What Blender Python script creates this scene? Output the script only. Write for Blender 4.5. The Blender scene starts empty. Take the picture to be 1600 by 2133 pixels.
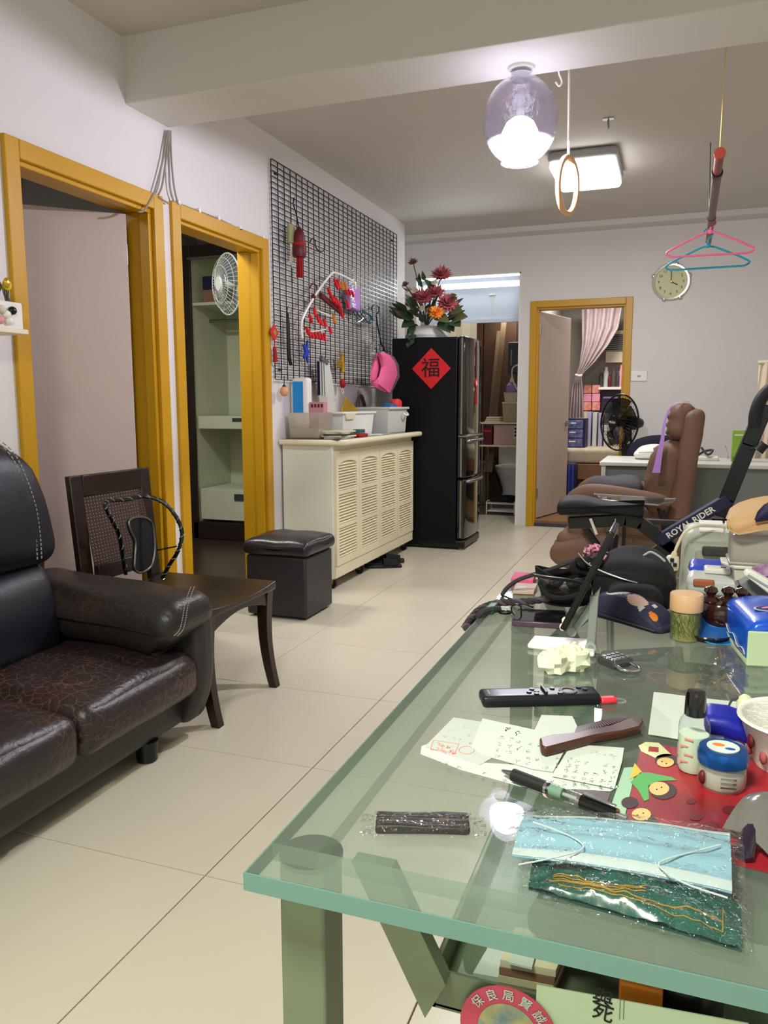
import bpy, bmesh, math, random
from mathutils import Vector, Matrix, noise as mnoise
rnd = random.Random(7)
SC = bpy.context.scene
COL = SC.collection
PI = math.pi
R = math.radians
# ------------------------------------------------------------ camera
CAM_H, FPX, YAW, PITCH, ROLL = 1.12, 1644.14, -0.350681, -0.135086, 0.0027827
def cam_axes():
    f = Vector((math.sin(YAW)*math.cos(PITCH), math.cos(YAW)*math.cos(PITCH), math.sin(PITCH)))
    r = Vector((math.cos(YAW), -math.sin(YAW), 0)); d = f.cross(r)
    c, s = math.cos(ROLL), math.sin(ROLL)
    return c*r + s*d, -s*r + c*d, f
CR, CD, CF = cam_axes()
cam = bpy.data.cameras.new('camera'); cam.sensor_fit = 'VERTICAL'; cam.sensor_height = 36.0
cam.lens = FPX/2133*36.0; cam.clip_start = 0.02; cam.clip_end = 60
camo = bpy.data.objects.new('camera', cam); COL.objects.link(camo)
m = Matrix((CR, -CD, -CF)).transposed().to_4x4(); m.translation = Vector((0, 0, CAM_H))
camo.matrix_world = m; SC.camera = camo
# ------------------------------------------------------------ world, exposure
w = bpy.data.worlds.new('world'); SC.world = w; w.use_nodes = True
w.node_tree.nodes['Background'].inputs[0].default_value = (0.75, 0.8, 0.9, 1)
w.node_tree.nodes['Background'].inputs[1].default_value = 0.3
SC.view_settings.view_transform = 'Standard'; SC.view_settings.look = 'None'
SC.view_settings.gamma = 1.0; SC.view_settings.use_curve_mapping = False
SC.view_settings.exposure = 0.68
try:
    SC.cycles.max_bounces = 10; SC.cycles.transparent_max_bounces = 24; SC.cycles.diffuse_bounces = 5
    SC.cycles.glossy_bounces = 5; SC.cycles.transmission_bounces = 8; SC.cycles.sample_clamp_indirect = 6
except Exception: pass
def area_light(name, loc, rot, size, power, col):
    l = bpy.data.lights.new(name, 'AREA'); l.shape = 'RECTANGLE'; l.size, l.size_y = size
    l.energy = power; l.color = col
    o = bpy.data.objects.new(name, l); o.location = loc; o.rotation_euler = rot; COL.objects.link(o); return o
# unseen pendant and window fill added behind the camera; area lights inside back rooms
area_light('unseen_pendant_fill', (-0.45, -0.35, 2.30), (0, 0, 0), (0.40, 0.40), 46, (0.96, 1.0, 0.82))  # added light of the unseen pendant, facing straight down
area_light('unseen_window_fill', (0.3, -2.35, 1.5), (R(90), 0, 0), (1.9, 1.2), 4.5, (0.86, 0.95, 1.0))  # added daylight for the unseen window, standing inside its pane
area_light('bedroom_light', (-0.75, 8.6, 2.35), (0, 0, 0), (0.4, 0.4), 17, (1.0, 0.90, 0.86))
area_light('washroom_light', (-1.8, 9.0, 2.2), (0, 0, 0), (0.3, 0.3), 4.5, (1.0, 0.93, 0.8))
area_light('wardrobe_room_light', (-3.0, 3.75, 2.5), (0, 0, 0), (0.5, 0.3), 22, (0.98, 1.0, 0.92))
area_light('small_room_light', (-3.2, 1.7, 2.4), (0, 0, 0), (0.4, 0.4), 6, (1.0, 0.95, 0.92))
# ------------------------------------------------------------ geometry helpers
OFF = {}
def root_of(o):
    while o.parent: o = o.parent
    return o
def tag(o, label=None, cat=None, group=None, kind=None):
    for k, v in (('label', label), ('category', cat), ('group', group), ('kind', kind)):
        if v: o[k] = v
    return o
def thing(name, label, cat, loc=(0, 0, 0), rz=0, group=None, world=True):
    """An Empty at the thing's base; with world=True its parts are given in room coordinates."""
    o = bpy.data.objects.new(name, None); COL.objects.link(o)
    o.location = loc; o.rotation_euler = (0, 0, rz); o.empty_display_size = 0.1
    tag(o, label, cat, group)
    if world: OFF[o.name] = Vector(loc)
    return o
def copy_tree(o, parent=None):
    c = o.copy(); COL.objects.link(c); c.parent = parent
    for ch in [x for x in bpy.data.objects if x.parent == o]: copy_tree(ch, c)
    return c
def P(px, py, **k):
    """Point of the room seen at photo pixel (px, py) on the plane x=, y= or z=."""
    d = CR*((px-800)/FPX) + CD*((py-1066.5)/FPX) + CF
    a, v = next(iter(k.items())); i = 'xyz'.index(a)
    o = Vector((0, 0, CAM_H)); return o + d*((v-o[i])/d[i])
V = Vector
def frame(a, b):
    z = (V(b)-V(a)); L = z.length; z = z/L if L > 1e-9 else V((0, 0, 1))
    x = V((0, 0, 1)).cross(z) if abs(z.z) < 0.95 else V((1, 0, 0)).cross(z)
    x.normalize(); y = z.cross(x); return x, y, z, L
class MB:
    def __init__(s): s.v = []; s.f = []; s.m = []
    def add(s, vs, fs, mi=0, T=None):
        n = len(s.v)
        s.v += [V(v) if T is None else T @ V(v) for v in vs]
        s.f += [tuple(i+n for i in f) for f in fs]; s.m += [mi]*len(fs); return s
    def box(s, lo, hi, mi=0, T=None):
        x, y, z = lo; X, Y, Z = hi
        return s.add([(x,y,z),(X,y,z),(X,Y,z),(x,Y,z),(x,y,Z),(X,y,Z),(X,Y,Z),(x,Y,Z)],
              [(0,3,2,1),(4,5,6,7),(0,1,5,4),(1,2,6,5),(2,3,7,6),(3,0,4,7)], mi, T)
    def bar(s, a, b, w, h, mi=0, up=None):
        """square bar from a to b: w across, h along 'up'"""
        x, y, z, L = frame(a, b)
        if up is not None:
            y = V(up) - z*V(up).dot(z); y.normalize(); x = y.cross(z)
        a = V(a); b = V(b); c = [(-w/2,-h/2),(w/2,-h/2),(w/2,h/2),(-w/2,h/2)]
        vs = [a+x*p+y*q for p, q in c]+[b+x*p+y*q for p, q in c]
        return s.add(vs, [(3,2,1,0),(4,5,6,7),(0,1,5,4),(1,2,6,5),(2,3,7,6),(3,0,4,7)], mi)
    def hexa(s, q0, q1, mi=0):
        """solid between two quads with matching corners"""
        return s.add(list(q0)+list(q1), [(3,2,1,0),(4,5,6,7),(0,1,5,4),(1,2,6,5),(2,3,7,6),(3,0,4,7)], mi)
    def cyl(s, a, b, r0, r1=None, n=20, mi=0, caps=True):
        r1 = r0 if r1 is None else r1
        x, y, z, L = frame(a, b); a = V(a); b = V(b)
        cs = [(math.cos(2*PI*i/n), math.sin(2*PI*i/n)) for i in range(n)]
        vs = [a+(x*c+y*q)*r0 for c, q in cs]+[b+(x*c+y*q)*r1 for c, q in cs]
        fs = [(i,(i+1)%n,n+(i+1)%n,n+i) for i in range(n)]
        if caps: fs += [tuple(range(n-1,-1,-1)), tuple(range(n,2*n))]
        return s.add(vs, fs, mi)
    def tube(s, pts, r, n=8, mi=0, closed=False, flat=1.0):
        pts = [V(p) for p in pts]; k = len(pts); rs = r if isinstance(r, (list, tuple)) else [r]*k
        vs = []; prev = None
        for i, p in enumerate(pts):
            a = pts[i-1] if (i or closed) else p; b = pts[(i+1)%k] if (i < k-1 or closed) else p
            t = (b-a).normalized() if (b-a).length > 1e-9 else V((0,0,1))
            if prev is None:
                u = V((0,0,1)).cross(t)
                if u.length < 0.2: u = V((1,0,0)).cross(t)
            else: u = prev - t*prev.dot(t)
            u.normalize(); prev = u; q = t.cross(u)
            vs += [p+(u*math.cos(2*PI*j/n)+q*math.sin(2*PI*j/n)*flat)*rs[i] for j in range(n)]
        fs = []
        for i in range(k if closed else k-1):
            o, o2 = i*n, ((i+1)%k)*n
            fs += [(o+j, o+(j+1)%n, o2+(j+1)%n, o2+j) for j in range(n)]
        if not closed: fs += [tuple(range(n-1,-1,-1)), tuple(range((k-1)*n, k*n))]
        return s.add(vs, fs, mi)
    def lathe(s, prof, c=(0,0,0), n=24, mi=0, T=None, closed=False, caps=True):
        """profile of (r, z) turned about the vertical through c"""
        c = V(c); vs = []; k = len(prof)
        for r, z in prof: vs += [c+V((r*math.cos(2*PI*j/n), r*math.sin(2*PI*j/n), z)) for j in range(n)]
        fs = []
        for i in range(k-1 if not closed else k):
            o, o2 = i*n, ((i+1)%k)*n; fs += [(o+j, o+(j+1)%n, o2+(j+1)%n, o2+j) for j in range(n)]
        if not closed and caps:
            if prof[0][0] > 1e-6: fs.append(tuple(range(n-1,-1,-1)))
            if prof[-1][0] > 1e-6: fs.append(tuple(range((k-1)*n, k*n)))
        return s.add(vs, fs, mi, T)
    def ball(s, c, r, nu=16, nv=10, mi=0, T=None):
        r = (r,r,r) if isinstance(r,(int,float)) else r; vs = []
        for i in range(nv+1):
            th = PI*i/nv
            vs += [V((c[0]+r[0]*math.sin(th)*math.cos(2*PI*j/nu), c[1]+r[1]*math.sin(th)*math.sin(2*PI*j/nu), c[2]-r[2]*math.cos(th))) for j in range(nu)]
        fs = [(i*nu+j, i*nu+(j+1)%nu, (i+1)*nu+(j+1)%nu, (i+1)*nu+j) for i in range(nv) for j in range(nu)]
        return s.add(vs, fs, mi, T)
    def prism(s, poly, d, mi=0):
        """closed outline (3-D points in a plane) given the thickness vector d"""
        n = len(poly); vs = [V(p) for p in poly]+[V(p)+V(d) for p in poly]
        return s.add(vs, [tuple(range(n-1,-1,-1)), tuple(range(n,2*n))]+[(i,(i+1)%n,n+(i+1)%n,n+i) for i in range(n)], mi)
    def sheet(s, fn, nu, nv, th=0.0, mi=0):
        """surface fn(u,v), u and v in 0..1; th > 0 gives it thickness along its normal"""
        g = [[V(fn(i/nu, j/nv)) for j in range(nv+1)] for i in range(nu+1)]
        vs = [p for row in g for p in row]; k = nv+1
        fs = [(i*k+j,(i+1)*k+j,(i+1)*k+j+1,i*k+j+1) for i in range(nu) for j in range(nv)]
        if th:
            N = len(vs); nb = []
            for i in range(nu+1):
                for j in range(nv+1):
                    a = g[min(i+1,nu)][j]-g[max(i-1,0)][j]; b = g[i][min(j+1,nv)]-g[i][max(j-1,0)]
                    q = a.cross(b); q = q.normalized() if q.length > 1e-12 else V((0,0,1)); nb.append(g[i][j]-q*th)
            vs += nb; fs += [tuple(x+N for x in reversed(f)) for f in list(fs)]
            rim = [i*k for i in range(nu+1)]+[nu*k+j for j in range(1,nv+1)]+[i*k+nv for i in range(nu-1,-1,-1)]+[j for j in range(nv-1,0,-1)]
            for a, b in zip(rim, rim[1:]+rim[:1]): fs.append((b, a, a+N, b+N))
        return s.add(vs, fs, mi)
    def soft(s, lo, hi, r, n=6, fn=None, mi=0, T=None):
        """box lo..hi with rounded edges of radius r, n cells a side; fn(p, unit) may move each vertex"""
        lo = V(lo); hi = V(hi); c = (lo+hi)/2; h = (hi-lo)/2; r = min(r, min(h)*0.999)
        idx = {}; vs = []; fs = []
        # ring positions concentrated at the rounded edges
        def axis(hh):
            q = r/hh; k = max(2, n//3)
            a = [-1+q*(1-math.cos(PI/2*i/k)) for i in range(k)]
            inn = max(1, n-2*k+2); b = [-1+q+(2-2*q)*i/inn for i in range(inn+1)]
            return a+b+[-x for x in reversed(a)]
        ax = [axis(h[i]) for i in range(3)]
        def vert(i, j, k):
            key = (i,j,k)
            if key not in idx:
                p = V((ax[0][i]*h[0], ax[1][j]*h[1], ax[2][k]*h[2]))
                q = V([max(-(h[d]-r), min(h[d]-r, p[d])) for d in range(3)])
                d = p-q; d = d.normalized()*r if d.length > 1e-9 else d
                u = V((ax[0][i], ax[1][j], ax[2][k])); pt = c+q+d
                if fn: pt = V(fn(pt, u))
                idx[key] = len(vs); vs.append(pt)
            return idx[key]
        N = [len(a)-1 for a in ax]
        for d in range(3):
            e, g = (d+1)%3, (d+2)%3
            for side in (0, N[d]):
                for i in range(N[e]):
                    for j in range(N[g]):
                        q = []
                        for di, dj in ((0,0),(1,0),(1,1),(0,1)):
                            t = [0,0,0]; t[d] = side; t[e] = i+di; t[g] = j+dj; q.append(vert(*t))
                        fs.append(tuple(q) if side else tuple(reversed(q)))
        return s.add(vs, fs, mi, T)
    def build(s, name, mats, parent=None, bev=0, seg=2, sub=0, ang=40, smooth=True, structure=False, solid=0):
        vs = s.v; loc = V((0,0,0))
        if parent is not None:
            off = OFF.get(root_of(parent).name)
            if off is not None: vs = [v-off for v in vs]
        elif not structure:
            xs = [v.x for v in vs]; ys = [v.y for v in vs]; zs = [v.z for v in vs]
            loc = V(((min(xs)+max(xs))/2, (min(ys)+max(ys))/2, min(zs))); vs = [v-loc for v in vs]
        me = bpy.data.meshes.new(name); me.from_pydata([tuple(v) for v in vs], [], s.f)
        mats = mats if isinstance(mats, (list, tuple)) else [mats]
        for q in mats: me.materials.append(M[q] if isinstance(q, str) else q)
        me.polygons.foreach_set('material_index', s.m)
        if smooth:
            me.polygons.foreach_set('use_smooth', [True]*len(s.f)); me.set_sharp_from_angle(angle=R(ang))
        me.update()
        o = bpy.data.objects.new(name, me); COL.objects.link(o); o.location = loc
        if parent is not None: o.parent = parent
        if bev:
            b = o.modifiers.new('bevel','BEVEL'); b.width = bev; b.segments = seg; b.limit_method = 'ANGLE'; b.angle_limit = R(35)
        if sub:
            q = o.modifiers.new('sub','SUBSURF'); q.levels = sub; q.render_levels = sub
        if structure: o['kind'] = 'structure'
        if parent is None and not structure: OFF[o.name] = loc
        return o
def like(o, parent, loc=None, rot=None, name=None):
    """another part sharing o's mesh"""
    c = o.copy(); COL.objects.link(c); c.parent = parent
    if loc is not None: c.location = loc
    if rot is not None: c.rotation_euler = rot
    return c
def cat(pts, n=6, closed=False):
    """smooth Catmull-Rom curve through pts"""
    pts = [V(p) for p in pts]; k = len(pts); out = []
    for i in range(k if closed else k-1):
        p0 = pts[i-1] if (i or closed) else pts[0]; p1 = pts[i]; p2 = pts[(i+1)%k]
        p3 = pts[(i+2)%k] if (closed or i+2 < k) else pts[-1]
        for j in range(n):
            t = j/n
            out.append(0.5*((2*p1)+(p2-p0)*t+(2*p0-5*p1+4*p2-p3)*t*t+(3*p1-p0-3*p2+p3)*t**3))
    if not closed: out.append(pts[-1])
    return out
def nz(p, sc=1.0, seed=0.0): return mnoise.noise(V(p)*sc+V((seed, seed*1.7, seed*0.3)))
def text(body, size, o, ux, uy, mat, parent, name='lettering', depth=0.0006, align='CENTER', bold=0.0):
    """lettering lying in the plane of ux (reading direction) and uy (up), centred on o, as a real thin mesh"""
    c = bpy.data.curves.new('lettering_curve', 'FONT'); c.body = body; c.size = size; c.align_x = align; c.align_y = 'CENTER'
    c.extrude = depth/2; c.offset = bold; c.resolution_u = 2
    t = bpy.data.objects.new('lettering_curve', c); COL.objects.link(t)
    me = bpy.data.meshes.new_from_object(t.evaluated_get(bpy.context.evaluated_depsgraph_get()))
    bpy.data.objects.remove(t); bpy.data.curves.remove(c)
    ux = V(ux).normalized(); uz = ux.cross(V(uy)).normalized(); uy = uz.cross(ux)
    off = OFF.get(root_of(parent).name, V((0,0,0)))
    q = Matrix((ux, uy, uz)).transposed().to_4x4(); q.translation = V(o)-off; me.transform(q)
    me.materials.clear(); me.materials.append(M[mat]); me.name = name
    ob = bpy.data.objects.new(name, me); COL.objects.link(ob); ob.parent = parent; return ob
def solo(name, label, cat_, b, m_, group=None, bev=0, smooth=True):
    """a thing that is one mesh"""
    return tag(b.build(name, m_, None, bev=bev, smooth=smooth), label, cat_, group)
PILE4 = ('bottom one', 'second from the bottom', 'third from the bottom', 'topmost one')
PILE5 = ('bottom one', 'second from the bottom', 'middle one', 'second from the top', 'topmost one')
# ------------------------------------------------------------ materials
M = {}
def S(r, g, b):
    f = lambda c: (c/255/12.92) if c/255 <= 0.04045 else ((c/255+0.055)/1.055)**2.4
    return (f(r), f(g), f(b), 1.0)
def mat(name, col, rough=0.5, metal=0.0, var=None, bump=None, coat=0.0, trans=0.0, emit=None, alpha=1.0, sheen=0.0, spec=0.5, ior=1.45):
    """Principled material; var=(scale, amount, colour2) mottles the colour, bump=(scale, strength) gives grain"""
    q = bpy.data.materials.new(name); q.use_nodes = True; M[name] = q
    nt = q.node_tree; b = nt.nodes['Principled BSDF']; I = b.inputs
    I['Base Color'].default_value = col; I['Roughness'].default_value = rough; I['Metallic'].default_value = metal
    I['Coat Weight'].default_value = coat; I['Transmission Weight'].default_value = trans; I['Alpha'].default_value = alpha
    I['Specular IOR Level'].default_value = spec; I['IOR'].default_value = ior; I['Sheen Weight'].default_value = sheen
    if coat: I['Coat Roughness'].default_value = 0.08
    if emit: I['Emission Color'].default_value = emit[0]; I['Emission Strength'].default_value = emit[1]
    tc = None
    if var or bump: tc = nt.nodes.new('ShaderNodeTexCoord')
    if var:
        n = nt.nodes.new('ShaderNodeTexNoise'); n.inputs['Scale'].default_value = var[0]; n.inputs['Detail'].default_value = 5
        nt.links.new(tc.outputs['Object'], n.inputs['Vector'])
        r = nt.nodes.new('ShaderNodeValToRGB'); r.color_ramp.elements[0].position = 0.5-var[1]/2; r.color_ramp.elements[1].position = 0.5+var[1]/2
        r.color_ramp.elements[0].color = col; r.color_ramp.elements[1].color = var[2]
        nt.links.new(n.outputs['Fac'], r.inputs['Fac']); nt.links.new(r.outputs['Color'], I['Base Color'])
    if bump:
        n = nt.nodes.new('ShaderNodeTexNoise'); n.inputs['Scale'].default_value = bump[0]; n.inputs['Detail'].default_value = 4
        nt.links.new(tc.outputs['Object'], n.inputs['Vector'])
        k = nt.nodes.new('ShaderNodeBump'); k.inputs['Strength'].default_value = bump[1]; k.inputs['Distance'].default_value = 0.01
        nt.links.new(n.outputs['Fac'], k.inputs['Height']); nt.links.new(k.outputs['Normal'], I['Normal'])
    return q
def clear(name, tint, gloss=0.9, rough=0.02, body=0.0, bodycol=(1,1,1,1), ior=1.5, bump=None):
    """thin clear plastic or pane: tinted see-through + Fresnel gloss, with a share 'body' of milky diffuse"""
    q = bpy.data.materials.new(name); q.use_nodes = True; M[name] = q; nt = q.node_tree; nt.nodes.clear()
    N = nt.nodes.new; L = nt.links.new
    out = N('ShaderNodeOutputMaterial'); t = N('ShaderNodeBsdfTransparent'); t.inputs[0].default_value = tint
    base = t.outputs[0]
    if body:
        d = N('ShaderNodeBsdfDiffuse'); d.inputs[0].default_value = bodycol
        tr = N('ShaderNodeBsdfTranslucent'); tr.inputs[0].default_value = bodycol
        ms = N('ShaderNodeMixShader'); ms.inputs[0].default_value = 0.4; L(d.outputs[0], ms.inputs[1]); L(tr.outputs[0], ms.inputs[2])
        mx = N('ShaderNodeMixShader'); mx.inputs[0].default_value = body; L(base, mx.inputs[1]); L(ms.outputs[0], mx.inputs[2]); base = mx.outputs[0]
    g = N('ShaderNodeBsdfGlossy'); g.inputs['Roughness'].default_value = rough; g.inputs[0].default_value = (gloss,gloss,gloss,1)
    f = N('ShaderNodeFresnel'); ge = N('ShaderNodeNewGeometry'); mi = N('ShaderNodeMix'); mi.inputs[2].default_value = ior; mi.inputs[3].default_value = 1/ior
    L(ge.outputs['Backfacing'], mi.inputs[0]); L(mi.outputs[0], f.inputs[0])    # same sheen from either side of a thin sheet
    if bump:
        tc = N('ShaderNodeTexCoord'); n = N('ShaderNodeTexNoise'); n.inputs['Scale'].default_value = bump[0]; n.inputs['Detail'].default_value = 3
        L(tc.outputs['Object'], n.inputs['Vector']); k = N('ShaderNodeBump'); k.inputs['Strength'].default_value = bump[1]; k.inputs['Distance'].default_value = 0.02
        L(n.outputs['Fac'], k.inputs['Height']); L(k.outputs[0], g.inputs['Normal']); L(k.outputs[0], f.inputs['Normal'])
    m2 = N('ShaderNodeMixShader'); L(f.outputs[0], m2.inputs[0]); L(base, m2.inputs[1]); L(g.outputs[0], m2.inputs[2])
    L(m2.outputs[0], out.inputs[0]); return q
mat('wall_paint', S(226,221,220), 0.75, var=(1.3, 0.9, S(219,216,212)), bump=(60, 0.03))
mat('ceiling_paint', S(204,197,190), 0.7, var=(1.6, 0.8, S(196,190,184)), bump=(9, 0.05))
mat('beam_paint', S(214,212,206), 0.72, bump=(12, 0.06))
mat('mustard', S(202,152,18), 0.38, var=(5, 0.9, S(190,140,14)), bump=(25, 0.04))
mat('tile', S(206,198,180), 0.28, var=(2.2, 0.8, S(198,190,172)), bump=(30, 0.012))
mat('grout', S(92,80,66), 0.9)
mat('dark_floor', S(60,44,34), 0.3)
mat('wood_floor', S(142,110,66), 0.4, var=(6, 0.8, S(120,88,50)))
mat('leaf_paint', S(196,180,172), 0.5, bump=(30, 0.02))
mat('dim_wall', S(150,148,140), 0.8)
mat('dark_grey', S(58,58,60), 0.6)
mat('white_paint', S(232,230,224), 0.45)
mat('white_plastic', S(236,235,228), 0.35)
mat('cream', S(232,222,192), 0.42)
mat('cream_side', S(226,228,212), 0.5)
mat('black_gloss', S(10,11,15), 0.08, coat=0.5)
mat('black_satin', S(10,10,12), 0.35)
mat('black_matte', S(10,10,12), 0.7)
mat('black_cloth', S(9,9,12), 0.85, bump=(220, 0.15))
mat('rubber', S(13,13,15), 0.6)
mat('chrome', S(205,205,208), 0.15, metal=1.0)
mat('steel', S(150,152,155), 0.3, metal=1.0)
mat('dark_wood', S(44,28,23), 0.32, var=(9, 0.7, S(34,21,17)))
mat('cane', S(66,46,38), 0.6)
mat('brass', S(190,150,60), 0.3, metal=1.0)
mat('red_paper', S(206,28,34), 0.45)
mat('red_cloth', S(150,18,24), 0.7)
mat('red_plastic', S(206,16,34), 0.35)
mat('dark_red', S(92,18,24), 0.5)
mat('pink', S(214,92,138), 0.75)
mat('pink_light', S(228,150,170), 0.6)
mat('teal', S(38,150,168), 0.4)
mat('blue', S(28,62,180), 0.35)
mat('navy', S(24,26,66), 0.6)
mat('gold', S(206,164,60), 0.35, metal=0.6)
mat('paper', S(198,205,199), 0.8)
mat('paper2', S(186,192,187), 0.8)
mat('ink', S(118,124,130), 0.8)
mat('red_ink', S(214,130,118), 0.8)
mat('grey_plastic', S(160,163,164), 0.45)
mat('orange', S(214,120,30), 0.6)
mat('yellow', S(228,200,30), 0.6)
mat('green', S(60,140,70), 0.6)
mat('lilac', S(178,132,205), 0.7)
mat('cord', S(214,206,190), 0.6)
mat('cable', S(150,140,132), 0.6)
clear('clear_plastic', (0.93,0.94,0.95,1), body=0.12, bodycol=S(235,235,238), bump=(40, 0.5))
clear('cling', (0.97,0.97,0.97,1), body=0.02, bodycol=S(235,240,240), bump=(55, 0.6))
clear('film', (0.96,0.97,0.97,1), body=0.03, bodycol=S(225,230,232), bump=(14, 0.12))
clear('wrapper', (0.95,0.95,0.95,1), body=0.012, bodycol=S(230,232,235), bump=(75, 1.0))
clear('clear_tub', (0.92,0.91,0.88,1), body=0.35, bodycol=S(222,216,205), rough=0.15)
# ============================================================ the setting
XL, YB, ZC = -2.24, 7.293, 2.65       # left wall face, back wall face, ceiling
XR, YF = 1.70, -2.5
def struct(name, boxes, m, bev=0):
    b = MB()
    for lo, hi in boxes: b.box(lo, hi)
    return b.build(name, m, None, structure=True, bev=bev, smooth=False)
floor = struct('floor', [((-2.64, YF, -0.10), (XR, YB+2.6, -0.006))], 'grout')
# floor tiles, laid on the grout bed
TX0, TY0, TP, GAP = -1.012, 1.507, 0.603, 0.0016
tile_meshes = {}
def tile(x0, y0, x1, y1):
    key = (round(x1-x0, 3), round(y1-y0, 3))
    if key not in tile_meshes:
        b = MB(); hx, hy = (x1-x0)/2, (y1-y0)/2; e = 0.0012
        b.add([(-hx,-hy,-.008),(hx,-hy,-.008),(hx,hy,-.008),(-hx,hy,-.008),(-hx,-hy,-e),(hx,-hy,-e),(hx,hy,-e),(-hx,hy,-e),
               (-hx+e,-hy+e,0),(hx-e,-hy+e,0),(hx-e,hy-e,0),(-hx+e,hy-e,0)],
              [(0,1,5,4),(1,2,6,5),(2,3,7,6),(3,0,4,7),(4,5,9,8),(5,6,10,9),(6,7,11,10),(7,4,8,11),(8,9,10,11)])
        o = b.build('tile', 'tile', floor, smooth=False); tile_meshes[key] = o
    else:
        o = tile_meshes[key].copy(); COL.objects.link(o); o.parent = floor
    o.location = ((x0+x1)/2, (y0+y1)/2, 0)
for i in range(-3, 6):
    for j in range(-7, 12):
        x0, x1 = max(TX0+i*TP+GAP, XL), min(TX0+(i+1)*TP-GAP, XR)
        y0, y1 = max(TY0+j*TP+GAP, YF), min(TY0+(j+1)*TP-GAP, YB+0.6)
        if y0 > 6.5: x0 = max(TX0+i*TP+GAP, -2.6)
        if x0 > -1.45: y1 = min(y1, YB)
        if x1-x0 > 0.03 and y1-y0 > 0.03: tile(x0, y0, x1, y1)
ceiling = struct('ceiling', [((XL-2.2, YF-0.1, ZC), (XR+0.1, YB+2.6, ZC+0.1))], 'ceiling_paint')
trim_1 = struct('trim_1', [((XL-0.02, 2.953, 2.383), (XR, 3.262, ZC+0.01))], 'beam_paint', bev=0.006)
trim_2 = struct('trim_2', [((-2.60, 7.10, 2.605), (XR, YB+0.01, ZC+0.01))], 'beam_paint')
W = 0.12
D1, D2, DZ = (2.262, 3.163), (3.243, 4.163), 2.052
wall_left = struct('wall_left', [((XL-W, YF, 0), (XL, D1[0], ZC)), ((XL-W, D1[0], DZ), (XL, D1[1], ZC)), ((XL-W, D1[1], 0), (XL, D2[0], ZC)),
      ((XL-W, D2[0], DZ), (XL, D2[1], ZC)), ((XL-W, D2[1], 0), (XL, 6.66, ZC))], 'wall_paint')
O1, O2, OZ = -2.345, -1.350, 2.30
E1, E2, EZ = -1.257, -0.376, 2.035
wall_back = struct('wall_back', [((-2.62, YB, 0), (O1, YB+W, ZC)), ((O1, YB, OZ), (O2, YB+W, ZC)), ((O2, YB, 0), (E1, YB+W, ZC)),
      ((E1, YB, EZ), (E2, YB+W, ZC)), ((E2, YB, 0), (XR, YB+W, ZC))], 'wall_paint')
wall_right = struct('wall_right', [((XR, YF, 0), (XR+W, YB+W, ZC))], 'wall_paint')
wall_front = struct('wall_front', [((XL-W, YF-W, 0), (-0.7, YF, ZC)), ((1.3, YF-W, 0), (XR+W, YF, ZC)), ((-0.7, YF-W, 0), (1.3, YF, 0.9)), ((-0.7, YF-W, 2.15), (1.3, YF, ZC))], 'wall_paint')
window_1 = struct('window_1', [((-0.7, YF-0.08, 0.9), (1.3, YF-0.04, 0.94)), ((-0.7, YF-0.08, 2.11), (1.3, YF-0.04, 2.15)), ((-0.7, YF-0.08, 0.94), (-0.66, YF-0.04, 2.11)),
      ((1.26, YF-0.08, 0.94), (1.3, YF-0.04, 2.11)), ((0.28, YF-0.08, 0.94), (0.32, YF-0.04, 2.11))], 'white_paint')  # unseen window, put in behind the camera to admit daylight
clear('pane', (0.95,0.97,0.96,1))
for a, b in ((-0.66, 0.28), (0.32, 1.26)):
    MB().box((a, YF-0.065, 0.94), (b, YF-0.06, 2.11)).build('pane', 'pane', window_1, smooth=False)
# passage beside the refrigerator and the rooms behind the doors
wall_passage = struct('wall_passage', [((-2.74, 6.5, 0), (-2.62, YB+2.6, ZC))], 'wall_paint')
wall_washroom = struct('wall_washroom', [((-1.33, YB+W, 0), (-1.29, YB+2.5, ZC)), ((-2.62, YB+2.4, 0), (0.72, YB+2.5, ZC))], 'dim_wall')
floor_bedroom = struct('floor_bedroom', [((-1.29, YB+0.02, -0.09), (0.7, YB+2.4, 0.05))], 'wood_floor')
wall_bedroom = struct('wall_bedroom', [((0.62, YB+W, 0), (0.72, YB+2.4, ZC))], 'wall_paint')
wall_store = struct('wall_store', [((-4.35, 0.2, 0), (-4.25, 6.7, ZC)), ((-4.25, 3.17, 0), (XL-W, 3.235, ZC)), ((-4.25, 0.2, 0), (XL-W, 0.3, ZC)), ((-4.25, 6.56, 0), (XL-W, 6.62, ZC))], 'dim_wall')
floor_store = struct('floor_store', [((-4.25, 0.2, -0.1), (XL-0.1, 6.6, -0.002))], 'dark_floor')
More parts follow.
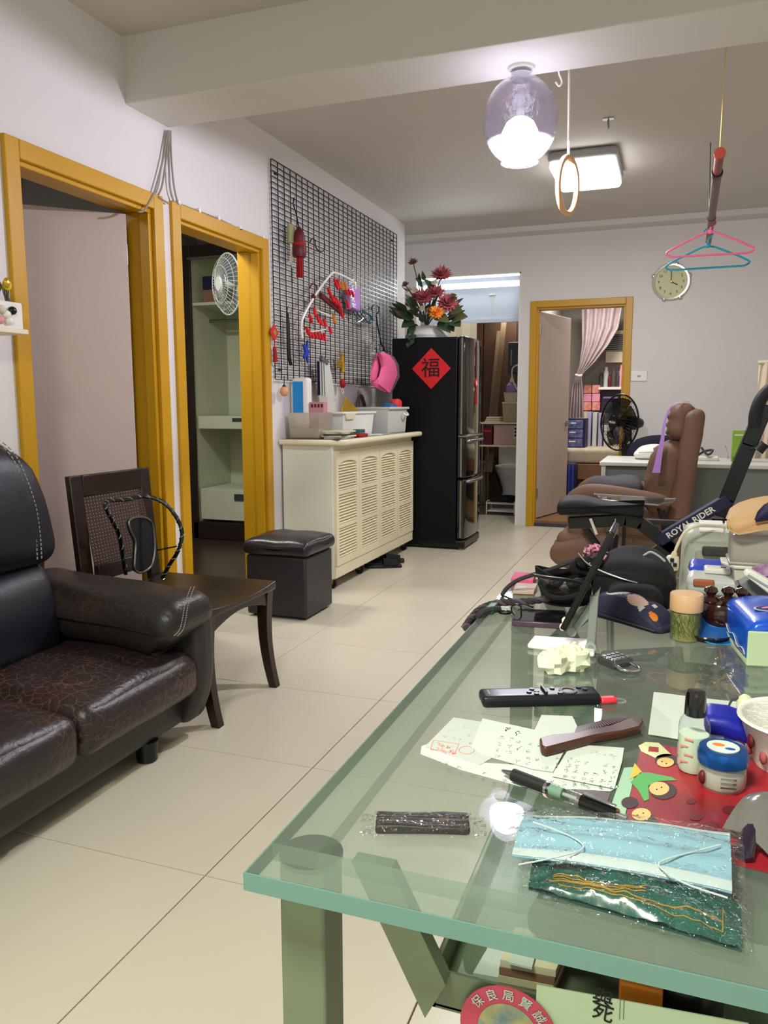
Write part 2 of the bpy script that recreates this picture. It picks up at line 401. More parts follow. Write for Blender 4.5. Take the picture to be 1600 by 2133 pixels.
# ------------------------------------------------------------ doors: mustard painted frames
def door_frame(name, boxes):
    o = bpy.data.objects.new(name, None); COL.objects.link(o); o['kind'] = 'structure'; OFF[o.name] = V((0,0,0))
    for nm, lo, hi in boxes: MB().box(lo, hi).build(nm, 'mustard', o, bev=0.004, smooth=False)
    return o
def side_door(name, y0, y1):
    f, e = 0.062, 0.006
    x0, x1, xi = XL-0.004, XL+0.018, XL-W-0.03
    return door_frame(name, [
      ('architrave', (x0, y0-e, 0), (x1, y0+f, DZ+e)), ('architrave', (x0, y1-f, 0), (x1, y1+e, DZ+e)), ('head_architrave', (x0, y0+f, DZ-f), (x1, y1-f, DZ+e)),
      ('jamb', (XL-0.055, y0+0.004, 0), (x0, y0+f+0.018, DZ-f-0.018)), ('jamb', (XL-0.055, y1-f-0.018, 0), (x0, y1-0.004, DZ-f-0.018)), ('head_jamb', (XL-0.055, y0+0.01, DZ-f-0.018), (x0, y1-0.01, DZ-0.004)),
      ('stop', (xi, y0+0.004, 0), (XL-0.058, y0+f+0.004, DZ-f-0.006)), ('stop', (xi, y1-f-0.004, 0), (XL-0.058, y1-0.004, DZ-f-0.006)), ('head_stop', (xi, y0+0.01, DZ-f-0.006), (XL-0.058, y1-0.01, DZ-0.01))])
door_1 = side_door('door_1', *D1)
door_2 = side_door('door_2', *D2)
def leaf(door, hinge, ang, wd, z0, z1, side, hand):
    """flush door leaf hung at the hinge point, opened to the direction 'ang' (degrees from +x)"""
    d = V((math.cos(R(ang)), math.sin(R(ang)), 0)); n = V((-d.y, d.x, 0))*side*0.038; h = V((*hinge, z0))
    b = MB().hexa([h, h+d*wd, h+d*wd+n, h+n], [q+V((0,0,z1-z0)) for q in (h, h+d*wd, h+d*wd+n, h+n)])
    lf = b.build('leaf', 'leaf_paint', door, bev=0.003, smooth=False)
    for s in ((0, 1) if hand else ()):
        p = h+d*(wd-0.06)+V((0,0,0.93-z0))+n*s; out = n.normalized()*(0.045 if s else -0.045)
        k = MB(); k.cyl(p, p+out, 0.012, n=12); k.cyl(p, p+out*0.12, 0.026, n=16); k.cyl(p+out*0.9-d*0.005, p+out*0.9-d*0.11, 0.009, n=10)
        k.build('lever_handle', 'steel', lf)
    for zz in (0.25, 1.75):
        k = MB().cyl(h+V((0,0,zz-z0)), h+V((0,0,zz-z0+0.09)), 0.009, n=10); k.build('hinge', 'steel', lf)
leaf(door_1, (-2.36, 3.07), 225, 0.80, 0.01, 1.965, 1, True)
door_3 = door_frame('door_3', [
   ('architrave', (E1, YB-0.02, 0), (E1+0.058, YB+0.004, EZ)), ('architrave', (E2-0.058, YB-0.02, 0), (E2, YB+0.004, EZ)), ('head_architrave', (E1+0.058, YB-0.02, EZ-0.058), (E2-0.058, YB+0.004, EZ)),
   ('jamb', (E1+0.004, YB+0.006, 0), (E1+0.075, YB+0.12, EZ-0.075)), ('jamb', (E2-0.075, YB+0.006, 0), (E2-0.004, YB+0.12, EZ-0.075)), ('head_jamb', (E1+0.004, YB+0.006, EZ-0.075), (E2-0.004, YB+0.12, EZ-0.004))])
MB().box((E1+0.075, YB-0.01, -0.004), (E2-0.075, YB+0.12, 0.03)).build('threshold', 'dark_grey', door_3, bev=0.003, smooth=False)
leaf(door_3, (-1.18, YB+0.10), 75, 0.72, 0.06, 1.955, 1, True)
# white header over the passage opening, with a batten light
trim_3 = struct('trim_3', [((O1-0.1, YB+0.24, 1.90), (-1.33, YB+0.30, ZC)), ((O1-0.1, YB+0.22, 1.885), (-1.33, YB+0.24, 1.925))], mat('header_lit_paint', S(196,206,220), 0.5), bev=0.003)  # the tube's bluish cast is put into this white paint
struct('trim_4', [((O2-0.012, YB-0.004, 0), (O2+0.002, YB+0.124, OZ)), ((O1, YB-0.004, OZ-0.012), (O2, YB+0.124, OZ+0.002)), ((O1-0.002, YB-0.004, 0), (O1+0.012, YB+0.124, OZ))], 'white_paint')
# ============================================================ sofa
def leather(name, col, crack=0.0, rough=0.36):
    q = mat(name, col, rough, bump=None); nt = q.node_tree; b = nt.nodes['Principled BSDF']; N = nt.nodes.new; L = nt.links.new
    tc = N('ShaderNodeTexCoord'); v = N('ShaderNodeTexVoronoi'); v.feature = 'DISTANCE_TO_EDGE'; v.inputs['Scale'].default_value = 34 if crack else 260
    n = N('ShaderNodeTexNoise'); n.inputs['Scale'].default_value = 9; n.inputs['Detail'].default_value = 6
    ad = N('ShaderNodeMix'); ad.data_type = 'VECTOR'; ad.inputs['Factor'].default_value = 0.10
    L(tc.outputs['Object'], n.inputs['Vector']); L(tc.outputs['Object'], ad.inputs['A']); L(n.outputs['Color'], ad.inputs['B']); L(ad.outputs['Result'], v.inputs['Vector'])
    k = N('ShaderNodeBump'); k.inputs['Strength'].default_value = 0.35 if crack else 0.15; k.inputs['Distance'].default_value = 0.004
    L(v.outputs['Distance'], k.inputs['Height']); 
    g = N('ShaderNodeTexNoise'); g.inputs['Scale'].default_value = 320; L(tc.outputs['Object'], g.inputs['Vector'])
    k2 = N('ShaderNodeBump'); k2.inputs['Strength'].default_value = 0.12; k2.inputs['Distance'].default_value = 0.003
    L(g.outputs['Fac'], k2.inputs['Height']); L(k.outputs[0], k2.inputs['Normal']); L(k2.outputs[0], b.inputs['Normal'])
    if crack:
        n2 = N('ShaderNodeTexNoise'); n2.inputs['Scale'].default_value = 3.3; n2.inputs['Detail'].default_value = 4; L(tc.outputs['Object'], n2.inputs['Vector'])
        r1 = N('ShaderNodeValToRGB'); r1.color_ramp.elements[0].position = 0.0; r1.color_ramp.elements[0].color = (1,1,1,1); r1.color_ramp.elements[1].position = 0.05; r1.color_ramp.elements[1].color = (0,0,0,1)
        L(v.outputs['Distance'], r1.inputs['Fac'])
        r2 = N('ShaderNodeValToRGB'); r2.color_ramp.elements[0].position = 0.36; r2.color_ramp.elements[1].position = 0.66; L(n2.outputs['Fac'], r2.inputs['Fac'])
        mu = N('ShaderNodeMath'); mu.operation = 'MULTIPLY'; L(r1.outputs['Color'], mu.inputs[0]); L(r2.outputs['Color'], mu.inputs[1])
        mu2 = N('ShaderNodeMath'); mu2.operation = 'MULTIPLY'; mu2.inputs[1].default_value = crack; L(mu.outputs[0], mu2.inputs[0])
        mx = N('ShaderNodeMix'); mx.data_type = 'RGBA'; mx.inputs['A'].default_value = col; mx.inputs['B'].default_value = S(128,92,76)
        L(mu2.outputs[0], mx.inputs['Factor'])
        # worn, reddish patches
        r3 = N('ShaderNodeValToRGB'); r3.color_ramp.elements[0].position = 0.52; r3.color_ramp.elements[1].position = 0.74; L(n2.outputs['Fac'], r3.inputs['Fac'])
        m3 = N('ShaderNodeMath'); m3.operation = 'MULTIPLY'; m3.inputs[1].default_value = 0.45; L(r3.outputs['Color'], m3.inputs[0])
        mx2 = N('ShaderNodeMix'); mx2.data_type = 'RGBA'; mx2.inputs['B'].default_value = S(74,40,30); L(m3.outputs[0], mx2.inputs['Factor']); L(mx.outputs['Result'], mx2.inputs['A'])
        L(mx2.outputs['Result'], b.inputs['Base Color'])
leather('leather', S(27,25,36))
leather('leather_worn', S(42,34,35), crack=0.8, rough=0.36)
leather('leather_arm', S(38,34,34), crack=0.25, rough=0.38)
mat('leather_base', S(44,40,40), 0.45, bump=(200, 0.1))
mat('stitch', S(150,146,146), 0.8)
sofa = thing('sofa', 'black leather sofa with crackled seat cushions, standing against the left wall', 'sofa', (-1.8, 1.2, 0))
SY0, SY1 = 0.36, 2.03
MB().soft((-2.14, SY0-0.2, 0.06), (-1.50, 2.20, 0.24), 0.03, 8).build('base', 'leather_base', sofa)
def seat_fn(lo, hi):
    c = (V(lo)+V(hi))/2
    def fn(p, u):
        q = V(p)
        if u.z > 0: q.z += 0.030*(1-u.x**2)*(1-u.y**2)*u.z + 0.006*nz(p, 9)
        f = max(0, (q.x-(hi[0]-0.20))/0.20)
        q.z -= 0.012*f*f*(1 if u.z > 0 else 0)
        if u.x > 0.5: q.x += 0.012*(1-u.y**2)*(1-u.z**2) + 0.004*nz(p, 12)
        return q
    return fn
for a, b in ((SY0, 0.80), (0.805, 1.605), (1.612, 2.165)):
    lo, hi = (-2.0, a, 0.165), (-1.435, b, 0.325)
    MB().soft(lo, hi, 0.05, 14, seat_fn(lo, hi)).build('seat_cushion', 'leather_worn', sofa)
for a, b in ((SY0, 1.235), (1.245, 2.045)):
    def lum(p, u):
        q = V(p); q.x += 0.05*max(0, u.x)*(1-u.z**2)*(1-0.5*u.y**2) - 0.05*(u.z+1)/2; q.z += 0.008*nz(p, 8); return q
    MB().soft((-2.12, a, 0.30), (-1.86, b-0.02, 0.635), 0.07, 12, lum).build('lumbar_cushion', 'leather', sofa)
    def bk(p, u, b=b, a=a):
        q = V(p); q.x += 0.035*max(0, u.x)*(1-u.z**2)*(1-u.y**4) - 0.07*(u.z+1)/2
        t = max(0.0, u.z)                      # the top corners are rounded off
        q.z -= 0.13*max(0, abs(u.y)-0.45)**2*t*2.2
        cy = (a+b)/2; q.y = cy+(q.y-cy)*(1-0.14*max(0, (u.z+0.9)/1.9)**1.5)
        q.x += 0.01*nz(p, 5); return q
    o = MB().soft((-2.14, a, 0.60), (-1.87, b+0.02, 1.035), 0.085, 14, bk).build('back_cushion', 'leather', sofa)
    for off in (-0.125, -0.107):
        pts = []
        for i in range(30):
            t = i/29; z = 0.64+0.40*t; uz = (z-0.8175)/0.2175
            yy = b+off-0.09*max(0, t-0.35)**1.5; x = -1.87+0.035*(1-uz*uz)*0.75-0.07*(uz+1)/2+0.002
            if t > 0.78: x -= 0.075*((t-0.78)/0.22)**2.2
            pts.append((x, yy, min(z, 1.018+0.0*t)))
        for i in range(0, 28): 
            MBst = MB().tube([pts[i], V(pts[i])*0.4+V(pts[i+1])*0.6], 0.0022, 5) if i == 0 else MBst.tube([pts[i], V(pts[i])*0.4+V(pts[i+1])*0.6], 0.0022, 5)
        MBst.build('stitching', 'stitch', o)
MB().soft((-2.2, SY0-0.25, 0.10), (-2.08, 2.20, 0.80), 0.05, 8).build('back_frame', 'leather_base', sofa)
# far arm: side panel with a padded roll on top
def armp(p, u):
    q = V(p)
    if u.x > 0: q.x += 0.010*(1-u.z**2)
    if u.z < 0: q.x -= 0.05*max(0, u.x)*u.z*u.z
    return q
MB().soft((-2.14, 2.135, 0.055), (-1.432, 2.238, 0.50), 0.035, 10, armp).build('arm_panel', 'leather_base', sofa)
def roll(p, u):
    q = V(p); f = max(0.0, u.x)
    q.z += 0.045*(0.5-(u.x+1)/2) + 0.014*(1-u.y**2)*max(0, u.z)
    q.x -= 0.075*f**3*max(0, -u.z+0.25)
    q.y += 0.02*(1-f)*(-u.y if u.z < 0 else 0); q += V((0, 0.006*nz(p, 6), 0.008*nz(p, 7))); return q
rl = MB().soft((-2.10, 1.975, 0.345), (-1.405, 2.248, 0.525), 0.075, 14, roll).build('arm_pad', 'leather_arm', sofa)
def seam(off, y):
    return [P(px+off, py, x=-1.40) for px, py in ((398,1222),(391,1240),(384,1265),(380,1290),(374,1312),(362,1325))]
for off in (0, 7):
    c = cat(seam(off, 0), 5); b = MB()
    for i in range(len(c)-1): b.tube([c[i], c[i]*0.35+c[i+1]*0.65], 0.0016, 5)
    b.build('stitching', 'stitch', rl)
for y in (0.5, 1.98):
    for x in (-1.53, -2.05):
        MB().cyl((x, y, 0.0), (x, y, 0.07), 0.032, 0.038, 18).build('foot', 'black_satin', sofa, bev=0.004)
# ============================================================ caned chair beside the sofa
ch = thing('side_chair', 'dark wooden chair with a caned back, in front of the first doorway', 'chair', (-1.75, 2.47, 0))
def cb(y, z): return V((-1.985-0.16*max(0, z-0.40), y, z))       # plane of the raked back
BY0, BY1, BT = 2.285, 2.745, 0.865
def backbar(y0, z0, y1, z1, w, t=0.026):
    return MB().bar(cb(y0, z0), cb(y1, z1), t, w, up=(0,1,0) if abs(z1-z0) > abs(y1-y0) else (0,0,1))
backbar(BY0+0.03, 0.0, BY0+0.03, BT, 0.062).build('rear_leg', 'dark_wood', ch, bev=0.004)
backbar(BY1-0.03, 0.0, BY1-0.03, BT, 0.062).build('rear_leg', 'dark_wood', ch, bev=0.004)
backbar(BY0+0.06, BT-0.04, BY1-0.06, BT-0.04, 0.08).build('top_rail', 'dark_wood', ch, bev=0.004)
backbar(BY0+0.06, 0.50, BY1-0.06, 0.50, 0.06).build('lower_rail', 'dark_wood', ch, bev=0.004)
b = MB(); y0, y1, z0, z1 = BY0+0.06, BY1-0.06, 0.525, BT-0.08
ny, nzc = 21, 21
for i in range(ny+1):
    y = y0+(y1-y0)*i/ny; b.bar(cb(y, z0), cb(y, z1), 0.003, 0.0085, up=(0,1,0))
for j in range(nzc+1):
    z = z0+(z1-z0)*j/nzc; b.bar(cb(y0, z), cb(y1, z), 0.003, 0.0085, up=(0,0,1))
b.build('cane_panel', 'cane', ch, smooth=False)['kind'] = 'stuff'
def seatfn(p, u):
    q = V(p); q.z -= 0.018*(1-u.y**2)*max(0, u.z); return q
MB().soft((-2.0, 2.262, 0.392), (-1.462, 2.745, 0.428), 0.008, 12, seatfn).build('seat', 'dark_wood', ch)
b = MB()
for i in range(16):                       # curved front apron
    a, c = i/16, (i+1)/16; f = lambda t: (V((-1.478, 2.275+0.45*t, 0.392)), V((-1.478, 2.275+0.45*t, 0.325+0.045*math.sin(PI*t))))
    p, q = f(a), f(c); d = V((-0.022, 0, 0)); b.hexa([p[0], q[0], q[1], p[1]], [x+d for x in (p[0], q[0], q[1], p[1])])
b.build('front_apron', 'dark_wood', ch)
for y in (2.280, 2.725):
    MB().box((-1.96, y-0.011, 0.33), (-1.50, y+0.011, 0.392)).build('side_rail', 'dark_wood', ch, bev=0.003)
for y in (2.288, 2.712):
    b = MB(); k = 10; pr = None
    for i in range(k+1):
        t = i/k; z = 0.41*(1-t); x = -1.492 + 0.030*t**2.4 - 0.012*math.sin(PI*t); wd = 0.046-0.014*t
        r4 = [V((x-wd/2, y-wd/2, z)), V((x+wd/2, y-wd/2, z)), V((x+wd/2, y+wd/2, z)), V((x-wd/2, y+wd/2, z))]
        if pr: b.hexa(r4, pr)
        pr = r4
    b.build('front_leg', 'dark_wood', ch)
# lumbar support of twisted cord hooked on the chair back
lb = thing('lumbar_support', 'black mesh lumbar support with a twisted cord rim, leaning on the caned chair back', 'back support', tuple(P(290,1195,x=-1.93)))
def cord_loop(name, pix, mat_, r=0.0075, n=8, closed=False):
    c = cat(pix, n, closed); b = MB().tube(c, r, 7, closed=closed); o = b.build(name, mat_, lb)
    t = MB(); L = len(c); ph = 0.0
    for i in range(L-1):
        x, y, z, l = frame(c[i], c[i+1]); a = i*1.25
        p = c[i]+(x*math.cos(a)+y*math.sin(a))*r; q = c[i+1]+(x*math.cos(a+1.25)+y*math.sin(a+1.25))*r; t.tube([p, q], 0.0026, 5)
    t.build('cord_strand', 'steel', o); return o
pp = [(262,1196,-1.93),(256,1160,-1.92),(248,1115,-1.90),(234,1085,-1.89),(220,1055,-1.88),(226,1043,-1.88),(262,1041,-1.87),(300,1034,-1.84),(338,1045,-1.78),(364,1072,-1.74),(379,1108,-1.72),(372,1145,-1.73),(352,1178,-1.77),(338,1205,-1.80)]
cord_loop('cord_rim', [P(a,b_,x=c_) for a,b_,c_ in pp], 'black_satin', n=10)
pad = [(270,1084),(292,1077),(314,1086),(321,1115),(322,1150),(314,1180),(294,1193),(281,1186),(281,1160),(282,1130),(272,1105)]
pl = cat([P(a,b_,x=-1.85) for a,b_ in pad], 5, True)
MB().tube(pl, 0.0045, 7, closed=True).build('pad_rim', 'steel', lb)
MB().prism(pl, (-0.012,0,0)).build('mesh_pad', 'black_cloth', lb, smooth=False)
MB().tube([P(328,1146,x=-1.87), P(368,1138,x=-1.76)], 0.003, 6).build('hook_wire', 'black_satin', lb)
# ============================================================ ottoman
ot = thing('ottoman', 'black leatherette storage ottoman cube in front of the cream cabinet', 'ottoman', (-1.935, 3.79, 0))
mat('leatherette', S(40,38,44), 0.4, bump=(180, 0.12))
mat('leatherette_top', S(36,32,38), 0.3, bump=(120, 0.12))
MB().box((-2.108, 3.622, 0.012), (-1.757, 3.962, 0.335)).build('body', 'leatherette', ot, bev=0.012)
def lidf(p, u):
    q = V(p)
    if u.z > 0: q.z += 0.035*(1-abs(u.x)**2.5)*(1-abs(u.y)**2.5) - 0.008*math.exp(-(u.x*3)**2) - 0.006*math.exp(-((u.y-u.x*0.3)*4)**2)
    q.z += 0.004*nz(p, 14); return q
MB().soft((-2.125, 3.605, 0.338), (-1.738, 3.98, 0.412), 0.03, 14, lidf).build('lid', 'leatherette_top', ot)
for x in (-2.07, -1.80):
    for y in (3.66, 3.93): MB().cyl((x, y, 0), (x, y, 0.015), 0.016, n=12).build('foot', 'rubber', ot)
# ============================================================ louvred cabinet on castors
cb_ = thing('louvred_cabinet', 'low cream cabinet with louvred doors on castors, beneath the wire grid', 'cabinet', (-2.05, 5.05, 0))
CX0, CX1, CY0, CY1 = -2.225, -1.895, 4.290, 5.80
MB().box((CX0, CY0, 0.072), (CX1, CY1, 0.883)).build('body', 'cream_side', cb_, bev=0.004)
wt = MB(); poly = [(CX0-0.01, CY0-0.035), (CX1-0.005, CY0-0.035), (CX1+0.085, CY0+0.02), (CX1+0.085, CY1+0.01), (CX1+0.03, CY1+0.04), (CX0-0.01, CY1+0.04)]
wt.prism([V((x, y, 0.882)) for x, y in poly], (0, 0, 0.034)); wt.build('worktop', 'cream', cb_, bev=0.013, seg=3)
dw = (CY1-CY0-0.02)/4
slat0 = None
for i in range(4):
    a = CY0+0.012+i*dw; e = a+dw-0.008; x0, x1 = CX1, CX1+0.020
    d = MB(); st = 0.036
    d.box((x0, a, 0.15), (x1, a+st, 0.845)); d.box((x0, e-st, 0.15), (x1, e, 0.845))
    rails = [(0.15, 0.195), (0.377, 0.400), (0.582, 0.605), (0.785, 0.845)]
    for q, r in rails: d.box((x0, a+st, q), (x1, e-st, r))
    # arched head of the upper panel
    for k in range(10):
        t0, t1 = k/10, (k+1)/10; f = lambda t: 0.785-0.022*abs(2*t-1)**2
        yy0, yy1 = a+st+(e-a-2*st)*t0, a+st+(e-a-2*st)*t1
        d.hexa([(x0, yy0, f(t0)), (x0, yy1, f(t1)), (x0, yy1, 0.786), (x0, yy0, 0.786)], [(x1, yy0, f(t0)), (x1, yy1, f(t1)), (x1, yy1, 0.786), (x1, yy0, 0.786)])
    d.box((x0-0.002, a+st, 0.2), (x0+0.0005, e-st, 0.79))
    do = d.build('door', 'cream', cb_, bev=0.002, smooth=False)
    for (q, r) in ((0.195, 0.377), (0.400, 0.582), (0.605, 0.775)):
        ns = 10
        for k in range(ns):
            z = q+(r-q)*(k+0.5)/ns
            if slat0 is None:
                hw = (e-a-2*st)/2
                s_ = MB().add([(0.004,-hw,0.0065),(0.004,hw,0.0065),(0.0175,hw,-0.0030),(0.0175,-hw,-0.0030),(0.004,-hw,0.0040),(0.004,hw,0.0040),(0.0175,hw,-0.0060),(0.0175,-hw,-0.0060)],
                   [(0,1,2,3)[::-1],(4,5,6,7),(0,4,7,3)[::-1],(1,5,6,2),(3,2,6,7)[::-1],(0,1,5,4)])
                OFF_save = OFF.pop(cb_.name); slat0 = s_.build('slat', 'cream', do, smooth=False); OFF[cb_.name] = OFF_save; so = slat0
            else: so = like(slat0, do)
            so.location = V((x0, (a+e)/2, z))-V(cb_.location)
MB().box((CX1-0.004, CY0+0.01, 0.075), (CX1+0.014, CY1-0.01, 0.148)).build('plinth', 'cream', cb_, bev=0.003, smooth=False)
MB().box((CX0, CY0-0.018, 0.9155), (CX1+0.05, CY1, 0.9188)).build('glass_mat', 'black_gloss', cb_, bev=0.001, smooth=False)
for y in (CY0+0.07, CY0+0.52, CY1-0.52, CY1-0.07):
    for x in (CX1-0.04, CX0+0.05):
        k = MB(); k.cyl((x, y, 0.058), (x, y, 0.078), 0.02, n=12); k.box((x-0.012, y-0.022, 0.03), (x+0.012, y-0.012, 0.064)); k.box((x-0.012, y+0.012, 0.03), (x+0.012, y+0.022, 0.064))
        c = k.build('castor', 'brass', cb_)
        MB().cyl((x, y-0.011, 0.027), (x, y+0.011, 0.027), 0.027, n=18).build('wheel', 'rubber', c)
# ============================================================ refrigerator
fr = thing('refrigerator', 'tall glossy black three-door refrigerator beside the cream cabinet', 'refrigerator', (-1.79, 6.11, 0))
mat('fridge_side', S(7,8,12), 0.5, spec=0.25)
FX0, FX1, FY0, FY1, FZ = -2.075, -1.555, 5.862, 6.375, 1.625
MB().box((FX0, FY0, 0.05), (FX1, FY1, FZ)).build('body', 'fridge_side', fr, bev=0.006)
MB().box((FX0+0.02, FY0+0.005, 0.012), (FX1+0.07, FY1-0.005, 0.075)).build('plinth', 'black_satin', fr, bev=0.012)
def fdoor(z0, z1):
    def df(p, u):
        q = V(p); q.x += 0.016*(1-u.y**2)*max(0, u.x); return q
    o = MB().soft((FX1+0.006, FY0+0.002, z0), (FX1+0.066, FY1-0.002, z1), 0.012, 10, df).build('door', 'black_gloss', fr)
    MB().box((FX1+0.03, FY0-0.001, z0+0.01), (FX1+0.045, FY0+0.004, z1-0.01)).build('chrome_strip', 'steel', o, bev=0.001, smooth=False)
    return o
d1, d2, d3 = fdoor(0.885, FZ+0.002), fdoor(0.56, 0.875), fdoor(0.085, 0.55)
for o, z, in ((d2, 0.845), (d3, 0.535)):
    k = MB().tube(cat([(FX1+0.055, FY0+0.05, z-0.005), (FX1+0.10, FY0+0.07, z), (FX1+0.115, (FY0+FY1)/2, z), (FX1+0.10, FY1-0.07, z), (FX1+0.055, FY1-0.05, z-0.005)], 6), 0.011, 10)
    k.build('handle', 'steel', o)
MB().box((FX1+0.012, FY0-0.002, 0.872), (FX1+0.088, FY1-0.01, 0.888)).build('trim_band', 'steel', fr, bev=0.004)
for x in (FX0+0.05, FX1+0.03):
    for y in (FY0+0.05, FY1-0.05): MB().cyl((x, y, 0), (x, y, 0.02), 0.02, n=12).build('foot', 'grey_plastic', fr)
# red paper diamond with a good-fortune character, stuck on the refrigerator side
fu = thing('fortune_paper', 'red diamond paper with a black good-fortune character, stuck on the refrigerator side', 'poster', (-1.757, FY0-0.002, 1.27))
c = V((-1.757, FY0-0.0015, 1.392)); h = 0.154
MB().prism([c+V((0,0,h)), c+V((-h,0,0)), c+V((0,0,-h)), c+V((h,0,0))], (0, -0.0012, 0)).build('sheet', 'red_paper', fu, smooth=False)
text('福', 0.155, c+V((-0.004,-0.0024,-0.004)), (1,0,0), (0,0,1), 'black_matte', fu, bold=0.0006)
# red hanging charm on the refrigerator doors
rc = thing('door_charm', 'red and white string of paper charms hanging on the refrigerator door', 'ornament', (FX1+0.084, 6.13, 1.1))
k = MB()
for i, (z, s) in enumerate(((1.55,0.012),(1.50,0.018),(1.45,0.014),(1.40,0.020),(1.35,0.014))):
    k.box((FX1+0.0835, 6.13-s, z-0.02), (FX1+0.0875, 6.13+s, z+0.02))
k.tube([(FX1+0.085, 6.13, 1.6), (FX1+0.085, 6.13, 1.14)], 0.003, 6); k.build('charm_string', 'dark_red', rc)
MB().cyl((FX1+0.083, 6.13, 1.285), (FX1+0.089, 6.13, 1.285), 0.034, n=20).build('round_charm', 'red_paper', rc)
MB().cyl((FX1+0.0885, 6.13, 1.285), (FX1+0.090, 6.13, 1.285), 0.02, n=16).build('white_disc', 'paper', rc)
MB().cyl((FX1+0.085, 6.13, 1.24), (FX1+0.085, 6.13, 1.12), 0.006, 0.010, n=10).build('tassel', 'red_cloth', rc)
# ============================================================ wire grid on the left wall and what hangs on it
GX = -2.222
wg = thing('wire_grid', 'large black wire grid panel fixed to the left wall above the cream cabinet', 'wall grid', (XL, 5.30, 1.27))
GY0, GY1, GZ0, GZ1 = 4.213, 6.396, 1.270, 2.508
vw = hw = None
for i in range(28):
    y = GY0+(GY1-GY0)*i/27
    if vw is None: vw = MB().bar((GX, y, GZ0), (GX, y, GZ1), 0.005, 0.005).build('wire', 'black_satin', wg, smooth=False); wy = y
    else: like(vw, wg, (0, y-wy, 0))
for j in range(41):
    z = GZ0+(GZ1-GZ0)*j/40
    if hw is None: hw = MB().bar((GX+0.005, GY0, z), (GX+0.005, GY1, z), 0.005, 0.005).build('wire', 'black_satin', wg, smooth=False); wz = z
    else: like(hw, wg, (0, 0, z-wz))
for y in (GY0+0.08, GY1-0.08):
    for z in (GZ0+0.06, GZ1-0.06): MB().box((XL+0.0005, y-0.012, z-0.006), (GX, y+0.012, z+0.006)).build('bracket', 'black_satin', wg)
HX = -2.185
def G(px, py, x=HX): return P(px, py, x=x)
def hung(name, label, cat_, px, py, x=HX, group=None): return thing(name, label, cat_, tuple(G(px, py, x)), group=group)
# red lantern charm with tassel
t = hung('lantern_charm', 'dark red lantern charm with a long red tassel on the wire grid', 'ornament', 625, 580)
c0, c1 = G(623, 478, -2.15), G(624, 524, -2.15)
MB().lathe([(0.0,0.02),(0.012,0.01),(0.030,-0.02),(0.037,-0.055),(0.035,-0.08),(0.042,-0.105),(0.044,-0.14),(0.038,-0.16),(0.0,-0.16)][::-1], c0, 20).build('lantern', 'dark_red', t)
MB().lathe([(0.038,-0.075),(0.042,-0.085),(0.040,-0.095)], c0, 20, caps=False).build('band', 'red_cloth', t)
b = MB()
for i in range(14):
    a = i*2.4; r = 0.016*math.sqrt(i/14); p = c1+V((r*math.cos(a), r*math.sin(a), 0.0)); b.tube([p, p+V((r*0.2*math.cos(a), 0, -0.15))], 0.005, 5)
b.build('tassel', 'red_cloth', t)
MB().tube([c0+V((0,0,-0.15)), c1], 0.008, 8).build('gold_knot', 'gold', t)
MB().tube(cat([c0, G(617, 445), G(611, 425), G(613, 412)], 5), 0.004, 6).build('cord', 'black_satin', t)
t = hung('sachet', 'pale green sachet with loose threads hanging beside the lantern charm', 'ornament', 606, 545)
MB().soft(G(601,505)-V((0.01,0,0)), G(612,470)+V((0.012,0,0)), 0.006, 6).build('pouch', mat('pale_green', S(150,150,110), 0.8), t)
for i in range(3): 
    MBx = MB().tube(cat([G(605+i, 505), G(606+2*i, 525), G(604+i*2, 545+6*i)], 4), 0.0025, 5); MBx.build('thread', 'cord', t)
t = hung('s_hook', 'thin black S-shaped hook on the upper wire grid', 'hook', 665, 520)
MB().tube(cat([G(646,504), G(650,497), G(656,500), G(657,512), G(661,520), G(668,524), G(676,520), G(676,506)], 5), 0.004, 6).build('hook', 'black_satin', t)
# peg dryer: white loop with red pegs
t = hung('peg_dryer', 'white folding peg dryer with rows of red clothes pegs hanging on the wire grid', 'clothes dryer', 655, 700, -2.13)
X_ = -2.14
MB().tube(cat([G(630,705,X_), G(628,678,X_), G(634,655,X_), G(660,610,X_), G(688,573,X_), G(698,568,X_), G(720,577,X_), G(738,589,X_), G(741,602,X_)], 4), 0.0075, 8).build('frame', 'white_plastic', t)
MB().tube([G(660,646,X_), G(692,660,X_)], 0.005, 6).build('cross_bar', 'white_plastic', t)
MB().tube([G(631,690,X_), G(655,690,X_), G(680,686,X_)], 0.004, 6).build('cross_bar', 'white_plastic', t)
MB().tube(cat([G(661,603,X_), G(657,593,X_), G(650,592,X_), G(646,600,X_)], 5), 0.005, 6).build('hook', 'dark_red', t)
MB().bar(G(667,614,X_), G(712,652,X_), 0.02, 0.03).build('spine', 'dark_red', t)
b = MB().ball(G(653,618,X_), 0.016, 10, 6); b.build('knob', 'dark_red', t)
pegs = [(694,581,702,602,0),(700,582,705,600,0),(709,586,713,604,1),(716,588,720,604,1),(718,600,722,614,0),(724,602,728,615,0),(730,606,735,618,0),(681,600,688,617,0),(686,612,693,628,0),(692,618,699,634,0),(697,620,704,636,0),(703,627,708,645,0),(708,648,713,662,0),(720,625,724,642,0),(652,640,655,657,0),(642,655,648,671,0),(658,657,663,672,0),(663,663,668,677,0),(672,664,677,681,0),(692,655,696,673,1),(684,680,688,695,0),(635,682,643,694,0),(637,690,645,699,0),(645,693,651,704,0),(653,693,658,703,0),(660,692,664,705,0),(666,695,670,708,0),(673,694,675,710,0)]
pl0 = None
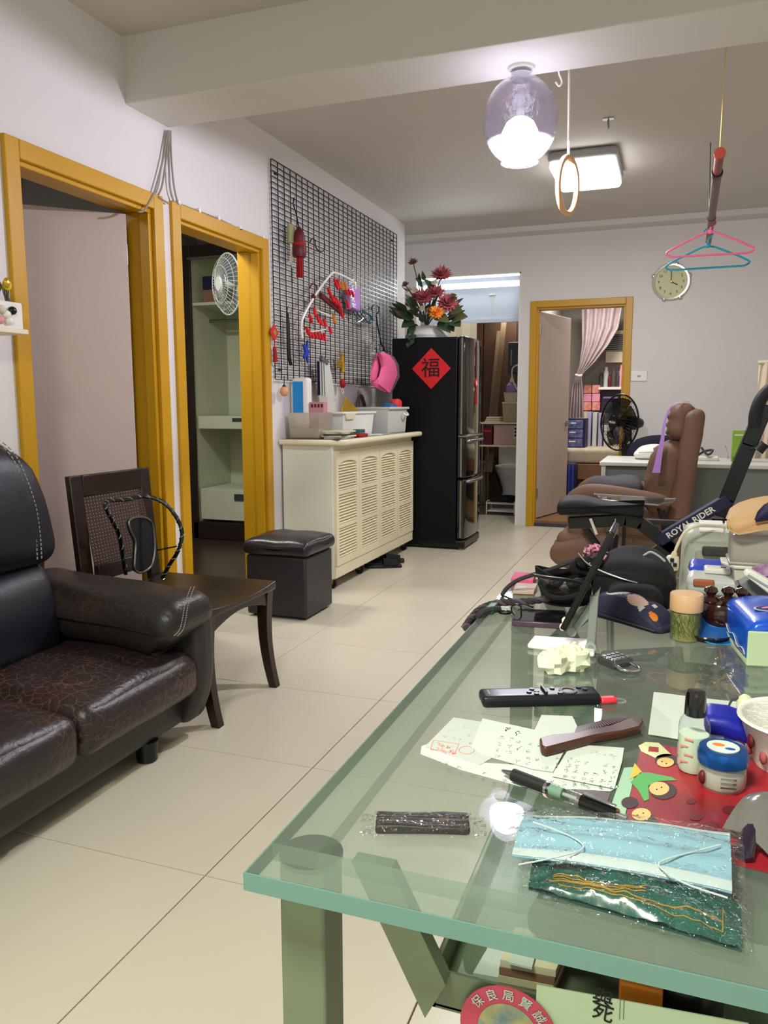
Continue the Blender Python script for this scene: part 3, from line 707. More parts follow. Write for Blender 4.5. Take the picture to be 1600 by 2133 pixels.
for x1, y1, x2, y2, o in pegs:
    a, e = G(x1, y1, X_+0.012), G(x2, y2, X_+0.02); d = (e-a).normalized(); b = MB(); pr = V((0, -d.z, d.y)).normalized()
    b.hexa([a-pr*0.006, a-pr*0.002, e-pr*0.001, e-pr*0.010], [q+V((0.014,0,0)) for q in (a-pr*0.006, a-pr*0.002, e-pr*0.001, e-pr*0.010)])
    b.hexa([a+pr*0.002, a+pr*0.006, e+pr*0.010, e+pr*0.001], [q+V((0.014,0,0)) for q in (a+pr*0.002, a+pr*0.006, e+pr*0.010, e+pr*0.001)])
    b.build('peg', 'orange' if o else 'red_plastic', t, smooth=False)
# plastic bag with lilac things in it
t = hung('plastic_bag', 'clear plastic bag with lilac contents hanging behind the peg dryer', 'bag', 735, 645, -2.19)
def bagf(u, v):
    l = [(722,556),(716,575),(708,590),(712,615),(722,640)]; r = [(733,554),(738,575),(744,595),(747,620),(748,643)]
    k = v*4; i = min(3, int(k)); f = k-i; lp = V((*l[i],0)).lerp(V((*l[i+1],0)), f); rp = V((*r[i],0)).lerp(V((*r[i+1],0)), f); q = lp.lerp(rp, u)
    return G(q.x, q.y, -2.195+0.05*math.sin(PI*u)*min(1, v*2)+0.012*nz((u*3, v*5, 1)))
MB().sheet(bagf, 10, 16).build('bag', 'clear_plastic', t)
MB().soft(G(722,642,-2.195)+V((-0.01,0,0)), G(744,600,-2.195)+V((0.03,0,0)), 0.012, 6, lambda p, u: p+V((0.008*nz(p,20), 0.02*nz(p,15,3), 0.02*nz(p,12,5)))).build('contents', 'lilac', t)
for k in range(3):
    o = k*7; MB_ = MB().tube(cat([G(736+o,650-o*0.1), G(745+o,662), G(756+o,671+k), G(768+o*0.6,668), G(772+o*0.2,660), G(764,652), G(755,646+k*3)], 4), 0.005, 6); solo('small_hanger', ('leftmost', 'middle', 'rightmost')[k]+' small dark teal hanger of the bundle on the wire grid', 'clothes hanger', MB_, mat('teal_dark', S(36,76,92), 0.4) if k == 0 else 'teal_dark', 'teal hangers on the wire grid')
t = hung('wire_hanger', 'black wire hanger with a twisted neck on the wire grid, above the pink cap', 'clothes hanger', 795, 735)
MB().tube(cat([G(774,646), G(776,638), G(783,635), G(789,640), G(789,650), G(784,655), G(785,668), G(788,686), G(791,700), G(794,716), G(799,724), G(801,733)], 5), 0.006, 7).build('hook', 'black_satin', t)
MB().tube(cat([G(791,700), G(778,712), G(766,730), G(785,738), G(800,733)], 4), 0.003, 6).build('shoulder_wire', 'steel', t)
t = hung('clear_bag', 'empty crumpled clear bag hanging over the lower wire grid', 'bag', 740, 760, -2.19)
MB().sheet(lambda u, v: G(700+u*82-6*v, 668+v*88+8*math.sin(u*7), -2.19+0.02*nz((u*4, v*4, 2))+0.03*math.sin(PI*u)), 14, 14).build('bag', 'film', t)
# pink visor cap
t = hung('pink_sun_hat', 'pink sun visor hat hanging at the right end of the wire grid', 'hat', 800, 800, -1.99)
l_ = [(786,735),(791,748),(794,765),(789,785),(780,795)]; r_ = [(797,734),(812,741),(823,757),(827,780),(812,818)]
def poly(l, v): k = v*(len(l)-1); i = min(len(l)-2, int(k)); return V((*l[i],0)).lerp(V((*l[i+1],0)), k-i)
def capf(u, v): q = poly(l_, v).lerp(poly(r_, v), u); return G(q.x, q.y, -1.985+0.045*math.sin(PI*(0.15+0.75*u)))
MB().sheet(capf, 10, 12, 0.004).build('crown', 'pink', t)
r2 = [(800,735),(820,743),(830,760),(832,785),(815,819)]
MB().sheet(lambda u, v: (lambda q: G(q.x, q.y, -2.005+0.015*math.sin(PI*u)))(poly([(795,737),(808,748),(818,765),(820,785),(806,812)], v).lerp(poly(r2, v), u)), 5, 12, 0.003).build('brim', mat('cap_grey', S(96,78,98), 0.8), t)
l3 = [(785,735),(778,752),(772,775),(771,795),(779,797)]
MB().sheet(lambda u, v: (lambda q: G(q.x, q.y, -2.0+0.02*math.sin(PI*u)))(poly(l3, v).lerp(poly(l_, v), u)), 5, 12, 0.003).build('inner_band', 'pink', t)
MB().sheet(lambda u, v: (lambda q: G(q.x, q.y, -1.998))(poly([(785,737),(781,752),(779,770),(779,788),(780,793)], v).lerp(poly(l_, v), u)), 4, 10, 0.002).build('lining', 'dark_grey', t)  # dark sheet stands for the shaded inside of the hat
MB().sheet(lambda u, v: (lambda q: G(q.x, q.y, -1.96+0.015*math.sin(PI*u)))(poly([(780,795),(789,785),(800,790),(812,818)], v).lerp(poly([(771,797),(780,806),(795,815),(812,819)], v), u)), 5, 10, 0.003).build('peak', 'pink', t)
# small red diamond charm at the grid's lower left corner
t = hung('knot_charm', 'small red diamond charm with a thin tassel at the lower left of the wire grid', 'ornament', 573, 755, -2.205)
c = G(570, 693, -2.21); MB().prism([c+V((0,0,0.05)), c+V((0,-0.05,0)), c+V((0,0,-0.05)), c+V((0,0.05,0))], (0.006,0,0)).build('diamond', 'red_paper', t, smooth=False)
MB().prism([c+V((0.0065,0,0.022)), c+V((0.0065,-0.022,0)), c+V((0.0065,0,-0.022)), c+V((0.0065,0.022,0))], (0.002,0,0)).build('gold_centre', 'gold', t, smooth=False)
MB().tube([G(571,706,-2.205), G(572,722,-2.205)], 0.003, 6).build('cord', 'red_cloth', t)
MB().cyl(G(572,722,-2.205), G(574,754,-2.205), 0.010, 0.014, 10).build('tassel', 'red_cloth', t)
t = hung('shoe_horn', 'long thin black stick hanging at the left of the wire grid', 'stick', 602, 770)
MB().tube(cat([G(601,638), G(598,648), G(600,665), G(601,700), G(603,745), G(606,760)], 5), [0.004]*6+[0.008]*5+[0.011]*15, 8).build('stick', 'black_satin', t)
t = hung('blue_star', 'small blue star-shaped toy clipped on the wire grid', 'toy', 637, 745)
c = G(636, 733); pts = [c+V((0, math.sin(2*PI*i/10+0.3)*(0.055 if i % 2 == 0 else 0.02), math.cos(2*PI*i/10+0.3)*(0.075 if i % 2 == 0 else 0.025))) for i in range(10)]
MB().prism(pts, (0.015,0,0)).build('star', 'blue', t, bev=0.002)
t = hung('note_bundle', 'bundle of folded white papers clipped to the lower wire grid', 'paper', 668, 825)
for k, (dx, dz, m_) in enumerate(((0.0,0,'navy'),(0.012,0.0,'paper2'),(0.022,0.01,'paper'),(0.03,0.02,'paper'))):
    qs = [G(657+k*2.2, 752+k), G(671+k, 756), G(684+k*0.6, 818+k), G(658+k*2.6, 824+k)]
    MB().prism([q+V((dx+0.01,0,0)) for q in qs], (0.002,0,0)).build('sheet', m_, t, smooth=False)
MB().bar(G(660,745)+V((0.03,0,0)), G(669,757)+V((0.04,0,0)), 0.03, 0.03).build('clip', 'steel', t, bev=0.003)
t = hung('gold_charm', 'gold column charm with a red knot below, on the lower wire grid', 'ornament', 714, 815)
for i in range(6): MB().bar(G(711+rnd.uniform(-7,7), 737+i*5), G(713+rnd.uniform(-2,2), 741+i*5), 0.02, 0.014).build('leaf', 'gold', t)
MB().cyl(G(712,740), G(714,775), 0.016, n=10).build('column', 'gold', t)
MB().tube([G(714,775), G(714,792)], 0.003, 6).build('cord', 'gold', t)
MB().ball(G(714,799), (0.02,0.03,0.032), 10, 7).build('knot', 'red_cloth', t)
MB().tube(cat([G(714,806), G(712,815), G(714,821), G(716,815), G(714,806)], 4), 0.003, 6).build('loop', 'cord', t)
t = hung('bell_charm', 'small orange bell charm on a black cord below the wire grid', 'ornament', 592, 820)
MB().tube([G(592,783), G(592,806)], 0.003, 6).build('cord', 'black_satin', t)
MB().ball(G(592,815), (0.026,0.03,0.03), 12, 8).build('bell', mat('peach', S(226,160,112), 0.4), t)
MB().ball(G(592,808), (0.014,0.014,0.02), 10, 6).build('cap', 'black_satin', t)
# ============================================================ on the cream cabinet
CT = 0.9188
def basin(name, lo, hi, th, flare, m_, parent, n=1):
    """open tub with walls of thickness th, flaring outward by 'flare' at the rim"""
    x, y, z = lo; X, Y, Z = hi; f = flare
    o0 = [(x,y,z),(X,y,z),(X,Y,z),(x,Y,z)]; o1 = [(x-f,y-f,Z),(X+f,y-f,Z),(X+f,Y+f,Z),(x-f,Y+f,Z)]
    i1 = [(x-f+th,y-f+th,Z),(X+f-th,y-f+th,Z),(X+f-th,Y+f-th,Z),(x-f+th,Y+f-th,Z)]; i0 = [(x+th,y+th,z+th),(X-th,y+th,z+th),(X-th,Y-th,z+th),(x+th,Y-th,z+th)]
    b = MB(); fs = [(0,3,2,1)]
    for k in range(3):
        for i in range(4): fs.append((k*4+i, k*4+(i+1)%4, (k+1)*4+(i+1)%4, (k+1)*4+i))
    fs.append((12,13,14,15)); b.add(o0+o1+i1+i0, fs); return b.build(name, m_, parent, bev=0.004, smooth=False)
t = thing('clear_tub', 'cloudy clear plastic tub at the left end of the cabinet top', 'tub', (-2.09, 4.43, CT))
basin('tub', (-2.195, 4.335, CT), (-2.0, 4.52, 1.075), 0.003, 0.006, 'clear_tub', t)
MB().soft((-2.19, 4.345, CT+0.004), (-2.01, 4.51, 0.975), 0.01, 6).build('contents', mat('ivory', S(216,204,172), 0.7), t)
t = thing('tissue_pack', 'tall white and blue paper pack standing in the clear tub', 'package', (-2.16, 4.44, 0.976))
MB().soft((-2.215, 4.405, 0.976), (-2.105, 4.475, 1.285), 0.016, 8).build('pack', 'white_plastic', t)
MB().box((-2.205, 4.4035, 1.07), (-2.135, 4.406, 1.262)).build('blue_panel', mat('sky_blue', S(24,140,214), 0.4), t, smooth=False)
t = thing('pink_carton', 'small pink carton leaning beside the white and blue pack', 'carton', (-2.05, 4.46, 0.976))
MB().box((-2.10, 4.42, 0.976), (-2.005, 4.475, 1.137)).build('carton', mat('old_pink', S(196,140,150), 0.6), t, bev=0.002)
for i in range(4): MB().box((-2.09+i*0.022, 4.418, 1.105), (-2.077+i*0.022, 4.4205, 1.125)).build('print', 'dark_red', t, smooth=False)
t = thing('white_basket', 'white plastic basket with a handle notch, middle of the cabinet top', 'basket', (-2.07, 4.92, CT))
basin('basket', (-2.17, 4.66, CT), (-1.985, 5.18, 1.07), 0.004, 0.014, 'white_plastic', t)
b = MB(); b.box((-1.976, 4.62, 1.062), (-1.962, 5.22, 1.076)); b.box((-2.20, 4.62, 1.062), (-1.97, 4.64, 1.076)); b.build('rim', 'white_plastic', t, bev=0.003)
b = MB().prism([V((-1.972, 4.66, 1.066)), V((-1.972, 4.84, 1.066)), V((-1.976, 4.81, 1.025)), V((-1.976, 4.69, 1.025))], (0.010,0,0)); b.build('handle_flap', 'cream', t, bev=0.002)
for k, (ya, yb, ym, x, m_) in enumerate(((4.76,4.97,4.88,-2.03,'gold'),(4.95,5.10,4.93,-2.06,'gold'))):
    MB_ = MB().prism([V((x, ya, 0.925)), V((x, yb, 0.925)), V((x, yb+0.02, 1.09)), V((x-0.02, ym, 1.165+0.01*k)), V((x, ya, 1.09))], (-0.012,0,0)); solo('gold_packet', ('gold pointed packet in the white basket, wider left one', 'gold pointed packet in the white basket, narrow right one')[k], 'packet', MB_, m_, 'gold packets in the basket', 0.002)
t = thing('storage_bin', 'grey storage bin with a lift handle at the right end of the cabinet top', 'storage bin', (-2.03, 5.5, CT))
basin('bin', (-2.16, 5.29, CT), (-1.905, 5.68, 1.10), 0.005, 0.012, mat('pale_grey', S(206,206,202), 0.45), t)
b = MB(); b.box((-1.894, 5.268, 1.088), (-1.880, 5.704, 1.104)); b.box((-2.18, 5.27, 1.088), (-1.885, 5.285, 1.104)); b.build('rim', 'pale_grey', t, bev=0.003)
MB().tube(cat([(-1.882,5.56,1.06),(-1.868,5.58,1.045),(-1.866,5.63,1.045),(-1.882,5.65,1.06)], 5), 0.007, 8).build('handle', 'white_plastic', t)
solo('plastic_toy', 'blue plastic toy on top of the grey storage bin', 'toy', MB().soft((-2.03,5.46,1.02), (-1.93,5.60,1.13), 0.03, 6, lambda p, u: p+V((0,0.02*nz(p,16),0.02*nz(p,18)))), mat('toy_blue', S(40,96,150), 0.5), 'toys on the storage bin')
solo('plastic_toy', 'red plastic toy on top of the grey storage bin', 'toy', MB().soft((-2.0,5.58,1.02), (-1.92,5.67,1.165), 0.03, 6, lambda p, u: p+V((0,0.02*nz(p,16),0.025*nz(p,18)))), mat('toy_red', S(214,60,58), 0.5), 'toys on the storage bin')
t = thing('small_bag', 'small dark bag whose looped handle sticks up behind the grey storage bin', 'bag', (-2.19, 5.55, 1.1))
MB().tube(cat([(-2.19,5.43,CT),(-2.19,5.43,1.1),(-2.19,5.46,1.17),(-2.19,5.50,1.185),(-2.19,5.54,1.15),(-2.19,5.57,1.09),(-2.19,5.57,CT)], 5), 0.014, 8).build('loop', mat('smoke', S(84,72,70), 0.5), t)
for k, (m_, a) in enumerate((('grey_plastic',0.1),('ivory',-0.12),('dark_grey',0.05),('paper2',0.2),('ivory',-0.05))):
    T_ = Matrix.Translation(V((-1.91, 4.42, CT+k*0.0095))) @ Matrix.Rotation(a, 4, 'Z')
    solo('booklet', 'worn booklet in the short stack at the cabinet front edge, '+PILE5[k], 'booklet', MB().box((-0.06,-0.10,0), (0.07,0.10,0.009), 0, T_), m_, 'booklets on the cabinet', 0.001, False)
t = thing('teal_box', 'small teal box on the cabinet top before the white basket', 'box', (-1.90, 4.76, CT))
MB().box((-1.935, 4.71, CT), (-1.885, 4.80, CT+0.045)).build('box', mat('petrol', S(64,112,120), 0.5), t, bev=0.002)
MB().box((-1.8848, 4.71, CT+0.03), (-1.884, 4.80, CT+0.034)).build('seam', 'dark_grey', t, smooth=False)
t = thing('red_pouch', 'small flat red pouch at the front edge of the cabinet top', 'pouch', (-1.85, 4.66, CT))
MB().soft((-1.88, 4.58, CT), (-1.83, 4.72, CT+0.022), 0.009, 6).build('pouch', 'red_cloth', t)
for k, a in enumerate((0.25, -0.1)):
    T_ = Matrix.Translation(V((-1.90, 5.0+0.06*k, CT+0.002*k))) @ Matrix.Rotation(a, 4, 'Z'); solo('white_envelope', ('white envelope flat on the cabinet top, lower of two', 'white envelope flat on the cabinet top, upper of two')[k], 'envelope', MB().box((-0.06,-0.11,0), (0.06,0.11,0.0018), 0, T_), 'paper', 'envelopes on the cabinet', 0, False)
# slippers under the cabinet
for k, (x, y, a, lab) in enumerate(((-1.86, 5.06, 0.5, 'black slipper on the floor under the cabinet, nearer of the pair'), (-1.90, 5.24, 0.35, 'black slipper on the floor under the cabinet, farther of the pair'))):
    s = thing('slipper', lab, 'slipper', (x, y, 0), a, 'slippers under the cabinet', world=False)
    MB().soft((-0.13,-0.045,0), (0.13,0.045,0.022), 0.018, 10, lambda p, u: V((p.x, p.y*(1-0.22*max(0,-u.x)), p.z))).build('sole', 'rubber', s)
    MB().sheet(lambda u, v: V((0.0+0.10*u, 0.046*math.cos(PI*v), 0.018+0.042*math.sin(PI*v)*(1-0.35*u))), 6, 10, 0.004).build('strap', 'black_cloth', s)
# ============================================================ flowers on the refrigerator
FZT = FZ+0.002
fa = thing('flower_arrangement', 'artificial flower arrangement of dusky red blooms in a white pot, on the refrigerator', 'flowers', (-1.87, 6.10, FZT))
mat('marble', S(214,214,208), 0.5, var=(14, 0.6, S(176,180,174)))
MB().lathe([(0.10,0),(0.165,0.008),(0.170,0.03),(0.145,0.07),(0.12,0.10),(0.0,0.115)], (-1.87, 6.10, FZT), 22).build('pot', 'marble', fa)
mat('leaf_green', S(34,54,38), 0.5, var=(20, 0.8, S(54,76,48))); mat('leaf_olive', S(86,88,50), 0.6); mat('stem_green', S(60,70,40), 0.6)
mat('bloom_red', S(132,46,58), 0.75, var=(30, 0.8, S(182,98,100))); mat('bloom_orange', S(232,140,52), 0.7); mat('bloom_brown', S(120,84,56), 0.75); mat('bloom_white', S(214,206,184), 0.7); mat('bloom_rust', S(160,98,52), 0.7)
FC = V((-1.87, 6.10, FZT+0.10))
def fpt(px, py, y): return P(px, py, y=y)
def leaf_mesh(base, tip, wid, up, curl=0.25):
    base, tip = V(base), V(tip); d = tip-base; L = d.length; d.normalize(); s = d.cross(V(up)).normalized(); n = s.cross(d)
    prof = [(0,0.06),(0.12,0.6),(0.3,1.0),(0.5,0.9),(0.72,0.6),(0.9,0.25),(1,0.02)]
    b = MB(); vs = []; fs = []
    for t, q in prof:
        c = base+d*(L*t)-n*(curl*L*t*t); vs += [c-s*(wid*q)+n*(0.15*wid*q), c, c+s*(wid*q)+n*(0.15*wid*q)]
    for i in range(len(prof)-1):
        o = i*3; fs += [(o,o+1,o+4,o+3),(o+1,o+2,o+5,o+4)]
    return b.add(vs, fs)
def bloom(c, r, m_, n_, nm='bloom'):
    b = MB(); c = V(c); ax = (c-FC).normalized()*0.6+V((0,-0.6,0.3)); ax.normalize(); x = ax.cross(V((0,0,1))).normalized(); y = ax.cross(x)
    rings = [(0.95, 0.15, n_), (0.8, 0.5, n_), (0.55, 0.85, max(6, n_*2//3)), (0.3, 1.1, 5)]
    for q, h, k in rings:
        for i in range(k):
            a = 2*PI*(i+rnd.random()*0.4)/k; d = (x*math.cos(a)+y*math.sin(a))*q+ax*h*0.6; d = d.normalized()*(r*rnd.uniform(0.85, 1.1))
            s = d.cross(ax).normalized()*(r*0.20); b.add([c, c+d*0.55-s, c+d*1.02, c+d*0.55+s], [(0,1,2,3)])
    o = b.build(nm, m_, fa, smooth=False); sd = o.modifiers.new('thick','SOLIDIFY'); sd.thickness = 0.002
    return o
blooms = [(920,575,6.05,0.085,'bloom_red',14),(884,622,5.98,0.085,'bloom_red',14),(908,612,6.02,0.075,'bloom_red',13),(932,634,6.0,0.085,'bloom_red',14),(872,618,6.08,0.06,'bloom_red',12),(909,652,5.94,0.062,'bloom_orange',14),(861,548,6.1,0.045,'bloom_brown',8),(845,594,6.1,0.036,'bloom_brown',8),(857,632,6.05,0.062,'bloom_rust',9),(880,644,5.98,0.034,'bloom_white',8),(925,647,5.98,0.034,'bloom_white',8),(900,600,6.1,0.045,'bloom_rust',9),(853,605,6.15,0.036,'bloom_white',8),(866,606,6.0,0.03,'bloom_white',8),(905,590,6.0,0.03,'bloom_white',8),(893,648,5.96,0.028,'bloom_rust',8),(946,622,6.0,0.03,'bloom_brown',8)]
for px, py, y, r, m_, k in blooms:
    c = fpt(px, py, y); st = MB().tube(cat([FC, (FC+c)/2+V((0,0,0.03)), c], 4), 0.004, 6); st.build('stem', 'stem_green', fa); bloom(c, r, m_, k)
lv = [(862,662,826,650,.055),(862,668,836,680,.055),(868,675,852,692,.045),(945,665,972,657,.055),(942,668,958,678,.05),(930,672,945,688,.045),(870,655,850,645,.035),(905,655,935,668,.05),(868,640,846,612,.03),(900,600,885,580,.03),(880,598,868,580,.025),(940,650,962,645,.045),(865,680,848,700,.04),(915,668,938,690,.05),(845,605,838,595,.025),(930,620,950,612,.03),(875,590,872,570,.018),(884,585,880,565,.018)]
for i, (a, b_, c, d, wd) in enumerate(lv):
    y = 5.93+0.03*rnd.random()
    leaf_mesh(fpt(a, b_, y+0.07), fpt(c, d, y), wd, (0.1, -0.8, 0.6), 0.12).build('leaf', 'leaf_olive' if i % 4 == 3 else 'leaf_green', fa)
for px, py in ((860,694),(855,704),(860,713),(852,719),(864,702)):
    leaf_mesh(P(px, py-6, y=5.845), P(px-3, py+5, y=5.835), 0.02, (0,-1,0.2), 0.0).build('ivy_leaf', 'leaf_green', fa)
MB().tube(cat([P(866,680,y=5.93), P(862,692,y=5.85), P(858,705,y=5.846), P(857,718,y=5.846)], 4), 0.002, 5).build('vine', 'stem_green', fa)
for i in range(34):                        # filler foliage round the blooms
    a = rnd.uniform(0, 2*PI); e = rnd.uniform(0.0, 1.2); p = FC+V((0.20*math.cos(a), 0.10*math.sin(a), 0.04+0.09*e)); t_ = p+V((0.10*math.cos(a), 0.06*math.sin(a)-0.02, 0.05+0.05*rnd.random()))
    leaf_mesh(p, t_, 0.026, (0.1,-0.7,0.7), 0.2).build('leaf', 'leaf_olive' if i % 3 == 0 else 'leaf_green', fa)
# ============================================================ ceiling lamps and hanging things
clear('frost', (0.93,0.92,0.97,1), body=0.022, bodycol=S(212,206,232), ior=1.4, bump=(40, 0.35))
mat('lamp_glow', S(255,255,255), 0.5, emit=((0.93,0.92,1.0,1), 6.5))
gl = thing('globe_pendant', 'clear textured glass globe lamp hanging under the ceiling beam', 'lamp', (-0.602, 3.17, 2.02))
gc = V((-0.602, 3.17, 2.192))
prof = [(0.072,-0.152)]+[(0.143*math.cos(a), 0.160*math.sin(a)) for a in [R(x) for x in range(-66, 74, 8)]]+[(0.036,0.165)]
MB().lathe(prof, gc, 40, caps=False).build('globe', 'frost', gl)
sd = gl.children[0].modifiers.new('thick','SOLIDIFY'); sd.thickness = 0.004
MB().lathe([(0.0,0.170),(0.038,0.168),(0.04,0.150),(0.036,0.145)][::-1], gc, 24).build('cap', 'chrome', gl)
MB().cyl(gc+V((0,0,0.165)), (gc.x, gc.y, 2.384), 0.007, n=10).build('stem', 'chrome', gl)
MB().cyl((gc.x, gc.y, 2.372), (gc.x, gc.y, 2.383), 0.05, n=24).build('canopy', 'white_plastic', gl)
MB().cyl(gc+V((0,0,0.15)), gc+V((0,0,0.0)), 0.010, 0.016, n=14).build('lamp_holder', 'clear_plastic', gl)
MB().lathe([(0.0,0.03),(0.03,0.028),(0.052,0.012),(0.068,-0.02),(0.074,-0.050),(0.072,-0.066),(0.0,-0.068)][::-1], gc+V((0,0,-0.02)), 24).build('bulb', 'lamp_glow', gl)
l = bpy.data.lights.new('globe_lamp_light', 'POINT'); l.energy = 50; l.color = (0.94, 0.92, 1.0); l.shadow_soft_size = 0.004
lo = bpy.data.objects.new('globe_lamp_light', l); lo.location = gc+V((0,0,-0.0995)); COL.objects.link(lo)
# square flush ceiling lamp
cl = thing('ceiling_lamp', 'rectangular white flush ceiling lamp, lit, beyond the beam', 'lamp', (-0.60, 5.25, ZC))
mat('diffuser_glow', S(255,255,255), 0.4, emit=((1.0,0.98,0.97,1), 5.0))
MB().soft((-0.80, 5.10, 2.585), (-0.385, 5.68, ZC), 0.03, 10).build('housing', 'grey_plastic', cl)
MB().soft((-0.79, 5.11, 2.535), (-0.395, 5.67, 2.60), 0.03, 12).build('diffuser', 'diffuser_glow', cl)
area_light('ceiling_lamp_light', (-0.59, 5.39, 2.528), (0,0,0), (0.38, 0.54), 18, (1.0,0.99,0.93))
# unseen lamp added behind the camera; drum hung low to darken the upper wall
fl = thing('unseen_front_pendant', 'unseen drum pendant added behind the camera, hung low to dim the upper wall', 'lamp', (-0.45, -0.35, 2.31))
MB().lathe([(0.26,2.31),(0.265,2.31),(0.23,2.47),(0.0,2.475),(0.0,2.47),(0.225,2.465)], (-0.45,-0.35,0), 32, closed=True).build('shade', 'white_plastic', fl)
MB().cyl((-0.45,-0.35,2.475), (-0.45,-0.35,ZC), 0.006, n=8).build('cord', 'cord', fl); MB().cyl((-0.45,-0.35,ZC-0.03), (-0.45,-0.35,ZC), 0.05, n=20).build('canopy', 'white_plastic', fl)
# hooks and gym ring
rg = thing('gym_ring', 'wooden ring hanging on a cord from the beam edge', 'ring', (-0.437, 3.30, 1.86))
MB().tube([(-0.437, 3.272, 2.45), (-0.436, 3.285, 2.30), (-0.434, 3.30, 2.08)], 0.0055, 8).build('cord', 'cord', rg)
mat('beech', S(214,170,128), 0.45)
rc_ = V((-0.4345, 3.30, 1.972)); pts = []
for i in range(36):
    a = 2*PI*i/36; q = V((0.030*math.sin(a), 0.05*math.sin(a), 0.106*math.cos(a))); pts.append(rc_+q)
MB().tube(pts, 0.0115, 12, closed=True).build('ring', 'beech', rg)
def hook(name, label, p):
    t = thing(name, label, 'hook', tuple(p)); 
    MB().box(V(p)+V((-0.03,-0.02,-0.004)), V(p)+V((0.03,0.02,0))).build('plate', 'steel', t, bev=0.001, smooth=False)
    q = [V(p)+V((0, 0.022*math.sin(a), -0.03-0.022*math.cos(a))) for a in [i*2*PI/14 for i in range(13)]]
    MB().tube(q, 0.0045, 7).build('eye', 'steel', t); return t
hook('ceiling_hook', 'small steel ring plate screwed to the ceiling beyond the globe lamp', (-0.405, 4.66, ZC))
t = thing('beam_hook', 'small open hook on the back edge of the beam, beside the ring cord', 'hook', (-0.475, 3.27, 2.36))
MB().tube(cat([(-0.475,3.262,2.40),(-0.475,3.275,2.38),(-0.465,3.285,2.355),(-0.475,3.285,2.34),(-0.488,3.28,2.355)], 5), 0.004, 6).build('hook', 'white_plastic', t)
# hanging laundry pole and two hangers
lp = thing('laundry_pole', 'dark brown laundry pole hung level on cords from the ceiling', 'pole', (0.13, 4.25, 2.04))
pa, pb = V((0.119, 3.42, 2.066)), V((0.140, 5.10, 2.045)); d = (pb-pa)
mat('pole_brown', S(92,70,66), 0.4); mat('pole_red', S(110,44,34), 0.4)
MB().cyl(pa, pa+d*0.15, 0.0165, n=16).build('end_section', 'pole_red', lp); MB().cyl(pa+d*0.15, pa+d*0.72, 0.0185, n=16).build('middle_section', 'pole_brown', lp)
MB().cyl(pa+d*0.72, pb, 0.0165, n=16).build('end_section', 'pole_red', lp); MB().cyl(pa-d*0.008, pa+d*0.002, 0.0215, n=16).build('end_cap', mat('cap_rust', S(140,52,28), 0.5), lp)
MB().cyl(pa+d*0.145, pa+d*0.17, 0.022, n=16).build('collar', 'black_satin', lp); MB().cyl(pa+d*0.62, pa+d*0.632, 0.021, n=16).build('collar', 'black_satin', lp)
MB().tube([pa+d*0.01+V((0,0,0.016)), V((0.119+0.005, 3.45, ZC))], 0.003, 6).build('cord', mat('cord_yellow', S(214,190,120), 0.7), lp)
MB().tube([pb-d*0.02+V((0,0,0.016)), V((0.13, 5.28, ZC))], 0.0025, 6).build('cord', 'black_satin', lp)
def hanger(label, m_, y, z, yaw, hook_at, hk):
    t = thing('clothes_hanger', label, 'clothes hanger', (hook_at.x, y, z), yaw, 'hangers on the laundry pole', world=False)
    b = MB(); h = 0.205; loop = [(-h+0.02,0,-0.115),(-h-0.004,0,-0.103),(-h+0.004,0,-0.085),(-0.1,0,-0.035),(0,0,0),(0.1,0,-0.035),(h-0.004,0,-0.085),(h+0.004,0,-0.103),(h-0.02,0,-0.115)]
    b.tube(cat(loop, 5), 0.0055, 8); b.build('shoulder', m_, t); MB().tube([(-h+0.02,0,-0.115),(h-0.02,0,-0.115)], 0.0055, 8).build('bar', m_, t)
    MB().ball((0,0,0.004), (0.014,0.008,0.014), 10, 7).build('neck', m_, t)
    MB().tube(cat([(0,0,0.008),(0.003,0,0.035*hk),(0.022,0,0.055*hk),(0.016,0,0.083*hk),(-0.006,0,0.088*hk),(-0.024,0,0.072*hk)], 5), 0.0045, 7).build('hook', m_, t)
hanger('pink plastic clothes hanger on the laundry pole above the clock', mat('hanger_pink', S(226,104,136), 0.4), 4.60, 2.007, 0.06, V((0.134,0,0)), 0.74)
hanger('teal plastic clothes hanger on the laundry pole, below and behind the pink one', 'teal', 4.80, 1.972, -0.02, V((0.130,0,0)), 1.1)
# ============================================================ back wall: clock, socket
ck = thing('wall_clock', 'round cream wall clock with a silver rim on the back wall', 'clock', (-0.076, YB, 2.0))
cc = V((-0.076, YB, 2.142)); rr = 0.150
Tc = Matrix.Translation(cc) @ Matrix.Rotation(R(90), 4, 'X')
b = MB(); b.lathe([(rr-0.02,0.0),(rr+0.002,0.0),(rr+0.004,0.018),(rr-0.004,0.032),(rr-0.018,0.030),(rr-0.022,0.016)], (0,0,0), 40, 0, Tc, caps=False); b.build('rim', mat('clock_rim', S(206,206,190), 0.25, metal=0.7), ck)
MB().lathe([(0,0.016),(rr-0.02,0.016),(rr-0.02,0.0),(0,0)], (0,0,0), 40, 0, Tc).build('dial', mat('clock_dial', S(208,208,164), 0.5), ck)
for i in range(1, 13):
    a = R(90-30*i); text(str(i), 0.034, cc+V((0.098*math.cos(a), -0.0172, 0.098*math.sin(a))), (1,0,0), (0,0,1), 'dark_grey', ck, 'numeral')
for a, L_, w_ in ((R(90), 0.085, 0.006), (R(90-118), 0.06, 0.008)):
    e = V((math.cos(a), 0, math.sin(a))); q = cc+V((0,-0.021,0)); MB().bar(q-e*0.012, q+e*L_, 0.002, w_, up=e.cross(V((0,1,0)))).build('hand', 'black_satin', ck, smooth=False)
MB().lathe([(0,0.03),(0.008,0.03),(0.008,0.016)][::-1], (0,0,0), 14, 0, Tc).build('hub', 'brass', ck)
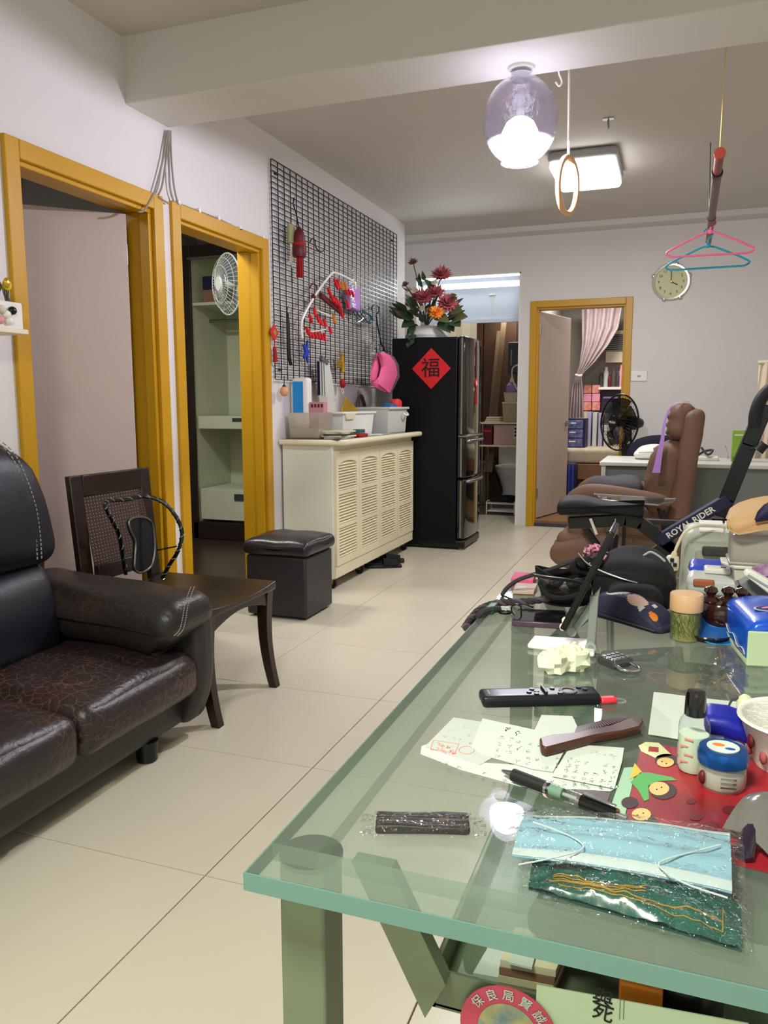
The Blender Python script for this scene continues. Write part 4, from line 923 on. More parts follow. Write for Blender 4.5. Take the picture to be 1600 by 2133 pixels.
for a in (20, 75, 160, 250, 300): 
    MB().ball(cc+V((rr*math.cos(R(a)), -0.022, rr*math.sin(R(a)))), (0.018,0.008,0.018), 8, 6).build('rim_scroll', 'clock_rim', ck)
so_ = thing('wall_socket', 'white double blank wall socket plate right of the bedroom door', 'socket', (-0.305, YB, 1.315))
MB().box((-0.372, YB-0.010, 1.317), (-0.238, YB, 1.405)).build('plate', 'white_plastic', so_, bev=0.003)
for x in (-0.352, -0.258): MB().cyl((x, YB-0.0115, 1.361), (x, YB-0.009, 1.361), 0.005, n=10).build('screw', 'steel', so_)
MB().box((-0.318, YB-0.0135, 1.352), (-0.292, YB-0.009, 1.368)).build('label_strip', 'grey_plastic', so_, smooth=False)
# cables sagging from the beam corner to the door heads
cw = thing('wall_cables', 'thin grey cables sagging from the beam corner over the door heads', 'cable', tuple(P(350, 270, x=XL)))
CXx = XL+0.02
for pts in ([(350,272),(340,330),(326,385),(318,408),(300,438),(288,441)], [(352,272),(346,330),(338,385),(330,405)], [(353,272),(352,330),(354,390),(362,420)], [(355,272),(357,330),(362,385),(369,418),(372,425)], [(330,410),(342,418),(352,424)]):
    MB().tube(cat([P(a, b_, x=CXx) for a, b_ in pts], 6), 0.0045, 7).build('cable', 'cable', cw)
t = thing('cable_clip_run', 'thin cable with small clips along the head of the second doorway', 'cable', tuple(P(460, 465, x=XL)))
pts = [P(a, b_, x=XL+0.012) for a, b_ in ((372,424),(415,440),(455,456),(500,477),(548,497))]
MB().tube(cat(pts, 5), 0.003, 6).build('cable', 'cable', t)
for p in pts: MB().box(p-V((0.008,0.008,0.006)), p+V((0.006,0.008,0.014))).build('clip', 'white_plastic', t)
# small shelf with flowers and figures left of the first doorway
sh = thing('wall_shelf_box', 'white shelf box with yellow flowers and small figures, left of the first doorway', 'shelf', (-2.14, 2.1, 1.37))
def sb(px, py, x=-2.10): return P(px, py, x=x)
MB().box((XL, 1.93, 1.375), (-2.10, 2.165, 1.465)).build('box', 'white_paint', sh, bev=0.004, smooth=False)
MB().box((XL, 1.92, 1.36), (-2.085, 2.172, 1.377)).build('board', 'cream', sh, bev=0.003, smooth=False)
for i in range(16):
    c = V((rnd.uniform(-2.16,-2.105), rnd.uniform(2.05, 2.15), 1.475+0.03*rnd.random())); MB().tube([c-V((0,0,0.02)), c+V((rnd.uniform(-.01,.01), rnd.uniform(-.02,.02), 0.035))], 0.0022, 5).build('stem', 'stem_green', sh)
    MB().ball(c+V((0,rnd.uniform(-.012,.012),0.042)), (0.010,0.013,0.018), 8, 6).build('petals', 'yellow' if i % 2 else 'gold', sh)
for i, (y, z, m_) in enumerate(((2.04,1.41,'pink_light'),(2.09,1.42,'white_plastic'),(2.115,1.435,'black_satin'),(2.07,1.435,'bloom_white'),(2.01,1.42,'pink'),(2.06,1.40,'pink_light'),(2.10,1.40,'white_plastic'))):
    solo('shelf_figure', ('pink figure on the shelf box front, near its left', 'white figure on the shelf box front, right of the middle', 'black figure on the shelf box front, rightmost', 'ivory figure high on the shelf box front, in the middle', 'deep pink figure on the shelf box front, leftmost', 'pale pink figure low on the shelf box front, in the middle', 'white figure low on the shelf box front, at the right')[i], 'figurine', MB().ball((-2.094, y, z), (0.012,0.016,0.014), 10, 7), m_, 'figures on the shelf box')
# ============================================================ behind the passage opening
mat('tube_glow', S(255,255,255), 0.5, emit=((0.90,0.96,1.0,1), 0.85))
tl = thing('batten_light', 'long lit fluorescent batten on the white header over the passage', 'lamp', (-1.85, YB+0.22, 2.2))
MB().box((-2.33, YB+0.205, 2.225), (-1.385, YB+0.239, 2.262)).build('housing', 'white_plastic', tl, bev=0.004)
MB().cyl((-2.32, YB+0.185, 2.225), (-1.395, YB+0.185, 2.225), 0.022, n=16).build('tube', 'tube_glow', tl)
area_light('batten_lamp_light', (-1.86, YB+0.15, 2.225), (R(-104), 0, 0), (0.9, 0.03), 5, (0.9,0.95,1.0))
t = thing('header_hook', 'small white hook fixed on the white header panel', 'hook', (-1.66, YB+0.24, 2.1))
MB().box((-1.69, YB+0.225, 2.14), (-1.63, YB+0.24, 2.15)).build('plate', 'white_plastic', t); MB().cyl((-1.66, YB+0.235, 1.96), (-1.66, YB+0.235, 2.14), 0.004, n=8).build('cord', 'cord', t)
t = thing('folding_door', 'white pleated folding door half drawn behind the refrigerator', 'door', (-2.0, YB+0.18, 0))
for i in range(7):
    x = -2.28+i*0.07; s_ = 0.022*(1 if i % 2 else -1)
    MB().hexa([(x, YB+0.18-s_, 0.01), (x+0.07, YB+0.18+s_, 0.01), (x+0.07, YB+0.19+s_, 0.01), (x, YB+0.19-s_, 0.01)], [(x, YB+0.18-s_, 1.885), (x+0.07, YB+0.18+s_, 1.885), (x+0.07, YB+0.19+s_, 1.885), (x, YB+0.19-s_, 1.885)]).build('panel', 'cream', t, smooth=False)
mat('old_wood', S(120,98,72), 0.6, var=(7, 0.8, S(96,74,52))); mat('brown_board', S(88,60,42), 0.6, var=(5, 0.8, S(66,44,32)))
t = thing('wall_cabinet', 'dark brown wooden cupboard high at the back of the passage', 'cupboard', (-1.95, 9.35, 0))
MB().box((-2.55, 9.30, 0.0), (-1.34, 9.68, 2.4)).build('body', 'brown_board', t, bev=0.004)
for x in (-2.54, -2.14, -1.74): MB().box((x, 9.28, 0.48), (x+0.385, 9.30, 2.35)).build('door', 'brown_board', t, bev=0.003, smooth=False)
t = thing('low_cupboard', 'low brown cupboard on the passage floor behind the leaning boards', 'cupboard', (-2.26, 8.92, 0))
MB().box((-2.56, 8.72, 0.0), (-1.96, 9.12, 0.45)).build('body', 'old_wood', t, bev=0.003)
for x in (-2.55, -2.25): MB().box((x, 8.705, 0.03), (x+0.28, 8.72, 0.42)).build('door', 'old_wood', t, bev=0.002, smooth=False)
MB().box((-2.57, 8.70, 0.45), (-1.95, 9.13, 0.468)).build('top', 'old_wood', t, bev=0.003, smooth=False)
for k, (a, e, w_, lab) in enumerate((((1012,984),(1040,690),0.05,'long pale timber leaning in the passage, left of two'), ((1020,984),(1053,640),0.06,'long timber board leaning in the passage, right of two, darker at its top'))):
    t = thing('timber_board', lab, 'board', tuple(P(*a, y=8.98-0.12*k)), group=None)
    MB().bar(P(*a, y=8.66-0.10*k), P(*e, y=9.22-0.12*k), w_, 0.022, up=(0,1,0.2)).build('board', 'old_wood', t, bev=0.002, smooth=False)
t = thing('utility_shelf', 'two-tier narrow shelf on thin posts in the washroom passage', 'shelf', (-1.58, 8.45, 0))
for z in (0.915, 0.675): MB().box((-1.80, 8.28, z), (-1.345, 8.62, z+0.018)).build('board', 'cream', t, bev=0.002, smooth=False)
for x in (-1.775, -1.37):
    for y in (8.30, 8.60): MB().cyl((x, y, 0), (x, y, 0.915), 0.009, n=8).build('post', 'steel', t)
t = thing('pink_box', 'pale pink box with a white label on the lower washroom shelf', 'box', (-1.55, 8.45, 0.693)); MB().box((-1.66, 8.33, 0.693), (-1.40, 8.57, 0.905)).build('box', mat('blush', S(206,172,160), 0.7), t, bev=0.003)
MB().box((-1.45, 8.325, 0.76), (-1.405, 8.33, 0.89)).build('label', 'paper', t, smooth=False)
for k in range(3): MB().box((-1.438, 8.323, 0.785+k*0.035), (-1.418, 8.325, 0.805+k*0.035)).build('print', 'black_matte', t, smooth=False)
t = thing('red_box', 'small red box beside the pink one on the washroom shelf', 'box', (-1.73, 8.42, 0.693)); MB().box((-1.78, 8.34, 0.693), (-1.68, 8.5, 0.88)).build('box', 'dark_red', t, bev=0.003); MB().box((-1.775, 8.337, 0.83), (-1.685, 8.34, 0.85)).build('band', 'red_paper', t, smooth=False)
t = thing('beige_container', 'beige plastic container on the upper washroom shelf', 'container', (-1.50, 8.45, 0.933)); basin('tub', (-1.57, 8.38, 0.933), (-1.43, 8.52, 1.13), 0.004, 0.012, mat('beige', S(190,170,138), 0.6), t); MB().box((-1.585, 8.365, 1.13), (-1.415, 8.535, 1.145)).build('lid', 'cream', t, bev=0.004)
t = thing('ivory_container', 'ivory container stacked on the beige one', 'container', (-1.50, 8.45, 1.146)); basin('tub', (-1.56, 8.39, 1.146), (-1.44, 8.51, 1.235), 0.004, 0.010, 'ivory', t); MB().box((-1.572, 8.378, 1.235), (-1.428, 8.522, 1.248)).build('lid', 'paper2', t, bev=0.003)
t = thing('lilac_bottle', 'lilac squeeze bottle with a white spout on the stacked containers', 'bottle', (-1.50, 8.45, 1.249)); MB().lathe([(0.055,0),(0.06,0.02),(0.058,0.07),(0.03,0.10),(0.018,0.105)], (-1.50, 8.45, 1.249), 18).build('body', 'lilac', t); MB().lathe([(0.022,0.105),(0.02,0.13),(0.010,0.155),(0,0.16)], (-1.50, 8.45, 1.249), 14).build('spout', 'white_plastic', t)
for k in range(3): solo('white_tray', 'white tray on the upper washroom shelf, '+('bottom', 'middle', 'top')[k]+' of the stack', 'tray', MB().box((-1.90+0.008*k, 8.33, 0.933+k*0.02), (-1.74, 8.5, 0.949+k*0.02)), 'cream', 'trays on the washroom shelf', 0.003)
t = thing('water_heater', 'grey box heater with a cable on the washroom passage wall', 'heater', (-1.44, 8.9, 1.5)); MB().box((-1.62, 8.82, 1.46), (-1.332, 9.0, 1.80)).build('box', mat('slate', S(66,76,80), 0.5), t, bev=0.01)
MB().box((-1.59, 8.817, 1.55), (-1.575, 8.82, 1.72)).build('trim', 'grey_plastic', t, smooth=False)
t = thing('plug_adaptor', 'white plug adaptor with a hanging cable on the washroom passage wall', 'plug', (-1.36, 8.3, 1.5)); MB().box((-1.40, 8.27, 1.50), (-1.332, 8.36, 1.60)).build('adaptor', 'cream', t, bev=0.006)
MB().tube(cat([(-1.40,8.3,1.53),(-1.46,8.3,1.50),(-1.47,8.3,1.42),(-1.43,8.3,1.30),(-1.36,8.3,1.22)], 5), 0.008, 7).build('cable', 'white_plastic', t)
t = thing('toilet', 'white toilet half hidden at the end of the washroom passage', 'toilet', (-1.62, 9.0, 0))
MB().lathe([(0.10,0),(0.12,0.02),(0.11,0.15),(0.15,0.28),(0.19,0.37),(0.195,0.40),(0.165,0.40),(0.13,0.30),(0.0,0.25)], (-1.58, 9.0, 0), 26).build('bowl', 'white_plastic', t)
MB().lathe([(0.13,0.405),(0.20,0.405),(0.20,0.425),(0.13,0.425)], (-1.58, 9.0, 0), 26, closed=True).build('seat', 'white_plastic', t)
MB().soft((-1.78, 9.14, 0.36), (-1.40, 9.28, 0.72), 0.03, 6).build('cistern', 'white_plastic', t)
t = thing('shoe_rack', 'low white wire shoe rack on the passage floor', 'rack', (-1.50, 8.05, 0))
for z in (0.03, 0.11):
    for y in (7.95, 8.02, 8.09, 8.16): MB().cyl((-1.64, y, z), (-1.345, y, z), 0.005, n=6).build('rod', 'white_plastic', t)
for x in (-1.64, -1.35): MB().tube([(x, 7.94, 0), (x, 7.94, 0.13), (x, 8.17, 0.13), (x, 8.17, 0)], 0.006, 6).build('end_frame', 'white_plastic', t)
for k, y in enumerate((8.0, 8.11)):
    t = thing('dark_shoe', ('dark shoe on the white wire rack in the passage, nearer of the pair', 'dark shoe on the white wire rack in the passage, farther of the pair')[k], 'shoe', (-1.49, y, 0.117), 0, 'shoes on the wire rack')
    MB().soft((-1.62, y-0.04, 0.117), (-1.37, y+0.04, 0.185), 0.03, 8, lambda p, u: V((p.x, p.y, p.z-0.03*max(0,u.z)*max(0,-u.x)))).build('upper', 'black_cloth', t); MB().box((-1.615, y-0.038, 0.116), (-1.375, y+0.038, 0.124)).build('sole', 'grey_plastic', t, bev=0.002)
for n_ in ('utility_shelf','pink_box','red_box','beige_container','ivory_container','lilac_bottle','water_heater','plug_adaptor','toilet','shoe_rack','dark_shoe','dark_shoe.001'): bpy.data.objects[n_].location.x -= 0.14
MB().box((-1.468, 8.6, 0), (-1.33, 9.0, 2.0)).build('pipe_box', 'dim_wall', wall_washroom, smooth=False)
# ============================================================ the room behind the second doorway: wardrobe and fan
mat('olive_white', S(206,208,184), 0.6); mat('wenge', S(40,26,22), 0.4)
WX0, WX1, WY = -3.80, -2.46, 5.70
wd = thing('wardrobe', 'open wardrobe with pale shelves and a dark frame, in the room behind the second doorway', 'wardrobe', (-3.1, 6.0, 0))
MB().box((WX0, WY+0.55, 0.10), (WX1, WY+0.57, 2.36)).build('back_panel', 'olive_white', wd, smooth=False)
for x in (WX0, WX1-0.03): MB().box((x, WY, 0.0), (x+0.03, WY+0.57, 2.36)).build('side_panel', 'olive_white', wd, smooth=False)
MB().box((WX0-0.02, WY-0.02, 0.0), (WX0+0.045, WY, 2.40)).build('stile', 'wenge', wd, bev=0.003, smooth=False)
MB().box((WX0+0.045, WY-0.02, 2.30), (WX1, WY, 2.40)).build('top_rail', 'wenge', wd, bev=0.003, smooth=False)
MB().box((WX0+0.045, WY-0.06, 2.285), (WX1, WY-0.022, 2.30)).build('rail_track', 'steel', wd, smooth=False)
MB().box((WX0, WY-0.02, 0.0), (WX1, WY+0.05, 0.14)).build('plinth', 'wenge', wd, bev=0.003, smooth=False)
MB().box((-3.32, WY+0.10, 0.14), (-3.30, WY+0.55, 1.93)).build('divider', 'olive_white', wd, smooth=False)
for z in (1.93, 2.36): MB().box((WX0+0.03, WY+0.01, z), (WX1-0.03, WY+0.55, z+0.022)).build('shelf', 'olive_white', wd, smooth=False)
MB().cyl((WX0+0.03, WY+0.28, 1.83), (WX1-0.03, WY+0.28, 1.83), 0.014, n=12).build('hanging_rail', 'steel', wd)
d = MB().box((WX0+0.05, WY+0.02, 0.925), (WX1-0.03, WY+0.5, 1.03)).build('drawer', 'olive_white', wd, bev=0.003, smooth=False)
MB().box((-3.42, WY+0.015, 0.985), (-3.30, WY+0.021, 1.015)).build('finger_slot', 'dark_grey', d, smooth=False)
d = MB().box((WX0+0.05, WY+0.02, 0.16), (WX1-0.03, WY+0.5, 0.42)).build('drawer', 'olive_white', wd, bev=0.003, smooth=False)
MB().box((-3.42, WY+0.012, 0.33), (-3.25, WY+0.021, 0.385)).build('finger_slot', 'dark_grey', d, smooth=False)
MB().box((WX0-0.16, WY-0.02, 0.0), (WX0-0.02, WY, 1.80)).build('sliding_panel', 'wenge', wd, bev=0.003, smooth=False)
t = thing('box_of_tissues', 'blue and brown box on the upper wardrobe shelf beside the fan', 'box', (-3.63, 5.85, 1.952))
MB().box((-3.70, 5.78, 1.952), (-3.58, 5.92, 2.10)).build('lower_half', mat('kraft', S(146,108,88), 0.6), t, bev=0.002); MB().box((-3.701, 5.779, 2.06), (-3.579, 5.921, 2.17)).build('upper_half', 'navy', t, bev=0.002)
def fan_head(parent, c, axis, r, cage, blade, hub, back, nspoke=40, ring_r=0.007):
    """caged fan head: rings, spokes, five blades, hub and motor housing along 'axis'"""
    ax = V(axis).normalized(); x = ax.cross(V((0,0,1))).normalized(); y = x.cross(ax); c = V(c)
    at = lambda a, q, h: c+(x*math.cos(a)+y*math.sin(a))*q+ax*h
    MB().tube([at(2*PI*i/48, r, 0) for i in range(48)], ring_r, 8, closed=True).build('rim', cage, parent)
    b = MB()
    for q, h in ((0.25,0.065),(0.6,0.055),(0.85,0.035)):
        for s in (1, -1): b.tube([at(2*PI*i/32, r*q, h*s) for i in range(32)], 0.0018, 4, closed=True)
    for i in range(nspoke):
        a = 2*PI*i/nspoke
        for s in (1, -1): b.tube([at(a, r*0.2, 0.066*s), at(a+0.12, r*0.65, 0.053*s), at(a+0.2, r*0.99, 0.0)], 0.0013, 4)
    o = b.build('cage', cage, parent, smooth=False); o['kind'] = 'stuff'
    MB().cyl(c+ax*0.058, c+ax*0.072, r*0.24, r*0.22, 24).build('badge', hub, parent)
    MB().cyl(c-ax*0.03, c+ax*0.03, r*0.16, n=20).build('hub', hub, parent)
    for k in range(5):
        a0 = 2*PI*k/5
        bl = MB().sheet(lambda u, v: at(a0-0.15+u*(0.75+0.25*v), r*(0.14+0.74*v), 0.022-0.05*u), 5, 6, 0.002); bl.build('blade', blade, parent)
    MB().lathe([(r*0.22,0.06),(r*0.26,0.10),(r*0.25,0.17),(r*0.16,0.23),(0,0.24)], (0,0,0), 20, 0, Matrix.Translation(c) @ V((0,0,1)).rotation_difference(-ax).to_matrix().to_4x4()).build('motor_housing', back, parent)
clear('fan_blade_clear', (0.62,0.66,0.72,1), body=0.35, bodycol=S(170,178,188)); mat('fan_white', S(214,216,210), 0.4)
wf = thing('white_fan', 'white caged wall fan before the wardrobe, seen through the second doorway', 'fan', (-2.72, 4.90, 1.7))
fc = P(474, 592, y=4.9); fan_head(wf, fc, (-0.55,-0.83,-0.05), 0.205, 'fan_white', 'fan_blade_clear', 'fan_white', 'fan_white', 36, 0.005)
MB().box((XL-W-0.03, 5.14, fc.z-0.20), (XL-W, 5.24, fc.z-0.04)).build('wall_bracket', 'fan_white', wf, bev=0.006)
MB().tube(cat([(XL-W-0.02, 5.19, fc.z-0.12), fc+V((0.20,0.26,-0.12)), fc+V((0.09,0.13,-0.04))], 6), 0.018, 10).build('arm', 'fan_white', wf)
t = thing('dark_cupboard', 'dark cupboard high inside the room behind the first doorway', 'cupboard', (-3.05, 2.0, 1.95))
MB().box((-3.60, 2.25, 2.0), (-3.30, 2.98, 2.45)).build('body', 'dark_grey', t, bev=0.003); MB().box((-3.298, 2.26, 2.02), (-3.285, 2.97, 2.43)).build('door', 'dark_grey', t, bev=0.003)
# ============================================================ bedroom behind the far doorway
mat('lace', S(180,166,164), 0.9, var=(14, 0.7, S(154,140,142))); mat('mattress', S(206,196,172), 0.8, var=(18, 0.5, S(176,164,136)))
t = thing('tied_curtain', 'pale lilac patterned curtain gathered and tied to the left in the bedroom', 'curtain', tuple(P(1200, 830, y=9.2)))
def cur(u, v):
    lx = [(0,1212),(0.35,1213),(0.55,1206),(0.62,1200),(0.75,1190),(1.0,1184)]; rx = [(0,1296),(0.2,1288),(0.35,1268),(0.5,1240),(0.62,1211),(0.75,1214),(1.0,1216)]
    def I(tab): 
        for (a, p), (b_, q) in zip(tab, tab[1:]):
            if v <= b_: return p+(q-p)*(v-a)/(b_-a)
        return tab[-1][1]
    a, e = I(lx), I(rx); px = a+(e-a)*u; py = 636+v*234
    return P(px, py, y=9.25+0.035*math.sin(u*30+v*2)*(0.4+abs(v-0.62)) )
MB().sheet(cur, 60, 30, 0.002).build('cloth', 'lace', t)
MB().tube([P(1199,781,y=9.19), P(1206,783,y=9.17), P(1212,782,y=9.19)], 0.014, 8).build('tie', 'cord', t)
t = thing('bed', 'single bed with a pale quilted mattress on a wooden base in the bedroom', 'bed', (-0.4, 9.1, 0.05))
MB().soft((-1.24, 8.55, 0.50), (0.45, 9.68, 0.655), 0.04, 10).build('mattress', 'mattress', t)
MB().box((-1.25, 8.53, 0.33), (0.47, 9.69, 0.495)).build('frame', mat('bed_wood', S(132,92,62), 0.5), t, bev=0.006); MB().box((-1.2, 8.62, 0.05), (0.42, 9.66, 0.33)).build('base', 'dark_grey', t)
t = thing('suitcase', 'dark blue hard suitcase standing by the bed behind the bedroom door leaf', 'suitcase', (-1.0, 8.4, 0.05))
MB().soft((-1.14, 8.28, 0.075), (-0.93, 8.50, 0.52), 0.03, 8).build('shell', 'navy', t)
for k in range(5): MB().soft((-1.12+0.038*k, 8.272, 0.11), (-1.10+0.038*k, 8.285, 0.49), 0.006, 5).build('rib', 'blue', t)
for x in (-1.11, -0.96):
    for y in (8.31, 8.47): MB().cyl((x-0.01, y, 0.07), (x+0.01, y, 0.07), 0.02, n=12).build('wheel', 'rubber', t)
t = thing('drawer_tower', 'small blue and clear plastic drawer tower standing on the bed', 'drawers', (-1.0, 8.75, 0.655))
X0, X1 = P(1170, 900, y=8.7).x, P(1219, 900, y=8.7).x; Z1 = P(1190, 872, y=8.7).z
MB().box((X0, 8.72, 0.655), (X1, 9.0, Z1)).build('carcass', 'navy', t, bev=0.004)
for k in range(3): 
    z = 0.665+k*(Z1-0.675)/3; o = MB().box((X0+0.012, 8.70, z), (X1-0.025, 8.72, z+(Z1-0.70)/3)).build('drawer', mat('clear_blue', S(132,140,190), 0.2, var=(22,0.4,S(70,76,130))) if k == 0 else 'clear_blue', t, bev=0.004)
    MB().box((X0+0.08, 8.69, z+0.05), (X1-0.10, 8.70, z+0.065)).build('pull', 'white_plastic', o, bev=0.002)
t = thing('file_rack', 'lilac and white upright file rack beside the drawer tower on the bed', 'rack', (-0.85, 8.9, 0.655))
for k in range(4):
    xa = P(1222+k*12, 900, y=9.05).x; MB().box((xa, 9.05, 0.655), (xa+0.045, 9.3, P(1240, 858+k*1.0, y=9.05).z)).build('file', 'paper' if k % 2 else mat('pale_lilac', S(176,168,200), 0.5), t, bev=0.003)
t = thing('window_air_conditioner', 'beige window air conditioner high at the bedroom end wall', 'air conditioner', tuple(P(1285, 756, y=9.6)))
a, e = P(1262, 756, y=9.6), P(1320, 688, y=9.6); MB().box((a.x, 9.56, a.z), (e.x, 9.69, e.z)).build('case', 'cream', t, bev=0.006)
g = MB().box((P(1276,0,y=9.6).x, 9.545, P(1276,732,y=9.6).z), (e.x-0.03, 9.56, P(1276,698,y=9.6).z)).build('grille', 'dark_grey', t, smooth=False)
for k in range(8): z = P(1276, 731-k*4.2, y=9.6).z; MB().box((P(1276,0,y=9.6).x, 9.538, z), (e.x-0.03, 9.546, z+0.008)).build('louvre', 'grey_plastic', g, smooth=False)
t = thing('wall_shelf', 'white wall shelf crowded with small dark things in the bedroom', 'shelf', tuple(P(1270, 810, y=9.5)))
a, e = P(1248, 812, y=9.5), P(1325, 803, y=9.5); MB().box((a.x, 9.42, a.z), (e.x, 9.69, a.z+0.03)).build('board', 'white_paint', t, bev=0.003)
k = 0
for px, h, m_ in ((1252,30,'dark_grey'),(1262,42,'paper2'),(1270,26,'dark_red'),(1278,38,'smoke'),(1287,30,'dark_grey'),(1294,46,'pink_light')):
    q = P(px, 803, y=9.5); top = P(px, 803-h, y=9.5).z; k += 1
    lab = {1252:'dark jar at the left end of the bedroom shelf',1262:'tall pale carton on the bedroom shelf, second from the left',1270:'short dark red tin on the bedroom shelf',1278:'smoky brown bottle on the bedroom shelf',1287:'dark jar near the right end of the bedroom shelf',1294:'tall pink carton at the right end of the bedroom shelf'}[px]
    o = MB().lathe([(0.0,0),(0.026,0.0),(0.028,0.02),(0.028,(top-q.z)*0.7),(0.018,(top-q.z)*0.85),(0.016,top-q.z),(0,top-q.z)], (q.x, 9.5, a.z+0.03), 12).build('shelf_jar', m_, None); tag(o, lab, 'jar', 'things on the bedroom shelf')
for i in range(2):
    for j in range(3):
        a, e = P(1215+i*18, 855-j*18, y=9.45), P(1232+i*18, 838-j*18, y=9.45)
        o = solo('printed_box', ('peach', 'pale pink', 'peach')[j]+' printed box in the '+('left', 'right')[i]+' column by the bedroom curtain, '+('bottom', 'middle', 'top')[j]+' one', 'box', MB().box((a.x, 9.45, a.z+0.0005), (e.x-0.0005, 9.6, e.z)), mat('peach_print', S(244,176,150), 0.6, var=(30,0.4,S(206,104,108))) if i+j == 0 else ('peach_print' if j != 1 else 'pink_light'), 'printed boxes in the bedroom', 0.003)
solo('ivory_carton', 'ivory carton on the bed under the peach printed boxes', 'carton', MB().box((P(1214,0,y=9.45).x, 9.46, 0.656), (P(1252,0,y=9.45).x, 9.6, P(1232,856,y=9.45).z-0.001)), 'ivory', None, 0.003)
t = thing('purple_books', 'dark purple boxed things under the bedroom shelf', 'box', tuple(P(1270, 845, y=9.5)))
a, e = P(1252, 858, y=9.5), P(1292, 815, y=9.5)
MB().box((a.x, 9.5, 0.656), (e.x, 9.66, e.z)).build('block', mat('plum', S(48,38,58), 0.6, var=(24,0.4,S(30,26,44))), t, bev=0.003); MB().box((a.x+0.02, 9.495, e.z-0.08), (e.x-0.02, 9.5, e.z-0.06)).build('band', 'lilac', t, smooth=False)
# ============================================================ desk and what stands on and behind it
dk = thing('desk', 'white desk with a grey modesty panel behind the brown recliner', 'desk', (0.15, 5.75, 0))
DX0, DX1, DY0, DY1, DT = -0.455, 0.80, 5.42, 6.06, 0.742
mat('desk_grey', S(120,124,118), 0.5); mat('desk_white', S(210,210,202), 0.35)
MB().box((DX0, DY0, DT-0.028), (DX1, DY1, DT)).build('top', 'desk_white', dk, bev=0.006)
MB().box((DX0+0.03, DY0+0.05, 0.18), (DX1-0.03, DY0+0.068, DT-0.028)).build('modesty_panel', 'desk_grey', dk, smooth=False)
for x in (DX0+0.01, DX1-0.04): MB().box((x, DY0+0.02, 0.0), (x+0.03, DY1-0.02, DT-0.028)).build('side_panel', 'desk_white', dk, bev=0.003, smooth=False)
t = thing('green_box', 'bright green product box standing on the right of the desk', 'box', (0.42, 5.72, DT))
a, e = P(1523, 967, y=5.66), P(1569, 897, y=5.66)
MB().box((a.x, 5.66, DT), (e.x, 5.70, e.z)).build('box', mat('lime', S(126,164,40), 0.5), t, bev=0.002)
MB().box((a.x+0.012, 5.6588, e.z-0.035), (a.x+0.075, 5.66, e.z-0.024)).build('title_bar', 'paper', t, smooth=False)
for k in range(4): MB().cyl((a.x+0.018+k*0.027, 5.66, DT+0.022), (a.x+0.018+k*0.027, 5.6588, DT+0.022), 0.009, n=12).build('icon', 'dark_grey', t)
MB().box((a.x+0.09, 5.6588, e.z-0.075), (a.x+0.125, 5.66, e.z-0.045)).build('picture', 'grey_plastic', t, smooth=False); MB().box((a.x+0.06, 5.6588, e.z-0.095), (a.x+0.12, 5.66, e.z-0.09)).build('text_line', 'yellow', t, smooth=False)
t = thing('white_helmet', 'smooth white oval cushion lying on the desk beside the recliner', 'cushion', (-0.12, 5.8, DT))
MB().soft((-0.255, 5.68, DT), (0.02, 5.92, DT+0.10), 0.05, 10, lambda p, u: V((p.x, p.y, DT+(p.z-DT)*(1-0.35*u.x*u.x)))).build('cushion', 'white_plastic', t); MB().tube([(-0.22,5.675,DT+0.05),(-0.1,5.672,DT+0.055),(-0.0,5.675,DT+0.05)], 0.003, 6).build('seam', 'grey_plastic', t)
t = thing('desk_clutter', 'small heap of cable and white adaptor on the desk right of the recliner', 'adaptor', (0.21, 5.75, DT))
MB().soft((0.15, 5.70, DT), (0.29, 5.80, DT+0.03), 0.01, 5).build('adaptor', 'white_plastic', t); MB().tube(cat([(0.16,5.72,DT+0.035),(0.20,5.76,DT+0.06),(0.25,5.72,DT+0.07),(0.22,5.70,DT+0.04),(0.18,5.74,DT+0.085)], 5), 0.008, 6).build('cable', 'dark_grey', t)
t = thing('desk_pen', 'thin grey pen propped up on the back of the desk', 'pen', (0.36, 5.95, DT)); MB().cyl((0.36,5.95,DT+0.005), (0.345,5.99,DT+0.075), 0.006, n=10).build('barrel', 'grey_plastic', t); MB().cyl((0.345,5.99,DT+0.075), (0.344,5.993,DT+0.082), 0.004, n=8).build('tip', 'dark_grey', t)
oc = thing('office_chair', 'dark blue office chair behind the desk', 'chair', (-0.10, 6.45, 0))
MB().soft((-0.34, 6.54, 0.50), (0.12, 6.61, 0.88), 0.035, 10, lambda p, u: V((p.x*(1-0.14*max(0,u.z)**2)-0.01, p.y+0.05*u.x*u.x, p.z-0.05*max(0,u.z)*u.x**2))).build('backrest', mat('chair_blue', S(26,28,50), 0.8), oc)
MB().soft((-0.33, 6.12, 0.43), (0.11, 6.55, 0.50), 0.03, 8).build('seat', 'chair_blue', oc); MB().cyl((-0.11,6.35,0.10), (-0.11,6.35,0.43), 0.025, n=14).build('column', 'black_satin', oc)
MB().bar((-0.11,6.5,0.44), (-0.11,6.57,0.60), 0.05, 0.02).build('back_bar', 'black_satin', oc)
for k in range(5):
    a = 2*PI*k/5; e = V((-0.11+0.27*math.cos(a), 6.35+0.25*math.sin(a), 0.06)); MB().bar((-0.11,6.35,0.10), e, 0.04, 0.025).build('base_arm', 'black_satin', oc); MB().cyl(e+V((0,-0.012,-0.032)), e+V((0,0.012,-0.032)), 0.027, n=12).build('castor', 'rubber', oc)
bf = thing('black_fan', 'black pedestal fan standing by the far doorway behind the desk', 'fan', (-0.36, 7.0, 0))
fcc = P(1290, 880, y=6.86); clear('fan_blade_dark', (0.42,0.42,0.42,1), body=0.25, bodycol=S(40,40,40))
fan_head(bf, fcc, (-0.72,-0.69,0.04), 0.230, 'black_satin', 'fan_blade_dark', 'black_satin', 'black_satin', 44, 0.0075)
